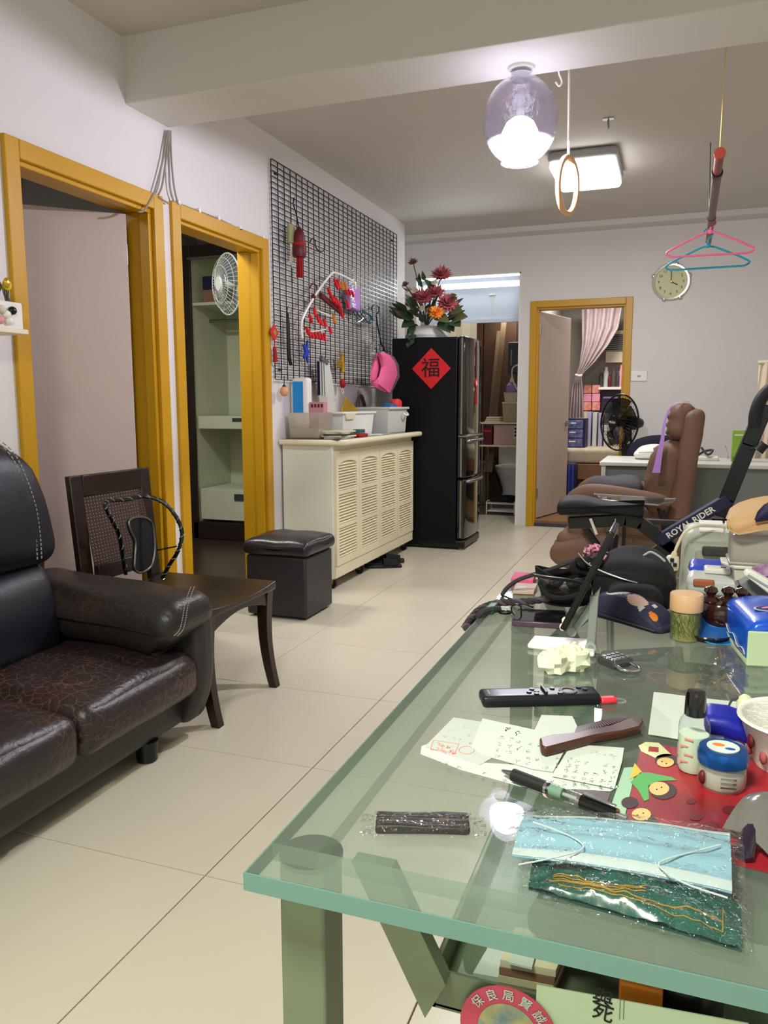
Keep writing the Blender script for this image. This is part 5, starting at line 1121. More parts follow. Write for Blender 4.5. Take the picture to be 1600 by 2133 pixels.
bp = V((P(1307, 930, y=7.0).x, 7.0, 0)); MB().cyl(bp+V((0,0,0.02)), bp+V((0,0,0.88)), 0.030, 0.026, 14).build('pole', 'black_satin', bf); MB().cyl(bp, bp+V((0,0,0.03)), 0.19, 0.17, 28).build('base', 'black_satin', bf)
MB().bar(bp+V((0,0,0.80)), fcc+V((0.06,0.13,-0.01)), 0.06, 0.07).build('neck', 'black_satin', bf)
MB().box(bp+V((-0.045,-0.035,0.68)), bp+V((0.045,0.02,0.82))).build('control_box', 'black_satin', bf, bev=0.008); MB().box(bp+V((-0.01,-0.038,0.785)), bp+V((0.02,-0.034,0.81))).build('button', 'white_plastic', bf, smooth=False)
text('Midea', 0.032, fcc+V((-0.72,-0.69,0.04)).normalized()*0.0735, V((0.69,-0.72,0)), (0,0,1), 'white_plastic', bf, 'logo')
# ============================================================ cream pleated curtain at the right
t = thing('pleated_curtain', 'cream pleated curtain hanging at the right edge behind the exercise machine', 'curtain', (0.72, 6.2, 0.1))
def pc(u, v):
    w0 = 0.555-0.115*v**1.3; x = w0+(1.0-w0)*u; return V((x, 6.25+0.03*math.sin(u*46+0.6*math.sin(v*3))*(0.5+0.5*v), 1.405-v*1.30))
MB().sheet(pc, 110, 12, 0.004).build('cloth', mat('curtain_cream', S(214,200,178), 0.85), t)
MB().cyl((0.54, 6.25, 1.412), (1.05, 6.25, 1.412), 0.012, n=10).build('rail', 'cream', t)
for x in (0.56, 1.02): MB().cyl((x, 6.27, 0), (x, 6.27, 1.41), 0.012, n=10).build('post', 'cream', t)
# ============================================================ brown recliner
rcn = thing('recliner', 'brown leather recliner chair turned to the left, in front of the desk', 'recliner', (-0.2, 5.12, 0))
mat('brown_leather', S(116,86,68), 0.6, var=(5, 0.8, S(104,74,58)), bump=(60, 0.12))
def wr(p, u, sc=10, a=0.010, sd=0): return V(p)+V((nz(p, sc, sd), nz(p, sc, sd+7), nz(p, sc, sd+13)))*a
RY0, RY1 = 4.86, 5.36
def basef(p, u):
    q = wr(p, u, 7, 0.012); q.x -= 0.10*(1-u.z**2)*max(0,-u.x); q.z += 0.02*(1-u.x**2)*max(0,u.z); return q
MB().soft((-0.60, RY0, 0.07), (0.06, RY1, 0.33), 0.09, 12, basef).build('base', 'brown_leather', rcn)
MB().soft((-0.66, RY0+0.03, 0.10), (-0.44, RY1-0.03, 0.36), 0.10, 12, lambda p, u: wr(p, u, 8, 0.018)).build('footrest', 'brown_leather', rcn)
MB().soft((-0.60, RY0+0.05, 0.30), (-0.02, RY1-0.05, 0.49), 0.06, 12, lambda p, u: wr(p, u, 9, 0.014)+V((0,0,0.03*(1-u.x**2)*max(0,u.z)))).build('seat_cushion', 'brown_leather', rcn)
def backf(p, u): 
    q = wr(p, u, 8, 0.012); q.x += (q.z-0.40)*0.10; q.y = 5.11+(q.y-5.11)*(1-0.10*max(0,u.z)); return q
MB().soft((-0.02, RY0+0.02, 0.14), (0.10, RY1-0.02, 1.09), 0.05, 14, backf).build('back_shell', 'brown_leather', rcn)
def padf(p, u):
    q = wr(p, u, 11, 0.016); q.x += (q.z-0.40)*0.12; q.x -= 0.03*(1-u.z**2)*max(0,-u.x)+0.012*math.sin(p.z*95+p.y*9)*max(0,-u.x)*(1-u.y**2); return q
MB().soft((-0.15, RY0+0.04, 0.44), (0.03, RY1-0.04, 0.90), 0.085, 14, padf).build('back_pad', 'brown_leather', rcn)
def headf(p, u):
    q = wr(p, u, 13, 0.010); q.x += (q.z-0.40)*0.11; q.x += 0.009*math.sin(p.z*120+p.y*12)*max(0,-u.x)*(1-u.y**2); return q
MB().soft((-0.105, RY0+0.06, 0.905), (0.04, RY1-0.06, 1.125), 0.07, 12, headf).build('headrest', 'brown_leather', rcn)
for y, z0 in ((RY0-0.035, 0.0), (RY1+0.035, 0.0)):
    pts = cat([(-0.575,y,0.50),(-0.545,y,0.565),(-0.47,y,0.605),(-0.36,y,0.605),(-0.20,y,0.585),(-0.06,y,0.560),(-0.02,y,0.53)], 5)
    MB().tube(pts, 0.032, 12, flat=1.3).build('armrest', 'brown_leather', rcn)
    MB().tube(cat([(-0.50,y,0.56),(-0.48,y,0.40),(-0.40,y,0.28)], 5), 0.02, 8).build('arm_support', 'black_satin', rcn)
    MB().tube([(-0.06,y,0.545),(-0.02,y,0.40),(-0.04,y,0.28)], 0.02, 8).build('arm_support', 'black_satin', rcn)
MB().cyl((-0.22, 5.11, 0.0), (-0.22, 5.11, 0.03), 0.26, 0.24, 32).build('swivel_base', 'dark_wood', rcn); MB().cyl((-0.22, 5.11, 0.03), (-0.22, 5.11, 0.10), 0.06, n=16).build('swivel_post', 'black_satin', rcn)
t = thing('purple_strap', 'lilac ribbon strap draped down the recliner headrest', 'strap', tuple(P(1368, 985, y=4.80)))
rp = [P(a, b_, y=yy) for a, b_, yy in ((1437,838,5.0),(1420,836,4.96),(1402,844,4.92),(1390,862,4.90),(1383,890,4.87),(1380,915,4.85),(1374,945,4.83),(1367,985,4.80))]; c = cat(rp, 5)
b = MB()
for i in range(len(c)-1):
    wa, wb = (0.004+0.020*(i/len(c))**3), (0.004+0.020*((i+1)/len(c))**3); b.hexa([c[i]+V((-wa,0,0)), c[i]+V((wa,0,0)), c[i]+V((wa,0.003,0)), c[i]+V((-wa,0.003,0))], [c[i+1]+V((-wb,0,0)), c[i+1]+V((wb,0,0)), c[i+1]+V((wb,0.003,0)), c[i+1]+V((-wb,0.003,0))])
b.build('ribbon', 'lilac', t)
t = thing('grey_cushion', 'grey folded cushion lying on the recliner seat', 'cushion', (-0.33, 5.11, 0.515))
MB().soft((-0.50, RY0+0.06, 0.545), (-0.17, RY1-0.06, 0.665), 0.05, 10, lambda p, u: wr(p, u, 7, 0.02)).build('cushion', mat('cushion_grey', S(78,76,80), 0.9, bump=(160,0.1)), t)
MB().soft((-0.52, RY0+0.05, 0.515), (-0.16, RY1-0.05, 0.548), 0.014, 8, lambda p, u: wr(p, u, 7, 0.008)).build('folded_layer', 'cushion_grey', t)
t = thing('clear_tray', 'smoky clear tray with a metal rim, resting by the recliner arm', 'tray', (-0.25, 4.74, 0.52))
clear('smoke_clear', (0.55,0.56,0.56,1), body=0.15, bodycol=S(110,112,112))
q = [P(1238,1030,y=4.74), P(1385,1040,y=4.74), P(1372,1052,y=4.60), P(1250,1042,y=4.60)]
MB().hexa(q, [p+V((0,0,0.008)) for p in q]).build('plate', 'smoke_clear', t, smooth=False)
MB().tube([q[0], q[1], P(1408,1040,y=4.74), P(1400,1046,y=4.70), P(1385,1046,y=4.66), q[2], q[3]], 0.007, 7).build('rim', 'steel', t)
MB().tube([P(1300,1045,y=4.66), P(1300,1110,y=4.66)+V((0,0,0)), (P(1300,1045,y=4.66).x, 4.66, 0.02)], 0.010, 8).build('post', 'black_satin', t); MB().cyl((P(1300,1045,y=4.66).x, 4.66, 0), (P(1300,1045,y=4.66).x, 4.66, 0.02), 0.15, n=24).build('base', 'black_satin', t)
# ============================================================ exercise machine
em = thing('exercise_machine', 'black seated exercise machine with a padded post and lettered bar', 'exercise machine', (0.0, 3.0, 0))
EY = 3.0
def E_(px, py, y=EY): return P(px, py, y=y)
def seatf(p, u):
    q = V(p); f = (u.x+1)/2; q.z += (-0.030*f+0.016*math.sin(min(1,f*2.2)*PI*0.8))*(1 if u.z > 0 else 0)+(0.022*f if u.z < 0 else 0)-0.010*u.y*u.y*(1 if u.z > 0 else 0); q.y = EY+(q.y-EY)*(1-0.35*f); return q
a, e = E_(1166,1068), E_(1342,1046)
MB().soft((a.x, EY-0.10, a.z), (e.x, EY+0.10, e.z+0.008), 0.02, 12, seatf).build('saddle', 'black_matte', em)
def beam(pix, w_, h_, nm, m_='black_satin', ys=None):
    pts = [E_(*p[:2], y=p[2] if len(p) > 2 else EY) for p in pix]; b = MB()
    for i in range(len(pts)-1): b.bar(pts[i], pts[i+1]+(pts[i+1]-pts[i]).normalized()*0.012, w_, h_, up=(0,1,0))
    return b.build(nm, m_, em, bev=0.004)
beam([(1186,1088),(1300,1082),(1332,1088),(1400,1140)], 0.045, 0.05, 'seat_beam')
beam([(1405,1128),(1345,1168),(1240,1260),(1150,1340)], 0.05, 0.05, 'lower_beam')
lb_ = beam([(1372,1126),(1512,1043)], 0.042, 0.055, 'lettered_bar', 'navy')
pa_, pb_ = E_(1378,1125,EY-0.03), E_(1500,1052,EY-0.03); text('ROYAL RIDER', 0.030, (pa_+pb_)/2+V((0,-0.001,0)), (pb_-pa_), V((0,0,1)), 'white_plastic', em, 'lettering', bold=0.0008)
beam([(1500,1075),(1512,1043),(1558,930),(1592,850)], 0.052, 0.05, 'rear_post')
c = cat([E_(1572,888,EY-0.03), E_(1574,862,EY-0.03), E_(1584,834,EY-0.03), E_(1602,812,EY-0.03), E_(1625,800,EY-0.03)], 5); MB().tube(c, 0.021, 12).build('grip_pad', 'rubber', em)
MB().cyl(E_(1562,935,EY-0.03), E_(1590,928,EY-0.03), 0.006, n=10).build('adjust_pin', 'black_satin', em); MB().cyl(E_(1580,940,EY-0.04), E_(1594,924,EY-0.04), 0.016, n=12).build('knob', 'rubber', em)
beam([(1310,1084,3.08),(1424,1090,3.08)], 0.02, 0.02, 'cross_bar', 'dark_grey')
MB().tube([E_(1281,1080,EY-0.03), E_(1280,1112,EY-0.03)], 0.006, 8).build('piston_rod', 'chrome', em); MB().cyl(E_(1280,1096,EY-0.03), E_(1279,1112,EY-0.03), 0.014, n=12).build('piston_nut', 'brass', em)
MB().cyl(E_(1279,1112,EY-0.03), E_(1270,1180,EY-0.03), 0.020, n=14).build('damper', 'black_satin', em)
MB().cyl(E_(1230,1080,EY-0.035), E_(1243,1113,EY-0.035), 0.0055, n=10).build('lock_pin', 'white_plastic', em)
MB().bar((E_(1150,1340).x, EY-0.25, 0.03), (E_(1150,1340).x, EY+0.25, 0.03), 0.05, 0.05).build('stabiliser', 'black_satin', em, bev=0.004)
xq = E_(1500,1075).x; MB().bar((xq, EY, 0.03), (xq, EY, E_(1500,1080).z), 0.05, 0.05, up=(0,1,0)).build('rear_leg', 'black_satin', em, bev=0.004); MB().bar((xq, EY-0.25, 0.03), (xq, EY+0.25, 0.03), 0.05, 0.05).build('stabiliser', 'black_satin', em, bev=0.004)
MB().bar((E_(1150,1340).x, EY, 0.05), (xq, EY, 0.05), 0.05, 0.05, up=(0,1,0)).build('base_rail', 'black_satin', em, bev=0.004)
MB().bar(E_(1150,1340), (E_(1150,1340).x, EY, 0.05), 0.05, 0.05, up=(0,1,0)).build('front_leg', 'black_satin', em, bev=0.004)
q = E_(1270,1180,EY-0.03); MB().cyl(q, (q.x+0.02, EY-0.03, 0.08), 0.014, n=12).build('damper_rod', 'chrome', em)
# ============================================================ heater with its plug
ht = thing('panel_heater', 'grey-green panel heater standing on the floor beyond the glass table', 'heater', (0.28, 2.48, 0))
mat('heater_grey', S(176,182,170), 0.4); HY = 2.40; hx0 = 0.038
MB().soft((hx0, HY, 0.04), (0.62, HY+0.17, 0.755), 0.035, 8, lambda p, u: V((p.x-0.012*(1-(u.z+1)/2), p.y+0.03*max(0,u.z)*max(0,-u.y), p.z+max(0,u.z)*(0.012-0.036*max(0,-u.y))))).build('case', 'heater_grey', ht)
MB().soft((hx0+0.035, HY-0.006, 0.12), (0.585, HY+0.02, 0.70), 0.006, 6, lambda p, u: V((p.x, p.y+0.03*max(0,u.z), p.z))).build('front_panel', mat('heater_front', S(160,168,158), 0.45), ht)
a, e = P(1462,1158,y=HY), P(1524,1141,y=HY); MB().soft((a.x, HY-0.003, a.z), (e.x, HY+0.012, e.z), 0.006, 6).build('grip_slot', 'dark_grey', ht)
for py, xa, xb in ((1172,1458,1490),(1176,1500,1535),(1184,1458,1485),(1188,1495,1535)):
    a, e = P(xa, py+1, y=HY-0.007), P(xb, py-1, y=HY-0.007); MB().box((a.x, HY-0.0075, a.z), (e.x, HY-0.006, e.z)).build('print_line', 'dark_grey', ht, smooth=False)
for k in range(3):
    q = [V((hx0+0.045+k*0.072, HY+0.055, 0.749)), V((hx0+0.111+k*0.072, HY+0.055, 0.749)), V((hx0+0.111+k*0.072, HY+0.14, 0.767)), V((hx0+0.045+k*0.072, HY+0.14, 0.767))]
    MB().hexa(q, [p+V((0,0,0.007)) for p in q]).build('control_key', 'white_plastic' if k < 2 else 'grey_plastic', ht, bev=0.002)
for x in (0.12, 0.54): MB().box((x-0.03, HY-0.02, 0), (x+0.03, HY+0.19, 0.045)).build('foot', 'grey_plastic', ht, bev=0.004)
MB().tube(cat([P(1540,1102,y=HY+0.1), P(1500,1096,y=HY+0.05), P(1455,1095,y=HY-0.02), P(1428,1108,y=HY-0.04), P(1414,1130,y=HY-0.05), P(1404,1155,y=HY-0.06)], 6), 0.0042, 8).build('cord', 'cream', ht)
pg = MB().soft(P(1386,1188,y=HY-0.06)+V((0,-0.012,0)), P(1416,1157,y=HY-0.06)+V((0,0.012,0)), 0.011, 8).build('plug', 'cream', ht)
MB().cyl(P(1403,1160,y=HY-0.06), P(1406,1150,y=HY-0.06), 0.010, 0.007, 10).build('plug_neck', 'cream', pg)
for dx, dy in ((0,-6),(-6,4),(6,4)): q = P(1400+dx, 1172+dy, y=HY-0.073); MB().box(q+V((-0.005,-0.010,-0.005)), q+V((0.005,0.002,0.005))).build('pin', 'black_satin', pg)
q = P(1400,1173,y=HY-0.073); MB().box(q+V((-0.014,-0.0015,-0.014)), q+V((0.014,0.001,0.014))).build('plug_face', 'white_plastic', pg, smooth=False)
# ============================================================ glass table
TZ = 0.75
def T(px, py, z=TZ): return P(px, py, z=z)
tb = thing('glass_table', 'frosted green glass dining table with grey-green legs and a hanging tray shelf', 'table', (0.15, 1.09, 0))
TX0_, TX1_, TY0_, TY1_, TG = -0.307, 0.62, 0.514, 1.665, 0.016
clear('table_glass', (0.91,0.938,0.918,1), gloss=1.0, rough=0.008, body=0.20, bodycol=S(176,196,180), ior=1.5)
clear('frosted_glass', (0.86,0.92,0.88,1), gloss=0.9, rough=0.03, body=0.34, bodycol=S(166,182,169), ior=1.45)
mat('glass_edge', S(112,150,141), 0.15, trans=0.25, ior=1.4)
mat('table_metal', S(110,122,98), 0.35, metal=0.25, bump=(40, 0.02))
bw = 0.044
b = MB().box((TX0_+bw, TY0_+bw, TZ-TG), (TX1_-bw, TY1_-bw, TZ)); b.build('glass_top', 'table_glass', tb, smooth=False)
b = MB()
for lo, hi in (((TX0_,TY0_,TZ-TG),(TX1_,TY0_+bw,TZ)), ((TX0_,TY1_-bw,TZ-TG),(TX1_,TY1_,TZ)), ((TX0_,TY0_+bw,TZ-TG),(TX0_+bw,TY1_-bw,TZ)), ((TX1_-bw,TY0_+bw,TZ-TG),(TX1_,TY1_-bw,TZ))): b.box(lo, hi)
b.build('frosted_border', 'frosted_glass', tb, smooth=False)
b = MB(); e = 0.0015
for lo, hi in (((TX0_-e,TY0_-e,TZ-TG),(TX1_+e,TY0_,TZ-0.001)), ((TX0_-e,TY1_,TZ-TG),(TX1_+e,TY1_+e,TZ-0.001)), ((TX0_-e,TY0_,TZ-TG),(TX0_,TY1_,TZ-0.001)), ((TX1_,TY0_,TZ-TG),(TX1_+e,TY1_,TZ-0.001))): b.box(lo, hi)
b.build('polished_edge', 'glass_edge', tb, smooth=False)
LW = 0.042
for x in (-0.302, 0.575):
    for y in (0.560, 1.60):
        o = MB().box((x, y, 0.0), (x+LW, y+LW, TZ-TG-0.004)).build('leg', 'table_metal', tb, bev=0.003)
        MB().cyl((x+LW/2, y+LW/2, TZ-TG-0.004), (x+LW/2, y+LW/2, TZ-TG), 0.028, n=24).build('pad', 'rubber', o)
SX0, SX1, SY0_, SY1_, SZ = -0.176, 0.50, 0.60, 1.55, 0.600
b = MB(); b.box((SX0, SY0_, SZ), (SX1, SY1_, SZ+0.006)); b.build('tray_shelf', 'table_metal', tb, bev=0.002, smooth=False)
MB().box((SX0+0.07, SY0_+0.16, SZ+0.006), (SX1-0.01, SY1_-0.01, SZ+0.0064)).build('dark_tray_sheet', 'dark_grey', tb, smooth=False)  # added dark sheet, deepens the tone seen through the glass
for lo, hi in (((SX0,SY0_,SZ),(SX1,SY0_+0.003,SZ+0.036)), ((SX0,SY1_-0.003,SZ),(SX1,SY1_,SZ+0.036)), ((SX0,SY0_,SZ),(SX0+0.003,SY1_,SZ+0.036)), ((SX1-0.003,SY0_,SZ),(SX1,SY1_,SZ+0.036))):
    MB().box(lo, hi).build('tray_lip', 'table_metal', tb, smooth=False)
for x0, x1 in ((-0.245, SX0+0.004), (0.562, SX1-0.004)):
    for y in (0.595, 1.615):
        s_ = 1 if x0 < 0 else -1; z0, z1 = TZ-TG-0.004, SZ+0.0
        MB().hexa([(x0, y-0.01, z0), (x0+0.036*s_, y-0.01, z0), (x1+0.012*s_, y-0.01, z1+0.036), (x1-0.006*s_, y-0.01, z1)], [(x0, y+0.006, z0), (x0+0.036*s_, y+0.006, z0), (x1+0.012*s_, y+0.006, z1+0.036), (x1-0.006*s_, y+0.006, z1)]).build('diagonal_strut', 'table_metal', tb, smooth=False)
# ------------------------------------------------------------ on the hanging tray
TS = SZ+0.0065
def flat(name, label, cat_, quad, m_, th=0.002, z=TS, part='sheet', group=None, onz=None, bev=0):
    pts = [P(*q, z=z if onz is None else onz) for q in quad]; pts = [V((p.x, p.y, z)) for p in pts]
    c = sum(pts, V((0,0,0)))/len(pts); t = thing(name, label, cat_, (c.x, c.y, z), group=group)
    o = MB().prism(pts, (0,0,th)).build(part, m_, t, bev=bev, smooth=False); return t
t = flat('white_booklet', 'white booklet lying at the left end of the tray under the glass', 'booklet', [(985,2052),(1038,1958),(1085,1966),(1040,2062)], 'paper', 0.012, part='cover')
for k in range(4):
    q = [P(a+k*2, b_, z=TS) for a, b_ in ((1035,2062),(1066,1990),(1180,2010),(1150,2085))]; solo('notebook', ('brown kraft', 'ivory')[k % 2]+' notebook in the pile on the tray, '+PILE4[k], 'notebook', MB().prism([V((p.x,p.y,TS+k*0.0075)) for p in q], (0,0,0.0068)), 'kraft' if k % 2 == 0 else 'ivory', 'notebooks on the tray', 0, False)
t = flat('folded_sheet', 'folded white sheet on top of the brown notebooks on the tray', 'paper', [(1058,2008),(1075,1968),(1120,1975),(1108,2020)], 'paper', 0.002, z=TS+0.031, onz=TS+0.031)
t = thing('navy_pouch', 'dark navy cloth bundle on the tray under the mask pack', 'pouch', tuple(T(1190,2030,TS)))
a, e = T(1100,2050,TS), T(1290,1960,TS); MB().soft((a.x, a.y, TS+0.03), (e.x+0.01, e.y+0.03, TS+0.075), 0.02, 8, lambda p, u: V(p)+V((0.01*nz(p,40), 0.01*nz(p,50,3), 0.012*nz(p,45,6)))).build('bundle', 'navy', t)
t = thing('orange_box', 'small orange box on the tray under the glass', 'box', tuple(T(1315,2055,TS)))
a = T(1300,2060,TS+0.04); MB().box((a.x-0.004, a.y, TS), (a.x+0.03, a.y+0.06, TS+0.045)).build('box', 'orange', t, bev=0.002); MB().box((a.x+0.001, a.y-0.0006, TS+0.012), (a.x+0.024, a.y, TS+0.03)).build('print', 'kraft', t, smooth=False)
t = thing('dark_tin', 'dark round tin on the tray right of the orange box', 'tin', tuple(T(1370,2070,TS)))
a = T(1375,2075,TS+0.03); MB().lathe([(0.0,0),(0.03,0),(0.03,0.04),(0.027,0.044),(0,0.044)], (a.x+0.02, a.y+0.02, TS), 24).build('body', 'black_satin', t); MB().lathe([(0.0,0.044),(0.03,0.044),(0.031,0.052),(0,0.054)], (a.x+0.02, a.y+0.02, TS), 24).build('lid', 'smoke', t)
# leaflets that lean over the front lip of the tray
t = thing('green_leaflet', 'pale green leaflet with bold black characters hanging over the tray edge', 'leaflet', (0.0, SY0_-0.004, SZ-0.03))
ly = SY0_-0.004; q = [P(*p, y=ly) for p in ((1118,2052),(1560,2133),(1560,2260),(1112,2190))]
MB().prism(q, (0,0.0012,0)).build('sheet', mat('leaf_pale', S(186,204,172), 0.7), t, smooth=False)
for chx, py in (('與',2080),('死',2112)): text(chx, 0.0165, P(1256,py,y=ly-0.0004), V((1,0,-0.12)), V((0.12,0,1)), 'black_matte', t, bold=0.00008)
for k in range(2): a, e = P(1290+k*8,2124,y=ly-0.0005), P(1293+k*8,2074,y=ly-0.0005); MB().box((a.x, ly-0.0006, a.z), (e.x, ly-0.0001, e.z)).build('text_line', 'dark_grey', t, smooth=False)
t = thing('round_leaflet', 'round leaflet with a pink border and a flower picture on the tray front', 'leaflet', (-0.09, SY0_-0.008, SZ-0.06))
cy_ = SY0_-0.006; c = P(1058,2150,y=cy_); r0 = (P(1158,2150,y=cy_)-c).length
arc = lambda r: [c+V((r*math.cos(2*PI*i/48), 0, r*math.sin(2*PI*i/48))) for i in range(48)]
MB().prism(arc(r0), (0,0.001,0)).build('rim', mat('rose', S(196,74,96), 0.7), t, smooth=False)
MB().prism([p-V((0,0.0006,0)) for p in arc(r0*0.62)], (0,0.0006,0)).build('picture', mat('floral', S(204,190,96), 0.7, var=(60,0.5,S(70,120,150))), t, smooth=False)
for i, chx in enumerate('保良局賢誠'):
    a = R(140-25*i); text(chx, 0.0105, c+V((0.81*r0*math.cos(a), -0.0007, 0.81*r0*math.sin(a))), (math.sin(a), 0, -math.cos(a)), (math.cos(a), 0, math.sin(a)), 'paper', t)
# ------------------------------------------------------------ on the table top
TT = TZ+0.0006
def paper_poly(t, pts, k, m_='paper', name='sheet'):
    q = [T(*p) for p in pts]; return MB().prism([V((p.x,p.y,TT+0.0006*k)) for p in q], (0,0,0.0005)).build(name, m_, t, smooth=False)
def scribble(t, o, u, v, n, rows, z, m_='ink', w_=0.0004):
    """rows of short hand-written strokes from pixel o along pixel steps u (along the line) and v (next line)"""
    b = MB()
    for r in range(rows):
        for i in range(n):
            if rnd.random() < 0.22: continue
            cx_, cy_ = o[0]+u[0]*i+v[0]*r+rnd.uniform(-2,2), o[1]+u[1]*i+v[1]*r+rnd.uniform(-1,1)
            for s in range(rnd.randint(4, 7)):
                px, py = cx_+rnd.uniform(-4,4), cy_+rnd.uniform(-3,3); h_ = rnd.random() < 0.6
                a, e = T(px, py), T(px+(rnd.uniform(3,6) if h_ else rnd.uniform(-2,2)), py+(rnd.uniform(-0.5,1) if h_ else rnd.uniform(2,4))); a.z = e.z = z
                if (e-a).length > 1e-4: b.bar(a, e, w_, 0.00025, up=(0,0,1))
    o = b.build('handwriting', m_, t, smooth=False); o['kind'] = 'stuff'; return o
def sheet_thing(label, pts, k, m_='paper'):
    q = [T(*p) for p in pts]; c = sum(q, V((0,0,0)))/len(q); t = thing('paper_note', label, 'paper', (c.x, c.y, TT+0.0006*k), group='handwritten papers on the table'); paper_poly(t, pts, k, m_); return t
zz = lambda k: TT+0.0006*k+0.0006
t = sheet_thing('long handwritten paper slip lowest of the papers, its left corner nearest the table edge', [(878,1556),(890,1552),(1000,1590),(1150,1600),(1290,1640),(1272,1650),(1085,1640),(960,1605),(876,1572)], 0); scribble(t, (930,1592), (24,7), (4,12), 6, 2, zz(0)); scribble(t, (1100,1622), (24,4), (0,10), 7, 2, zz(0))
t = sheet_thing('square handwritten note with a red stamp at the upper left of the papers', [(945,1497),(1040,1512),(1062,1560),(1000,1596),(885,1558)], 1, 'paper2'); scribble(t, (950,1512), (18,5), (-12,12), 5, 3, zz(1), 'grey_plastic')
b = MB(); rs = [(903,1545),(956,1553),(948,1573),(897,1563)]
for a, e in zip(rs, rs[1:]+rs[:1]): p, q = T(*a), T(*e); p.z = q.z = zz(1); b.bar(p, q, 0.0008, 0.0003, up=(0,0,1))
b.build('red_stamp', 'red_ink', t, smooth=False); scribble(t, (910,1554), (9,2), (0,9), 5, 2, zz(1), 'red_ink', 0.0008)
b = MB(); pts = []
for i in range(20): q = T(972+16*math.cos(2*PI*i/20), 1566+8*math.sin(2*PI*i/20)); q.z = zz(1); pts.append(q)
b.tube(pts, 0.0004, 4, closed=True); b.build('round_stamp', 'red_ink', t)
t = sheet_thing('white shape for the ceiling lamp reflection, under the comb, farthest of the papers', [(1128,1492),(1192,1494),(1212,1535),(1110,1530)], 1);  # the ceiling lamp's reflection, drawn as a white sheet
t = sheet_thing('handwritten note in the middle of the papers, under the pen grip', [(1005,1500),(1150,1532),(1180,1560),(1152,1612),(1110,1606),(1000,1575),(982,1560)], 2); scribble(t, (1042,1540), (20,5), (-2,13), 7, 4, zz(2)); scribble(t, (1050,1521), (7,2), (0,3), 5, 1, zz(2), 'black_matte', 0.001)
t = sheet_thing('handwritten note at the right of the papers, under the comb', [(1190,1555),(1300,1563),(1296,1590),(1280,1648),(1150,1622)], 3); scribble(t, (1185,1588), (19,3), (-3,11), 6, 5, zz(3)); scribble(t, (1235,1572), (9,2), (0,4), 6, 1, zz(3), 'grey_plastic')
# pen
def along(a, e, segs, name_parent):
    for nm, t0, t1, r0_, r1_, m_ in segs: MB().cyl(a.lerp(e, t0), a.lerp(e, t1), r0_, r1_, 18).build(nm, m_, name_parent)
t = thing('ballpoint_pen', 'clear and black ballpoint pen lying across the handwritten papers', 'pen', tuple(T(1175,1655)))
pa_, pe_ = T(1046,1606,TZ+0.008), T(1306,1706,TZ+0.008); pa_.z = pe_.z = TZ+0.0085
along(pa_, pe_, [('tip',0.0,0.10,0.0012,0.0042,'steel'),('grip',0.10,0.38,0.0062,0.0060,'rubber'),('collar',0.38,0.40,0.0062,0.0062,'chrome'),('refill',0.40,0.66,0.0018,0.0018,'grey_plastic'),('label_band',0.42,0.52,0.0055,0.0055,mat('mint', S(118,146,128), 0.5)),('ring',0.645,0.665,0.0062,0.0062,'chrome'),('rear_barrel',0.665,0.93,0.0062,0.0055,'black_gloss'),('push_button',0.93,1.0,0.0026,0.0024,'steel')], t)
clear('barrel_clear', (0.9,0.94,0.92,1)); along(pa_, pe_, [('clear_barrel',0.40,0.645,0.0060,0.0061,'barrel_clear')], t)
dd = (pe_-pa_).normalized(); up_ = V((0,0,1)); MB().bar(pa_.lerp(pe_,0.68)+up_*0.0085, pa_.lerp(pe_,0.92)+up_*0.0075, 0.004, 0.0015, up=(0,0,1)).build('clip', 'chrome', t, bev=0.0004)
# wooden comb
t = thing('wooden_comb', 'dark brown wooden comb lying on the right-hand papers', 'comb', tuple(T(1230,1550)))
q = [(1123,1561),(1126,1578),(1136,1583),(1160,1577),(1238,1556),(1300,1546),(1334,1537),(1341,1525),(1336,1517),(1316,1515),(1268,1534),(1215,1544),(1196,1549),(1150,1553)]
MB().prism([V((p.x,p.y,TZ+0.0035)) for p in (T(*a) for a in q)], (0,0,0.010)).build('back', mat('comb_wood', S(82,46,34), 0.35, var=(30,0.7,S(58,32,24))), t, bev=0.0022)
for i in range(22):
    s_ = i/21; a = T(1198+112*s_, 1547-32*s_+2*math.sin(PI*s_)); e = T(1203+84*s_, 1533-22*s_-1*math.sin(PI*s_)); a.z = e.z = TZ+0.0085
    MB().bar(a, e+(e-a)*0.0, 0.0024, 0.005, up=(0,0,1)).build('tooth', mat('comb_dark', S(56,30,24), 0.4) if i == 0 else 'comb_dark', t, smooth=False)
# remote control
t = thing('remote_control', 'slim black remote control lying on the glass beyond the papers', 'remote control', tuple(T(1122,1465)))
ra, re_ = T(1001,1468), T(1244,1462); ax = (re_-ra).normalized(); sx = V((-ax.y, ax.x, 0)); Lr = (re_-ra).length; Tr = Matrix((ax, sx, V((0,0,1)))).transposed().to_4x4(); Tr.translation = (ra+re_)/2+V((0,0,TZ-ra.z))
MB().soft((-Lr/2,-0.017,0.0008), (Lr/2,0.017,0.016), 0.005, 8, None, 0, Tr).build('body', mat('remote_black', S(22,23,30), 0.35), t)
bt = MB()
for x, y in ((-0.008,0.006),(-0.014,-0.004),(-0.004,-0.002),(0.018,0.007),(0.024,-0.009),(0.052,0.008),(0.058,0.001),(-0.006,-0.010)):
    MB().cyl(Tr @ V((x,y,0.0155)), Tr @ V((x,y,0.0175)), 0.0032, n=14).build('button', 'black_satin', t)
MB().bar(Tr @ V((0.006,-0.012,0.0175)), Tr @ V((0.006,0.012,0.0175)), 0.004, 0.004, up=(0,0,1)).build('rocker', 'black_satin', t, bev=0.001)
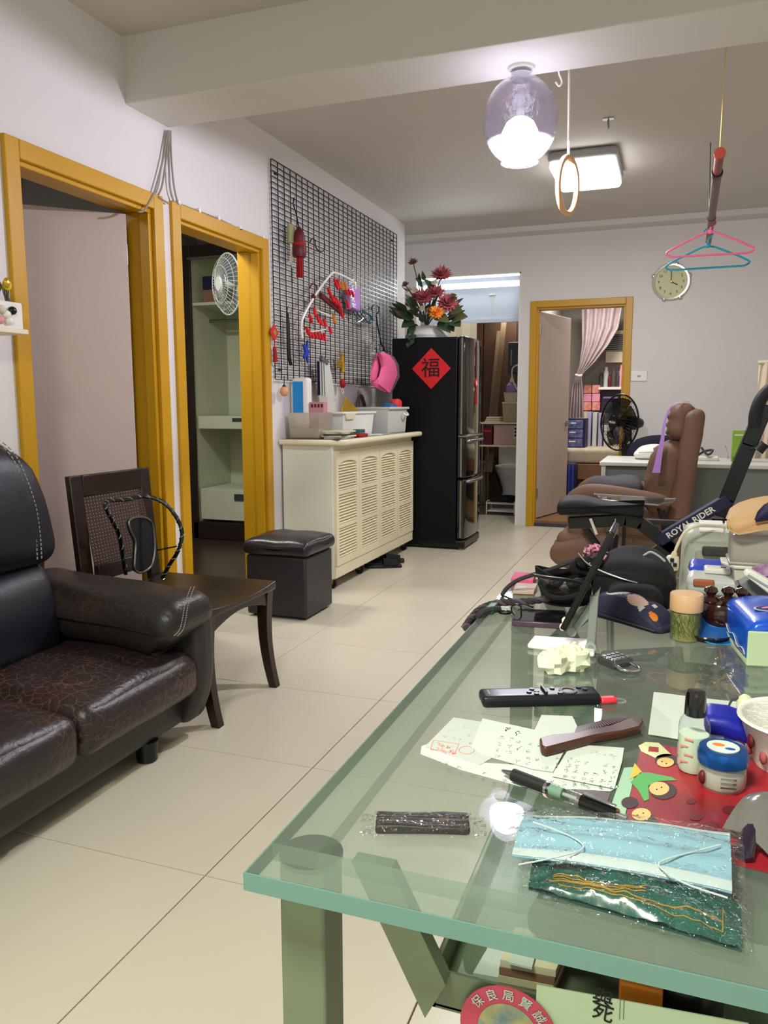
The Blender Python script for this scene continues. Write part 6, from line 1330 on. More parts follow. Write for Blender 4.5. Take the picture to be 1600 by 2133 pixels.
MB().lathe([(0.0075,0.0150),(0.0115,0.0150),(0.0115,0.0172),(0.0075,0.0172)], (0,0,0), 24, 0, Tr @ Matrix.Translation(V((0.036,-0.001,0))), closed=True).build('ring_key', 'smoke', t)
text('SAMSUNG', 0.0032, Tr @ V((-Lr/2+0.010,0,0.0163)), Tr.to_3x3() @ V((0,-1,0)), Tr.to_3x3() @ V((1,0,0)), 'grey_plastic', t, 'logo', 0.0003)
t = thing('red_key_tag', 'small red plastic tag with a clear ring beside the remote control', 'key tag', tuple(T(1270,1467)))
a, e = T(1248,1466), T(1283,1464); a.z = e.z = TZ+0.0045; MB().bar(a, e, 0.013, 0.008, up=(0,0,1)).build('tag', mat('tag_red', S(230,52,66), 0.35), t, bev=0.003); 
c = T(1291,1463); MB().tube([V((c.x+0.007*math.cos(q), c.y+0.007*math.sin(q), TZ+0.002)) for q in [2*PI*i/18 for i in range(18)]], 0.0015, 6, closed=True).build('ring', 'clear_plastic', t)
# crumpled tissue
t = thing('crumpled_tissue', 'crumpled pale yellow-white tissue lying on the glass', 'tissue', tuple(T(1172,1415)))
mat('tissue', S(232,234,206), 0.85)
for px, py, r, s_ in ((1148,1406,0.021,1),(1192,1400,0.022,5),(1172,1400,0.021,9)):
    c = T(px, py)+V((0,0.012,r*0.70)); b = MB().ball((0,0,0), 1.0, 14, 9); q = random.Random(s_)
    k = {i: q.uniform(0.66, 1.12) for i in range(400)}
    for n, v in enumerate(b.v):
        d = V(v); ring = n//14; g = k[ring] if ring in (0, 9) else k[20+n]; p = c+V((d.x*r*g*1.15, d.y*r*g, d.z*r*g)); v.xyz = (p.x, p.y, max(TZ+0.0006, p.z))
    b.build('lump', 'tissue', t, ang=18, sub=0)
# padlock with a keypad
t = thing('combination_lock', 'silver combination padlock with a button keypad on the glass', 'padlock', tuple(T(1270,1395)))
la, le = T(1243,1402), T(1300,1388); ax = (le-la).normalized(); sx = V((-ax.y, ax.x, 0)); Tl = Matrix((ax, sx, V((0,0,1)))).transposed().to_4x4(); Tl.translation = V(((la.x+le.x)/2+0.004, (la.y+le.y)/2+0.018, TZ))
MB().soft((-0.016,-0.016,0.001), (0.022,0.02,0.013), 0.004, 6, None, 0, Tl).build('body', mat('lock_grey', S(92,94,98), 0.3, metal=0.7), t)
for i in range(4):
    for j in range(3): MB().cyl(Tl @ V((-0.010+i*0.0085,-0.009+j*0.0095,0.0128)), Tl @ V((-0.010+i*0.0085,-0.009+j*0.0095,0.0148)), 0.0028, n=10).build('key', 'chrome', t)
MB().tube([Tl @ V(p) for p in cat([(-0.012,-0.014,0.007),(-0.016,-0.030,0.006),(-0.004,-0.040,0.005),(0.010,-0.036,0.005),(0.014,-0.016,0.007)], 6)], 0.0028, 10).build('shackle', 'chrome', t)
# wrapped dark snack
t = thing('wrapped_snack', 'flat dark snack in a crinkled clear wrapper at the near left of the glass', 'packet', tuple(T(880,1725)))
ca, ce = T(752,1722), T(1012,1728); ax = (ce-ca).normalized(); sx = V((-ax.y, ax.x, 0)); Tc_ = Matrix((ax, sx, V((0,0,1)))).transposed().to_4x4(); Tc_.translation = (ca+ce)/2+V((0,0,TZ-ca.z)); Lc = (ce-ca).length
mat('snack', S(36,27,26), 0.5, var=(60,0.6,S(24,18,18)))
for k in range(3): MB().soft((-Lc*0.38,-0.014+k*0.0095,0.001), (Lc*0.37,-0.0055+k*0.0095,0.009), 0.003, 6, lambda p, u: V(p)+V((0,0.001*nz(p,120),0.0015*nz(p,90,4))), 0, Tc_).build('stick', 'snack', t)
MB().sheet(lambda u, v: Tc_ @ V(((u-0.5)*Lc, (v-0.5)*0.036*(1+0.03*math.sin(u*40)), 0.0015+0.0095*math.sin(PI*v)**0.5*(1 if 0.1 < u < 0.9 else 0.3)+0.0020*abs(nz((u*9,v*3,0))))), 80, 18).build('wrapper', 'wrapper', t, ang=20)
# green foil pack, then the blue mask pack on top of it
def quad_sheet(cs, z0, fn, nu, nv): 
    q = [T(*c) for c in cs]
    return lambda u, v: (lambda p: V((p.x, p.y, z0+fn(u, v))))(q[0].lerp(q[1], u).lerp(q[3].lerp(q[2], u), v))
t = thing('green_pack', 'glossy dark green packet in clear wrap under the blue mask pack', 'packet', tuple(T(1330,1930)))
mat('green_foil', S(14,84,72), 0.22, var=(16,0.5,S(10,62,54)), coat=0.4); gq = [(1110,1800),(1540,1850),(1545,1985),(1100,1855)]
gf = lambda u, v: 0.004+0.012*math.sin(PI*min(1,max(0,u)))*math.sin(PI*v)**0.6+0.004*nz((u*7,v*5,3))+0.0016*nz((u*22,v*12,1))
MB().sheet(quad_sheet(gq, TZ, gf, 0, 0), 50, 24).sheet(quad_sheet(gq, TZ, lambda u, v: 0.0008, 0, 0), 10, 6).build('packet', 'green_foil', t)
gl_ = quad_sheet(gq, TZ, lambda u, v: gf(u, v)+0.0008, 0, 0)
MB().tube([gl_(0.10+0.82*i/40, 0.72+0.10*math.sin(i/40*3.0)) for i in range(41)], 0.0006, 5).build('gold_line', 'gold', t); MB().tube([gl_(0.15+0.77*i/40, 0.87) for i in range(41)]+[gl_(0.92, 0.87-0.35*i/8) for i in range(9)], 0.0004, 5).build('gold_line', 'gold', t)
for k in range(3): MB().tube([gl_(0.12+0.45*i/24, 0.60+0.035*k+0.11*math.sin(i/24*2.6)) for i in range(25)], 0.00045, 5).build('gold_line', 'gold', t)
cq = [(1085,1790),(1570,1850),(1566,2000),(1075,1872)]
MB().sheet(quad_sheet(cq, TZ, lambda u, v: 0.002+0.017*math.sin(PI*u)**0.4*math.sin(PI*v)**0.5+0.005*abs(nz((u*6,v*5,7)))+0.0012*abs(nz((u*16,v*10,2))), 0, 0), 110, 50).build('wrap', 'wrapper', t, ang=22)
t = thing('mask_pack', 'pale blue face mask in a clear crinkled bag, nearest on the table', 'face mask', tuple(T(1300,1800)))
mq = [(1093,1716),(1518,1774),(1522,1900),(1066,1820)]; mz = 0.014
mf = lambda u, v: mz+0.006*math.sin(PI*v)+0.0035*math.sin(PI*u)+0.0016*math.sin(v*22)*(0.4+0.6*math.sin(PI*u))+0.0025*nz((u*3,v*2,1))-0.010*max(0,0.25-v)*0-0.008*(1-u)*(1-v)
MB().sheet(quad_sheet(mq, TZ, mf, 0, 0), 50, 44, 0.0016).build('mask', mat('mask_blue', S(128,168,184), 0.75, bump=(300,0.1)), t)
for v0, v1 in ((0.0,0.09),(0.90,1.0)):
    f0 = quad_sheet(mq, TZ, lambda u, v: mf(u, v)+0.0019, 0, 0); MB().sheet(lambda u, v: f0(u, v0+(v1-v0)*v), 50, 5, 0.0008).build('white_edge', mat('mask_white', S(172,186,188), 0.8), t)
for pts in ([(1110,1724),(1150,1738),(1190,1755),(1214,1772),(1205,1785),(1150,1800),(1080,1814)], [(1500,1772),(1450,1785),(1395,1800),(1372,1812),(1385,1828),(1430,1855),(1515,1884)]):
    q = [V((*T(*p, z=TZ+0.02).xy, TZ+mz+0.011)) for p in pts]; MB().tube(cat(q, 6), 0.0007, 7).build('ear_loop', 'mask_white', t)
bq = [(1078,1702),(1545,1770),(1552,1912),(1040,1822)]
MB().sheet(quad_sheet(bq, TZ, lambda u, v: mf(u, v)+0.0030+0.0034*abs(nz((u*9,v*4,9)))+0.0014*abs(nz((u*22,v*10,4)))-0.004*(abs(2*u-1)**8), 0, 0), 110, 44).build('bag', 'cling', t, ang=22)
# white napkin sheet
t = thing('white_napkin', 'large white paper napkin spread at the right of the table', 'napkin', tuple(T(1450,1490)))
MB().sheet(quad_sheet([(1362,1444),(1640,1478),(1640,1580),(1350,1532)], TT, lambda u, v: 0.0006+0.0015*abs(nz((u*4,v*3,2))), 0, 0), 20, 10, 0.0005).build('sheet', 'paper', t); MB().tube([T(1500,1462)+V((0,0,0.0018)), T(1520,1545)+V((0,0,0.0018))], 0.0005, 4).build('fold', 'paper2', t)
# lotion bottle
t = thing('lotion_bottle', 'small clear bottle of white lotion with a black cap', 'bottle', tuple(T(1440,1612)))
c = T(1440,1610)+V((0.001,0.006,0)); r = 0.0152
MB().lathe([(0,0.001),(r*0.9,0.001),(r,0.005),(r,0.047),(r*0.92,0.054),(r*0.7,0.059),(r*0.62,0.061)], c, 28).build('bottle', 'barrel_clear', t)
MB().lathe([(0,0.002),(r*0.86,0.002),(r*0.95,0.006),(r*0.95,0.040),(0,0.040)], c, 28).build('lotion', mat('lotion', S(212,222,204), 0.5), t)
MB().lathe([(0.0095,0.059),(0.0105,0.060),(0.0100,0.080),(0.0088,0.084),(0,0.0845)], c, 24).build('cap', 'black_gloss', t)
for k in range(4): a = R(-110-18*(k % 2)); q = c+V((r*1.01*math.cos(a), r*1.01*math.sin(a), 0.038-0.008*k)); MB().bar(q-V((0.004,-0.0015,0)), q+V((0.004,-0.0015,0)), 0.0006, 0.0016, up=(0,0,1)).build('print', 'red_ink', t, smooth=False)
# blue packet and pale capsule
t = thing('blue_packet', 'folded blue and white soap packet standing behind the lotion bottle', 'packet', tuple(T(1505,1565)))
a, e = T(1468,1568), T(1548,1560); MB().soft((a.x, a.y, TZ+0.001), (e.x, a.y+0.026, TZ+0.026), 0.005, 6).build('lower_half', mat('ice_blue', S(156,178,216), 0.45), t)
MB().soft((a.x-0.002, a.y-0.004, TZ+0.024), (e.x+0.004, a.y+0.030, TZ+0.044), 0.007, 8, lambda p, u: V((p.x, p.y, p.z-0.006*max(0,u.x)+0.004*u.y))).build('upper_half', mat('deep_blue', S(22,30,150), 0.4), t)
for k in range(3): MB().box((a.x+0.018, a.y-0.0006, TZ+0.008+k*0.005), (a.x+0.03, a.y+0.001, TZ+0.011+k*0.005)).build('print', 'blue', t, smooth=False)
t = thing('pale_capsule', 'small pale green capsule with a dark loop beyond the blue packet', 'capsule', tuple(T(1548,1510)))
c = T(1548,1500); MB().ball(c+V((0.003,0.02,0.012)), (0.010,0.010,0.013), 14, 10).build('capsule', mat('pale_glass', S(206,216,176), 0.25), t); MB().tube(cat([c+V((-0.016,0.016,0.004)), c+V((-0.012,0.018,0.016)), c+V((-0.002,0.02,0.020))], 5), 0.0014, 6).build('loop', 'dark_grey', t)
# jar
t = thing('cream_jar', 'small round clear jar with a metallic blue lid', 'jar', tuple(T(1503,1648)))
c = T(1503,1648)+V((0,0.010,0)); r = 0.0225
MB().lathe([(0,0.001),(r*0.86,0.001),(r*0.98,0.006),(r,0.014),(r*0.95,0.024),(r*0.86,0.027)], c, 30).build('jar', 'clear_tub', t)
MB().lathe([(0,0.003),(r*0.82,0.003),(r*0.9,0.010),(r*0.9,0.018),(0,0.018)], c, 30).build('cream', 'paper2', t)
MB().lathe([(r*0.86,0.025),(r*1.02,0.026),(r*1.04,0.035),(r*0.96,0.040),(0,0.0405)], c, 32).build('lid', mat('metal_blue', S(26,84,160), 0.22, metal=0.6), t)
MB().cyl(c+V((0,0,0.0404)), c+V((0,0,0.0412)), r*0.66, n=28).build('label', 'paper', t); MB().ball(c+V((-0.004,0.003,0.0412)), (0.006,0.004,0.0004), 12, 6).build('print', 'orange', t); MB().ball(c+V((0.006,-0.004,0.0412)), (0.005,0.003,0.0004), 12, 6).build('print', 'blue', t)
MB().ball(c+V((-r*0.78,-r*0.56,0.013)), (0.004,0.005,0.007), 10, 8).build('strawberry_print', 'dark_red', t)
for k in range(3): q = c+V((0.006, -r*0.99+0.0008*k, 0.009+k*0.004)); MB().bar(q-V((0.008,0,0)), q+V((0.006,0.0015,0)), 0.0006, 0.0014, up=(0,0,1)).build('text_line', 'dark_grey', t, smooth=False)
# bowl
t = thing('paper_bowl', 'white printed bowl covered with clear wrap at the right table edge', 'bowl', (0.135, 0.865, TZ))
c = V((0.1335, 0.868, TZ)); 
MB().lathe([(0,0.001),(0.040,0.001),(0.056,0.048),(0.059,0.050),(0.058,0.053),(0.054,0.051),(0.038,0.006),(0,0.005)], c, 40).build('bowl', 'white_plastic', t)
MB().lathe([(0.0575,0.052),(0.052,0.049),(0.03,0.044),(0,0.042)], c, 36).build('clear_wrap', 'cling', t)
for a_, z_, s_ in ((205,0.030,0.008),(222,0.018,0.007),(238,0.034,0.007),(250,0.015,0.008),(190,0.016,0.006)):
    a = R(a_); rr_ = 0.0405+0.0160*z_/0.047; MB().ball(c+V((rr_*math.cos(a), rr_*math.sin(a), z_)), (0.004,s_,s_), 10, 6).build('floral_print', 'dark_red' if a_ % 2 else 'bloom_red', t)
# red placemat with three cartoon children (generic shapes)
t = thing('red_placemat', 'red patterned sheet with drawn children in coloured clothes, at the right of the table', 'placemat', tuple(T(1420,1650)))
MB().prism([V((p.x,p.y,TT)) for p in (T(1336,1548),T(1640,1590),T(1640,1830),T(1296,1742))], (0,0,0.0005)).build('sheet', mat('mat_red', S(170,30,42), 0.35, var=(9,0.4,S(104,24,30))), t, smooth=False)
def patch(name, pts, m_, k): MB().prism([V((p.x,p.y,TT+0.0005+0.00025*k)) for p in (T(*a) for a in pts)], (0,0,0.00025)).build(name, m_, t, smooth=False)
def disc(name, px, py, rx, ry, m_, k): patch(name, [(px+rx*math.cos(2*PI*i/18), py+ry*math.sin(2*PI*i/18)) for i in range(18)], m_, k)
mat('drawn_skin', S(214,178,112), 0.5); mat('drawn_cream', S(206,208,160), 0.5); mat('drawn_green', S(72,158,76), 0.5); mat('drawn_black', S(62,44,44), 0.6); mat('drawn_yellow', S(212,176,44), 0.5)
patch('jacket', [(1330,1556),(1345,1548),(1372,1550),(1400,1576),(1366,1582),(1336,1568)], 'drawn_cream', 1); patch('badge', [(1352,1558),(1372,1560),(1372,1570),(1350,1568)], 'mat_red', 2)
disc('hair', 1388, 1586, 24, 13, 'drawn_black', 1); disc('face', 1386, 1591, 18, 10, 'drawn_skin', 2)
patch('sash', [(1322,1592),(1338,1612),(1312,1626)], 'drawn_yellow', 1); patch('coat', [(1334,1612),(1350,1612),(1400,1622),(1410,1628),(1372,1630),(1350,1640),(1352,1668),(1342,1672),(1330,1650),(1314,1632)], 'drawn_green', 1)
disc('hair', 1382, 1650, 28, 18, 'drawn_black', 1); disc('face', 1373, 1646, 21, 14, 'drawn_skin', 2)
disc('hair', 1344, 1715, 26, 16, 'drawn_black', 1); disc('face', 1336, 1700, 20, 13, 'drawn_skin', 2); disc('hair', 1312, 1675, 18, 12, 'drawn_black', 1)
for px, py in ((1379,1590),(1388,1594),(1368,1648),(1378,1644),(1328,1702),(1340,1698)): disc('eye', px, py, 1.6, 1.2, 'black_matte', 3)
for px, py, r in ((1450,1705,14),(1480,1725,18),(1520,1690,16),(1560,1670,14),(1440,1672,10)): disc('blossom', px, py, r, r*0.55, 'dark_red', 1)
# see-through card and dark papers beside the placemat
t = flat('green_card', 'pale green card strip lying left of the red placemat', 'card', [(1300,1600),(1326,1598),(1296,1725),(1262,1712)], mat('card_green', S(152,188,160), 0.6), 0.0005, z=TT)
t = flat('dark_card', 'dark grey card showing under the pen clip', 'card', [(1192,1640),(1272,1652),(1255,1700),(1185,1672)], 'smoke', 0.0004, z=TT)
t = flat('cream_card', 'cream paper strip peeking out beyond the mask pack', 'card', [(1290,1720),(1380,1728),(1400,1745),(1285,1735)], 'ivory', 0.0005, z=TT+0.001)
# glossy dark clip at the right edge
t = thing('dark_visor', 'grey clear visor with a glossy purple-black rim at the right table edge', 'visor', tuple(T(1590,1790)))
vq = [(1505,1745),(1600,1688),(1660,1700),(1600,1800)]
MB().sheet(quad_sheet(vq, TZ, lambda u, v: 0.004+0.022*math.sin(PI*min(1,u*0.9+0.05))+0.006*math.sin(PI*v), 0, 0), 14, 10, 0.0012).build('lens', mat('lens_grey', S(120,118,116), 0.15, trans=0.3), t)
MB().tube(cat([T(1548,1800)+V((0,0,0.004)), T(1560,1770)+V((0,0,0.012)), T(1590,1745)+V((0,0,0.018)), T(1640,1728)+V((0,0,0.016))], 6), [0.003]+[0.0075]*16+[0.006]*2, 12).build('rim', mat('purple_black', S(34,22,44), 0.1, coat=0.6), t)
MB().tube(cat([T(1575,1750)+V((0,0,0.026)), T(1592,1738)+V((0,0,0.028)), T(1640,1722)+V((0,0,0.026))], 5), 0.0026, 8).build('purple_line', 'lilac', t)
# canister of green needles
t = thing('lidded_canister', 'clear canister of green needles with a peach wooden lid', 'canister', tuple(T(1424,1338)))
c = T(1424,1338)+V((0.002,0.018,0)); r = 0.0238; zt = 0.0735
MB().lathe([(0,0.0008),(r*0.96,0.0008),(r,0.003),(r,0.054)], c, 32).build('body', 'barrel_clear', t); MB().lathe([(r*0.90,0.002),(r*0.90,0.052),(0,0.052)], c, 28).build('inner_paper', mat('needle_back', S(150,140,86), 0.7), t)
MB().lathe([(r*1.03,0.048),(r*1.05,0.050),(r*1.05,zt),(r*1.0,zt+0.0015),(0,zt+0.0015)], c, 32).build('lid', mat('lid_peach', S(216,172,130), 0.5), t)
b = MB()
for i in range(170):
    a = rnd.uniform(0, 2*PI); z0_ = rnd.uniform(0.003, 0.034); a2 = a+rnd.uniform(-0.45, 0.45); b.bar(c+V((r*0.93*math.cos(a), r*0.93*math.sin(a), z0_)), c+V((r*0.93*math.cos(a2), r*0.93*math.sin(a2), z0_+rnd.uniform(0.010,0.017))), 0.0007, 0.0007)
b.build('needles', mat('needle_green', S(92,96,44), 0.6), t, smooth=False)['kind'] = 'stuff'
# blue tissue pack
t = thing('tissue_box', 'bright blue pack of tissues with a white-green end, at the right of the table', 'tissue pack', tuple(T(1560,1360)))
A, B = T(1556,1388), T(1504,1322); ax = (B-A).normalized(); sx = V((ax.y, -ax.x, 0)); Lb = (B-A).length; Tb = Matrix((sx, ax, V((0,0,1)))).transposed().to_4x4(); Tb.translation = V((A.x, A.y, TZ))
Hb = 0.060; sf = lambda p, u: V((p.x, p.y, p.z+(0.010*(1-u.x**2)*max(0,u.z))))
MB().soft((0,0.002,0.002), (0.11,Lb,Hb), 0.012, 12, sf, 0, Tb).build('pack', mat('pack_blue', S(12,104,222), 0.25, var=(14,0.7,S(14,48,190)), coat=0.3), t)
MB().box((-0.0012,-0.0018,0.001), (0.112,0.002,Hb-0.008), 0, Tb).build('end_flap', mat('flap_green', S(186,204,168), 0.6), t, bev=0.002, smooth=False); MB().prism([Tb @ V(p) for p in ((-0.0008,0.004,0.002),(-0.0008,Lb-0.004,0.002),(-0.0008,Lb-0.004,0.020),(-0.0008,Lb*0.5,0.006),(-0.0008,0.004,0.008))], Tb.to_3x3() @ V((0.002,0,0))).build('white_base', 'flap_green', t, smooth=False)
def oval(o, ux, uy, rx, ry, m_, k, nm):
    o, ux, uy = V(o), V(ux), V(uy); n_ = ux.cross(uy); MB().prism([Tb @ (o+ux*(rx*math.cos(2*PI*i/26))+uy*(ry*math.sin(2*PI*i/26))+n_*(0.0004*k)) for i in range(26)], Tb.to_3x3() @ (n_*0.0006)).build(nm, m_, t, smooth=False)
oval((0.045,Lb*0.42,Hb+0.0088), (1,0.25,0), (-0.25,1,0), 0.024, 0.015, 'paper', 0, 'emblem_ring'); oval((0.045,Lb*0.42,Hb+0.0088), (1,0.25,0), (-0.25,1,0), 0.021, 0.012, mat('emblem', S(52,28,120), 0.4), 2, 'emblem'); oval((0.043,Lb*0.42,Hb+0.0088), (1,0.5,0), (-0.5,1,0), 0.012, 0.003, 'pink_light', 4, 'emblem_stroke'); oval((0.050,Lb*0.42,Hb+0.0088), (1,0.2,0), (-0.2,1,0), 0.008, 0.002, 'paper', 5, 'emblem_stroke')
MB().box((0.05,-0.0026,0.018), (0.072,-0.0016,0.023), 0, Tb @ Matrix.Rotation(-0.35, 4, 'Y')).build('dash_print', 'ink', t, smooth=False)
q_ = [Tb @ V((-0.0010, 0.012+Lb*0.75*i/12, 0.014+0.004*math.sin(i*1.1)+0.010*i/12)) for i in range(13)]; MB().tube(q_, 0.0008, 5).build('white_wave', 'paper', t)
# navy pouch with pale prints
t = thing('printed_pouch', 'navy cosmetic pouch with pale cat-like prints lying before the black bag', 'pouch', tuple(T(1318,1312)))
pa_, pe_ = T(1252,1290), T(1384,1332); ax = (pe_-pa_).normalized(); sx = V((-ax.y, ax.x, 0)); Tp = Matrix((ax, sx, V((0,0,1)))).transposed().to_4x4(); Tp.translation = (pa_+pe_)/2+V((0.002,0.028,TZ-pa_.z)); Lp = (pe_-pa_).length
pf = lambda p, u: V((p.x, p.y*(1-0.25*u.x), 0.001+p.z*(1-0.45*max(0,u.x))*(1-0.35*abs(u.x)**3)+0.003*nz(p,50)*(1 if u.z > 0 else 0)))
b = MB().soft((-Lp*0.56,-0.034,0.0), (Lp*0.56,0.038,0.052), 0.022, 84, pf, 0, Tp)
Ti = Tp.inverted(); prints = ((-0.028,-0.008,0.020,0.020,1),(0.016,-0.010,0.018,0.016,2),(-0.014,-0.012,0.005,0.008,1),(0.040,0.004,0.005,0.004,1),(0.056,-0.016,0.008,0.006,3),(-0.004,0.016,0.006,0.005,1),(0.034,-0.020,0.004,0.006,1))
for k, f in enumerate(b.f):                # printed pale animals and fish, as faces of another colour
    c = Ti @ (sum((b.v[x] for x in f), V((0,0,0)))/len(f))
    for x, y, rx, ry, mi_ in prints:
        if c.z > 0.008 and ((c.x-x)/rx)**2+((c.y-y)/ry)**2 < 1: b.m[k] = mi_
b.build('pouch', [mat('pouch_navy', S(40,38,66), 0.7, bump=(180,0.15)), 'paper2', 'blush', 'orange'], t)
MB().tube([Tp @ V(p) for p in ((-Lp*0.5,-0.036,0.014),(0,-0.036,0.014),(Lp*0.5,-0.026,0.010))], 0.0016, 6).build('zip', 'dark_grey', t)
# phone on its side of the tablet stand
t = thing('mobile_phone', 'dark phone in a purple-edged case with a ring charm, lying on the glass', 'phone', tuple(T(1120,1300)))
q = [T(1066,1305), T(1182,1313), T(1178,1284), T(1078,1280)]; MB().hexa([V((p.x,p.y,TZ+0.0008)) for p in q], [V((p.x,p.y,TZ+0.0105)) for p in q]).build('case', mat('case_purple', S(76,52,74), 0.3), t, bev=0.002)
MB().hexa([V((p.x,p.y,TZ+0.0106)) for p in [p.lerp(sum(q, V((0,0,0)))/4, 0.05) for p in q]], [V((p.x,p.y,TZ+0.0113)) for p in [p.lerp(sum(q, V((0,0,0)))/4, 0.05) for p in q]]).build('screen', 'black_gloss', t, smooth=False)
c = T(1074,1290); MB().tube([V((c.x+0.009*math.cos(a_), c.y+0.006, TZ+0.016+0.010*math.sin(a_))) for a_ in [2*PI*i/18 for i in range(18)]], 0.0014, 6, closed=True).build('ring_charm', 'black_satin', t)
# tablet on its stand
t = thing('tablet_stand', 'white and grey folding tablet stand holding a slim black tablet edge-on', 'stand', tuple(T(1170,1355)))
q = [T(1098,1352), T(1238,1372), T(1240,1342), T(1112,1334)]; MB().prism([V((p.x,p.y,TZ+0.0008)) for p in q], (0,0,0.008)).build('base', 'white_plastic', t, bev=0.003)
sy = T(1228,1362).y+0.008; p0, p1 = P(1231,1362,y=sy), P(1238,1240,y=sy); p0.z = TZ+0.006
MB().bar(p0, p1, 0.013, 0.008, up=(0,1,0)).build('post', mat('stand_grey', S(136,142,138), 0.45), t, bev=0.002); MB().cyl(p0+V((0,-0.009,0.004)), p0+V((0,0.006,0.004)), 0.008, n=20).build('hinge', 'grey_plastic', t); MB().cyl(p0+V((0,-0.0102,0.004)), p0+V((0,-0.009,0.004)), 0.004, n=14).build('hinge_pin', 'mint', t)
b0, b1 = P(1189,1312,y=sy), P(1240,1236,y=sy); MB().prism([b0, P(1200,1318,y=sy), P(1243,1270,y=sy), P(1250,1225,y=sy), b1], (0,0.012,0)).build('bracket', mat('bracket_grey', S(150,158,152), 0.35), t, bev=0.001); MB().cyl(P(1191,1317,y=sy-0.004), P(1191,1317,y=sy+0.016), 0.007, n=18).build('hinge', 'grey_plastic', t)
for px, py in ((1177,1293),(1172,1306)): c = P(px, py, y=sy-0.004); MB().ball(c, (0.005,0.005,0.006), 10, 7).build('rest_foot', 'white_plastic', t)
tt_ = thing('tablet', 'slim black tablet leaning on the folding stand, seen edge-on', 'tablet', tuple(P(1178,1316,y=sy)))
a0, a1 = P(1178,1316,y=sy-0.03), P(1282,1112,y=sy-0.03); d = (a1-a0).normalized(); n_ = V((-d.z,0,d.x)); q = [a0, a0+n_*0.0095, a1+n_*0.0095, a1]; MB().prism(q, (0,0.10,0)).build('case', 'black_satin', tt_, bev=0.002)
q = [a0+d*0.008-n_*0.0008, a0+d*0.008, a1-d*0.008, a1-d*0.008-n_*0.0008]; MB().prism([p+V((0,0.006,0)) for p in q], (0,0.088,0)).build('screen', 'black_gloss', tt_, smooth=False)
# black bags
t = thing('black_duffel', 'soft black zipped bag lying at the far end of the glass table', 'bag', tuple(T(1300,1280)))
def duf(p, u): 
    q = V(p); q.z = TZ+0.001+(q.z-TZ)*(1-0.16*abs(u.x)**2.5-0.12*u.y*u.y*max(0,u.z)) + 0.006*nz(p,16)*max(0,u.z+0.4); q.y += 0.010*nz(p,14,4); q.x += 0.006*nz(p,18,9); return q
MB().soft((-0.125,1.42,TZ), (0.014,1.62,TZ+0.100), 0.035, 14, duf).build('body', 'black_cloth', t)
MB().soft((-0.10,1.36,TZ), (-0.004,1.44,TZ+0.06), 0.025, 10, lambda p, u: V(p)+V((0.004*nz(p,22),0.006*nz(p,20,3),0.004*nz(p,22,6)+0.001))).build('front_pocket', 'black_cloth', t)
MB().tube(cat([P(1205,1152,y=1.44), P(1222,1172,y=1.43), P(1250,1188,y=1.42), P(1295,1205,y=1.41), P(1328,1214,y=1.41)], 6), 0.0016, 6).build('zip', 'steel', t); MB().tube(cat([P(1340,1158,y=1.50), P(1355,1150,y=1.5), P(1372,1158,y=1.49), P(1386,1170,y=1.48)], 5), 0.0022, 6).build('zip_pull', 'grey_plastic', t)
t = thing('black_tote', 'open black tote bag slumped beside the duffel on the glass table', 'bag', tuple(T(1150,1270)))
ty = 1.36
def tot(u, v):
    a = 2*PI*u; cx = T(1172,1262); k = 0.85+0.25*v; return V((cx.x+0.052*k*math.cos(a)+0.004*nz((u*6,v*3,1)), cx.y+0.035+0.045*k*math.sin(a)+0.004*nz((u*6,v*3,4)), TZ+0.002+0.058*v+0.007*math.sin(a*2+1)*v))
MB().sheet(tot, 48, 10, 0.003).build('side_wall', 'black_cloth', t); c = T(1172,1262); MB().cyl((c.x, c.y+0.035, TZ+0.001), (c.x, c.y+0.035, TZ+0.004), 0.046, n=28).build('bottom', 'black_cloth', t)
MB().tube(cat([P(1112,1198,y=1.39), P(1140,1203,y=1.36), P(1180,1208,y=1.36), P(1222,1216,y=1.38)], 6), 0.006, 8, flat=0.5).build('rim_band', 'black_satin', t)
MB().tube(cat([P(1125,1215,y=1.36), P(1140,1240,y=1.33), P(1175,1246,y=1.32), P(1210,1236,y=1.33), P(1225,1222,y=1.36)], 6), 0.0045, 7).build('handle', 'black_cloth', t)
for k in range(7): MB().ball(P(1135+k*14, 1212+(k*7) % 11, y=1.40), (0.012,0.012,0.009), 8, 6).build('contents', 'black_matte' if k % 3 else 'smoke', t)
# braided leash, strap, scrunchie
def rope(name, label, cat_, pts, r, m1, m2, n=8):
    c = cat(pts, n); t = thing(name, label, cat_, tuple(c[0])); MB().tube(c, r*0.8, 7).build('core', m1, t)
    for ph in (0, 2*PI/3, 4*PI/3):
        out = []
        for i, p in enumerate(c):
            a_, e_ = c[max(0,i-1)], c[min(len(c)-1,i+1)]; x, y, z, L = frame(a_, e_); q = ph+i*0.85; out.append(p+(x*math.cos(q)+y*math.sin(q))*r*0.6)
        MB().tube(out, r*0.55, 6).build('strand', m2 if ph == 0 else m1, t)
    return t
mat('rope_dark', S(54,48,54), 0.8); mat('rope_purple', S(96,74,92), 0.8)
zr = lambda p, z=0.010: V((p.x, p.y, TZ+z))
t = rope('braided_leash', 'braided dark leash rope with a green clip, trailing over the left edge of the table', 'leash', [P(968,1308,x=-0.322), P(980,1290,x=-0.318), zr(T(1002,1277),0.008), zr(T(1035,1270),0.012), zr(T(1080,1272),0.016), zr(T(1125,1272),0.020), zr(T(1175,1264),0.026), zr(T(1215,1250),0.034)], 0.0062, 'rope_dark', 'rope_purple')
MB().tube(cat([P(972,1309,x=-0.316), P(988,1300,x=-0.314), zr(T(1004,1287),0.010), zr(T(1040,1280),0.010)], 6), 0.006, 8).build('tail', 'rope_dark', t)
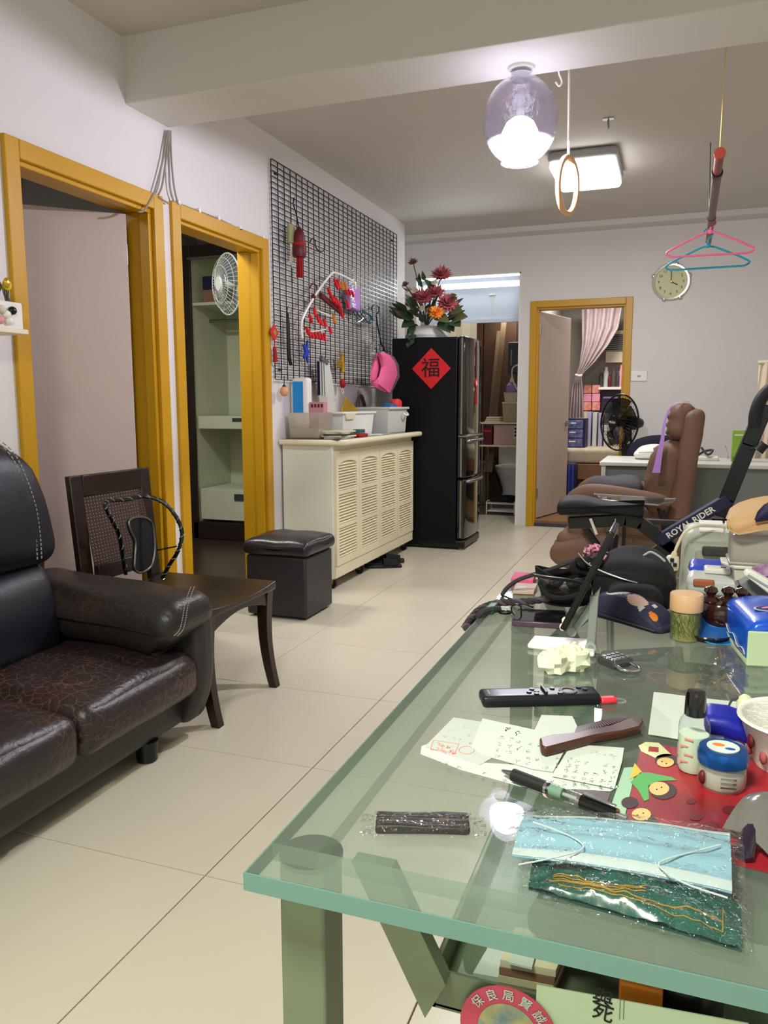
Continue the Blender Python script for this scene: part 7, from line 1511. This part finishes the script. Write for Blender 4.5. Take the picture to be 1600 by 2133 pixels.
MB().soft(zr(T(1008,1284),0.003), zr(T(1040,1272),0.016), 0.004, 6).build('clip', mat('clip_green', S(16,84,50), 0.4), t); c = T(1052,1282); MB().tube([V((c.x+0.010*math.cos(a_), c.y+0.010*math.sin(a_), TZ+0.006)) for a_ in [2*PI*i/18 for i in range(18)]], 0.0022, 7, closed=True).build('ring', 'black_satin', t)
t = thing('black_strap', 'thin black strap arching from the tote to the far left edge of the table', 'strap', tuple(T(1046,1243)))
MB().tube(cat([zr(T(1046,1243),0.003), P(1056,1225,y=1.50), P(1078,1209,y=1.50), P(1105,1199,y=1.50), P(1150,1185,y=1.50), P(1205,1164,y=1.50)], 6), 0.0042, 8).build('strap', 'rope_dark', t)
MB().tube(cat([zr(T(1046,1243),0.003), zr(T(1075,1255),0.003), zr(T(1110,1268),0.003)], 6), 0.002, 6).build('thin_cord', 'black_satin', t)
t = thing('scrunchie', 'pink and black speckled hair scrunchie on top of the black bags', 'scrunchie', tuple(P(1240,1160,y=1.50)))
c = P(1240,1156,y=1.50); b = MB(); pts = [c+V((0.016*math.cos(a_), 0.006*math.sin(a_), 0.012*math.sin(a_))) for a_ in [2*PI*i/30 for i in range(30)]]
MB().tube(pts, [0.0085+0.002*math.sin(i*2.7) for i in range(30)], 10, closed=True).build('ring', mat('speckle', S(40,28,38), 0.8, var=(160,0.12,S(226,150,180))), t)
t = thing('black_tassel_cord', 'bunch of black beaded cords between the tote and the scrunchie', 'cord', tuple(P(1218,1195,y=1.45)))
for k in range(9): a_ = P(1205+k*5, 1168+(k*7) % 9, y=1.46); MB().ball(a_, 0.0075+0.002*(k % 3), 10, 7).build('bead', 'black_gloss' if k % 2 else 'black_cloth', t)
MB().soft(P(1185,1200,y=1.46), P(1238,1172,y=1.44)+V((0,0.05,0)), 0.01, 8, lambda p, u: V(p)+V((0.005*nz(p,40),0.005*nz(p,40,2),0.006*nz(p,44,6)))).build('cloth', 'black_cloth', t)
for k, (qd, m_, h) in enumerate(((((1068,1238),(1112,1240),(1120,1222),(1075,1220)),'blush',0.006),(((1064,1218),(1110,1222),(1116,1206),(1072,1203)),'pink',0.012))):
    q = [T(*p) for p in qd]; t = solo('small_packet', ('flat peach packet with a white label at the far left table corner', 'pink packet at the far left corner of the table, behind the peach one')[k], 'packet', MB().prism([V((p.x,p.y,TZ+0.001)) for p in q], (0,0,h)), m_, 'packets at the table corner', 0.001); t0_ = t if k == 0 else t0_
MB().prism([V((*T(*p).xy, TZ+0.0075)) for p in ((1075,1236),(1095,1237),(1098,1229),(1078,1228))], (0,0,0.0006)).build('label', 'paper', t0_, smooth=False)
# brown lacquered set
t = thing('lacquered_set', 'dark brown lacquered three-knobbed jar set beyond the canister', 'jar', tuple(T(1480,1330)))
mat('lacquer', S(46,19,15), 0.12, coat=0.6)
c = T(1487,1330)+V((0.010,0.035,0)); MB().lathe([(0,0.001),(0.038,0.001),(0.042,0.006),(0.040,0.012),(0.030,0.014),(0.034,0.020),(0.036,0.040),(0.030,0.052),(0.0,0.056)], c, 28).build('body', 'lacquer', t)
for dx, dy, s_ in ((-0.016,0.0,1.0),(0.010,0.006,1.0),(0.030,0.004,0.9)): MB().lathe([(0.013*s_,0.046),(0.016*s_,0.054),(0.010*s_,0.060),(0.006*s_,0.062),(0.011*s_,0.069),(0.009*s_,0.075),(0,0.078)], c+V((dx,dy,0)), 20).build('knob', 'lacquer', t)
MB().soft(c+V((-0.052,-0.012,0.030)), c+V((-0.026,0.016,0.052)), 0.008, 6).build('spout', mat('lacquer_light', S(112,58,40), 0.25), t)
t = thing('blue_saucer', 'blue plastic saucer tilted before the lacquered set', 'saucer', tuple(T(1478,1325)))
Ts = Matrix.Translation(c+V((-0.006,-0.040,0.012))) @ Matrix.Rotation(R(28), 4, 'X'); MB().lathe([(0,0.0),(0.022,0.001),(0.036,0.007),(0.037,0.009),(0.034,0.008),(0.020,0.003),(0,0.002)], (0,0,0), 30, 0, Ts).build('saucer', mat('saucer_blue', S(24,84,160), 0.25), t); MB().lathe([(0.0355,0.0078),(0.0375,0.0085),(0.0365,0.0100)], (0,0,0), 30, 0, Ts, closed=True).build('rim', 'sky_blue', t)
t = thing('brown_dish', 'shiny brown dish on the glass between the canister and the blue pack', 'dish', tuple(T(1470,1338)))
c2 = T(1476,1340)+V((0,0.022,0)); MB().lathe([(0,0.001),(0.026,0.001),(0.036,0.010),(0.035,0.012),(0.026,0.005),(0,0.004)], c2, 28).build('dish', 'lacquer', t)
# wipes pack
t = thing('wipes_pack', 'clear and blue pack of wet wipes with a white lid, before the heater', 'wipes pack', tuple(T(1480,1240)))
a = T(1432,1240); wy = a.y; wl, wr_ = P(1430,1215,y=wy).x, P(1545,1215,y=wy).x; wz = P(1480,1188,y=wy+0.05).z
wf_ = lambda p, u: V((p.x+0.002*nz(p,60), p.y, p.z+0.010*u.y*max(0,u.z)*0.6+0.002*nz(p,70,3)))
MB().soft((wl, wy, TZ+0.001), (wr_, wy+0.10, wz), 0.014, 10, wf_).build('pack', mat('pack_silver', S(196,196,200), 0.25, var=(24,0.6,S(222,222,224))), t)
MB().soft((wl+0.004, wy+0.045, wz-0.012), (wr_-0.002, wy+0.102, wz+0.010), 0.010, 8, wf_).build('blue_band', mat('wipe_blue', S(56,76,200), 0.3), t); MB().soft((wl+0.032, wy+0.022, wz-0.002), (wr_-0.018, wy+0.058, wz+0.010), 0.004, 8).build('lid', 'white_plastic', t)
MB().box((wl+0.062, wy+0.030, wz+0.0098), (wr_-0.026, wy+0.046, wz+0.0104)).build('lid_print', 'dark_grey', t, smooth=False); MB().soft((wl+0.012, wy-0.006, TZ+0.02), (wl+0.05, wy+0.004, TZ+0.034), 0.003, 6).build('orange_strip', mat('strip_orange', S(176,96,60), 0.5), t)
# white tubs with a visor cap on top
t = thing('white_tub', 'off-white plastic tub with a wide rim at the far right of the table', 'tub', (0.19, 1.66, TZ))
ux0 = P(1530,1200,y=1.60).x; zt1 = P(1530,1178,y=1.60).z
basin('tub', (ux0+0.006, 1.58, TZ+0.0008), (ux0+0.16, 1.655, zt1), 0.003, 0.010, mat('tub_white', S(226,222,206), 0.4), t)
b = MB(); b.prism([V((ux0-0.016,1.585,zt1)), V((ux0-0.024,1.60,zt1)), V((ux0-0.024,1.65,zt1)), V((ux0+0.18,1.67,zt1)), V((ux0+0.18,1.565,zt1)), V((ux0-0.004,1.565,zt1))], (0,0,0.006)); b.build('rim', 'tub_white', t, bev=0.002)
t = thing('clear_container', 'cloudy clear container nested upside down on the white tub', 'container', (0.2, 1.62, zt1+0.0065))
zt2 = P(1530,1108,y=1.60).z; bx = P(1520,1150,y=1.60).x
MB().soft((bx, 1.575, zt1+0.0065), (bx+0.15, 1.66, zt2), 0.010, 8).build('container', mat('cloud', S(196,190,180), 0.25, trans=0.35), t); MB().box((bx-0.003, 1.572, zt1+0.0065), (bx+0.153, 1.663, zt1+0.012)).build('lip', 'cloud', t, bev=0.002)
t = thing('beige_visor_cap', 'beige visor cap with a dark lining on top of the clear container', 'cap', (0.2, 1.61, zt2+0.001))
lo_ = [(1515,1085),(1518,1100),(1530,1110),(1552,1103),(1580,1090),(1610,1085),(1640,1085)]; hi_ = [(1514,1080),(1522,1060),(1540,1048),(1565,1040),(1592,1035),(1620,1033),(1640,1034)]
def ip(tab, v): k = v*(len(tab)-1); i = min(len(tab)-2, int(k)); return V((*tab[i],0)).lerp(V((*tab[i+1],0)), k-i)
mat('cap_beige', S(206,168,124), 0.7)
MB().sheet(lambda u, v: (lambda q: P(q.x, q.y, y=1.57+0.05*(1-math.cos(PI*u))/2-0.015*math.sin(PI*u)))(ip(lo_, v).lerp(ip(hi_, v), u)), 8, 26, 0.002).build('crown', 'cap_beige', t)
br = [(1515,1086),(1522,1104),(1538,1112),(1562,1108),(1590,1103),(1618,1102),(1640,1103)]
MB().sheet(lambda u, v: (lambda q: P(q.x, q.y, y=1.57-0.03*u))(ip(lo_, v).lerp(ip(br, v), u)), 5, 26, 0.002).build('brim', 'cap_beige', t)
di_ = [(1574,1083),(1580,1066),(1592,1052),(1610,1042),(1640,1040)]; dl_ = [(1574,1086),(1590,1084),(1605,1082),(1620,1082),(1640,1082)]
MB().sheet(lambda u, v: (lambda q: P(q.x, q.y, y=1.555-0.006*math.sin(PI*u)))(ip(dl_, v).lerp(ip(di_, v), u)), 6, 16, 0.002).build('lining', 'navy', t)
# things at the far right behind the tissue pack
t = thing('grey_case', 'grey flat case tilted behind the blue tissue pack', 'case', tuple(T(1560,1260)))
cy2 = 1.44; q = [P(*p, y=cy2) for p in ((1540,1218),(1566,1205),(1612,1225),(1612,1262),(1578,1252))]; MB().prism(q, (0,0.04,0)).build('case', mat('felt_grey', S(120,128,124), 0.7), t, bev=0.002); MB().prism([p-V((0,0.001,0.0)) for p in (P(1540,1218,y=cy2), P(1578,1252,y=cy2), P(1572,1256,y=cy2), P(1534,1222,y=cy2))], (0,0.042,0)).build('dark_edge', 'black_satin', t, smooth=False)
t = thing('white_lid_bar', 'white plastic lid lying slanted at the right edge behind the blue pack', 'lid', tuple(P(1580,1220,y=1.40)))
q = [P(*p, y=1.40) for p in ((1549,1197),(1556,1190),(1566,1189),(1630,1226),(1630,1250),(1618,1250))]; MB().prism(q, (0,0.025,0)).build('lid', 'white_paint', t, bev=0.002); MB().prism([P(*p, y=1.398) for p in ((1560,1196),(1620,1232),(1618,1235),(1557,1199))], (0,0.002,0)).build('groove', 'grey_plastic', t, smooth=False)
t = thing('purple_cloth', 'purple patterned cloth bundled at the far right of the table', 'cloth', tuple(P(1590,1200,y=1.52)))
a, e = P(1572,1218,y=1.50), P(1640,1186,y=1.50); MB().soft((a.x, 1.50, a.z-0.03), (e.x, 1.56, e.z), 0.015, 10, lambda p, u: V(p)+V((0.008*nz(p,50),0.006*nz(p,50,3),0.008*nz(p,55,6)))).build('cloth', mat('purple_print', S(128,84,128), 0.8, var=(60,0.4,S(190,160,190))), t); MB().tube([P(1575,1205,y=1.498), P(1600,1198,y=1.498), P(1630,1200,y=1.498)], 0.002, 6).build('hem', 'lilac', t)
t = thing('clear_sheet_bag', 'empty clear plastic bag lying flat right of the canister reflection', 'bag', tuple(T(1520,1420)))
MB().sheet(quad_sheet([(1500,1330),(1640,1400),(1640,1470),(1440,1450)], TT, lambda u, v: 0.002+0.005*abs(nz((u*4,v*4,4))), 0, 0), 26, 20).build('bag', 'film', t, ang=22)
for nm, lab, cat_, qd, m_, h in (('green_cloth','dark green folded cloth on the tray beneath the remote control','cloth',((1140,1440),(1232,1436),(1245,1500),(1120,1500)),'clip_green',0.03),('grey_plate_stack','grey flat box on the tray beneath the white napkin','box',((1250,1400),(1420,1390),(1430,1470),(1240,1480)),'smoke',0.045),('plum_pouch','plum coloured pouch on the tray beneath the clear bag','pouch',((1490,1400),(1580,1395),(1590,1440),(1500,1450)),'mat_red',0.05)):
    t = flat(nm, lab, cat_, qd, m_, h, part='body', bev=0.006); c = V(t.location); MB().box(c+V((-0.03,-0.012,h)), c+V((0.03,-0.009,h+0.001))).build('seam', 'dark_grey', t, smooth=False)
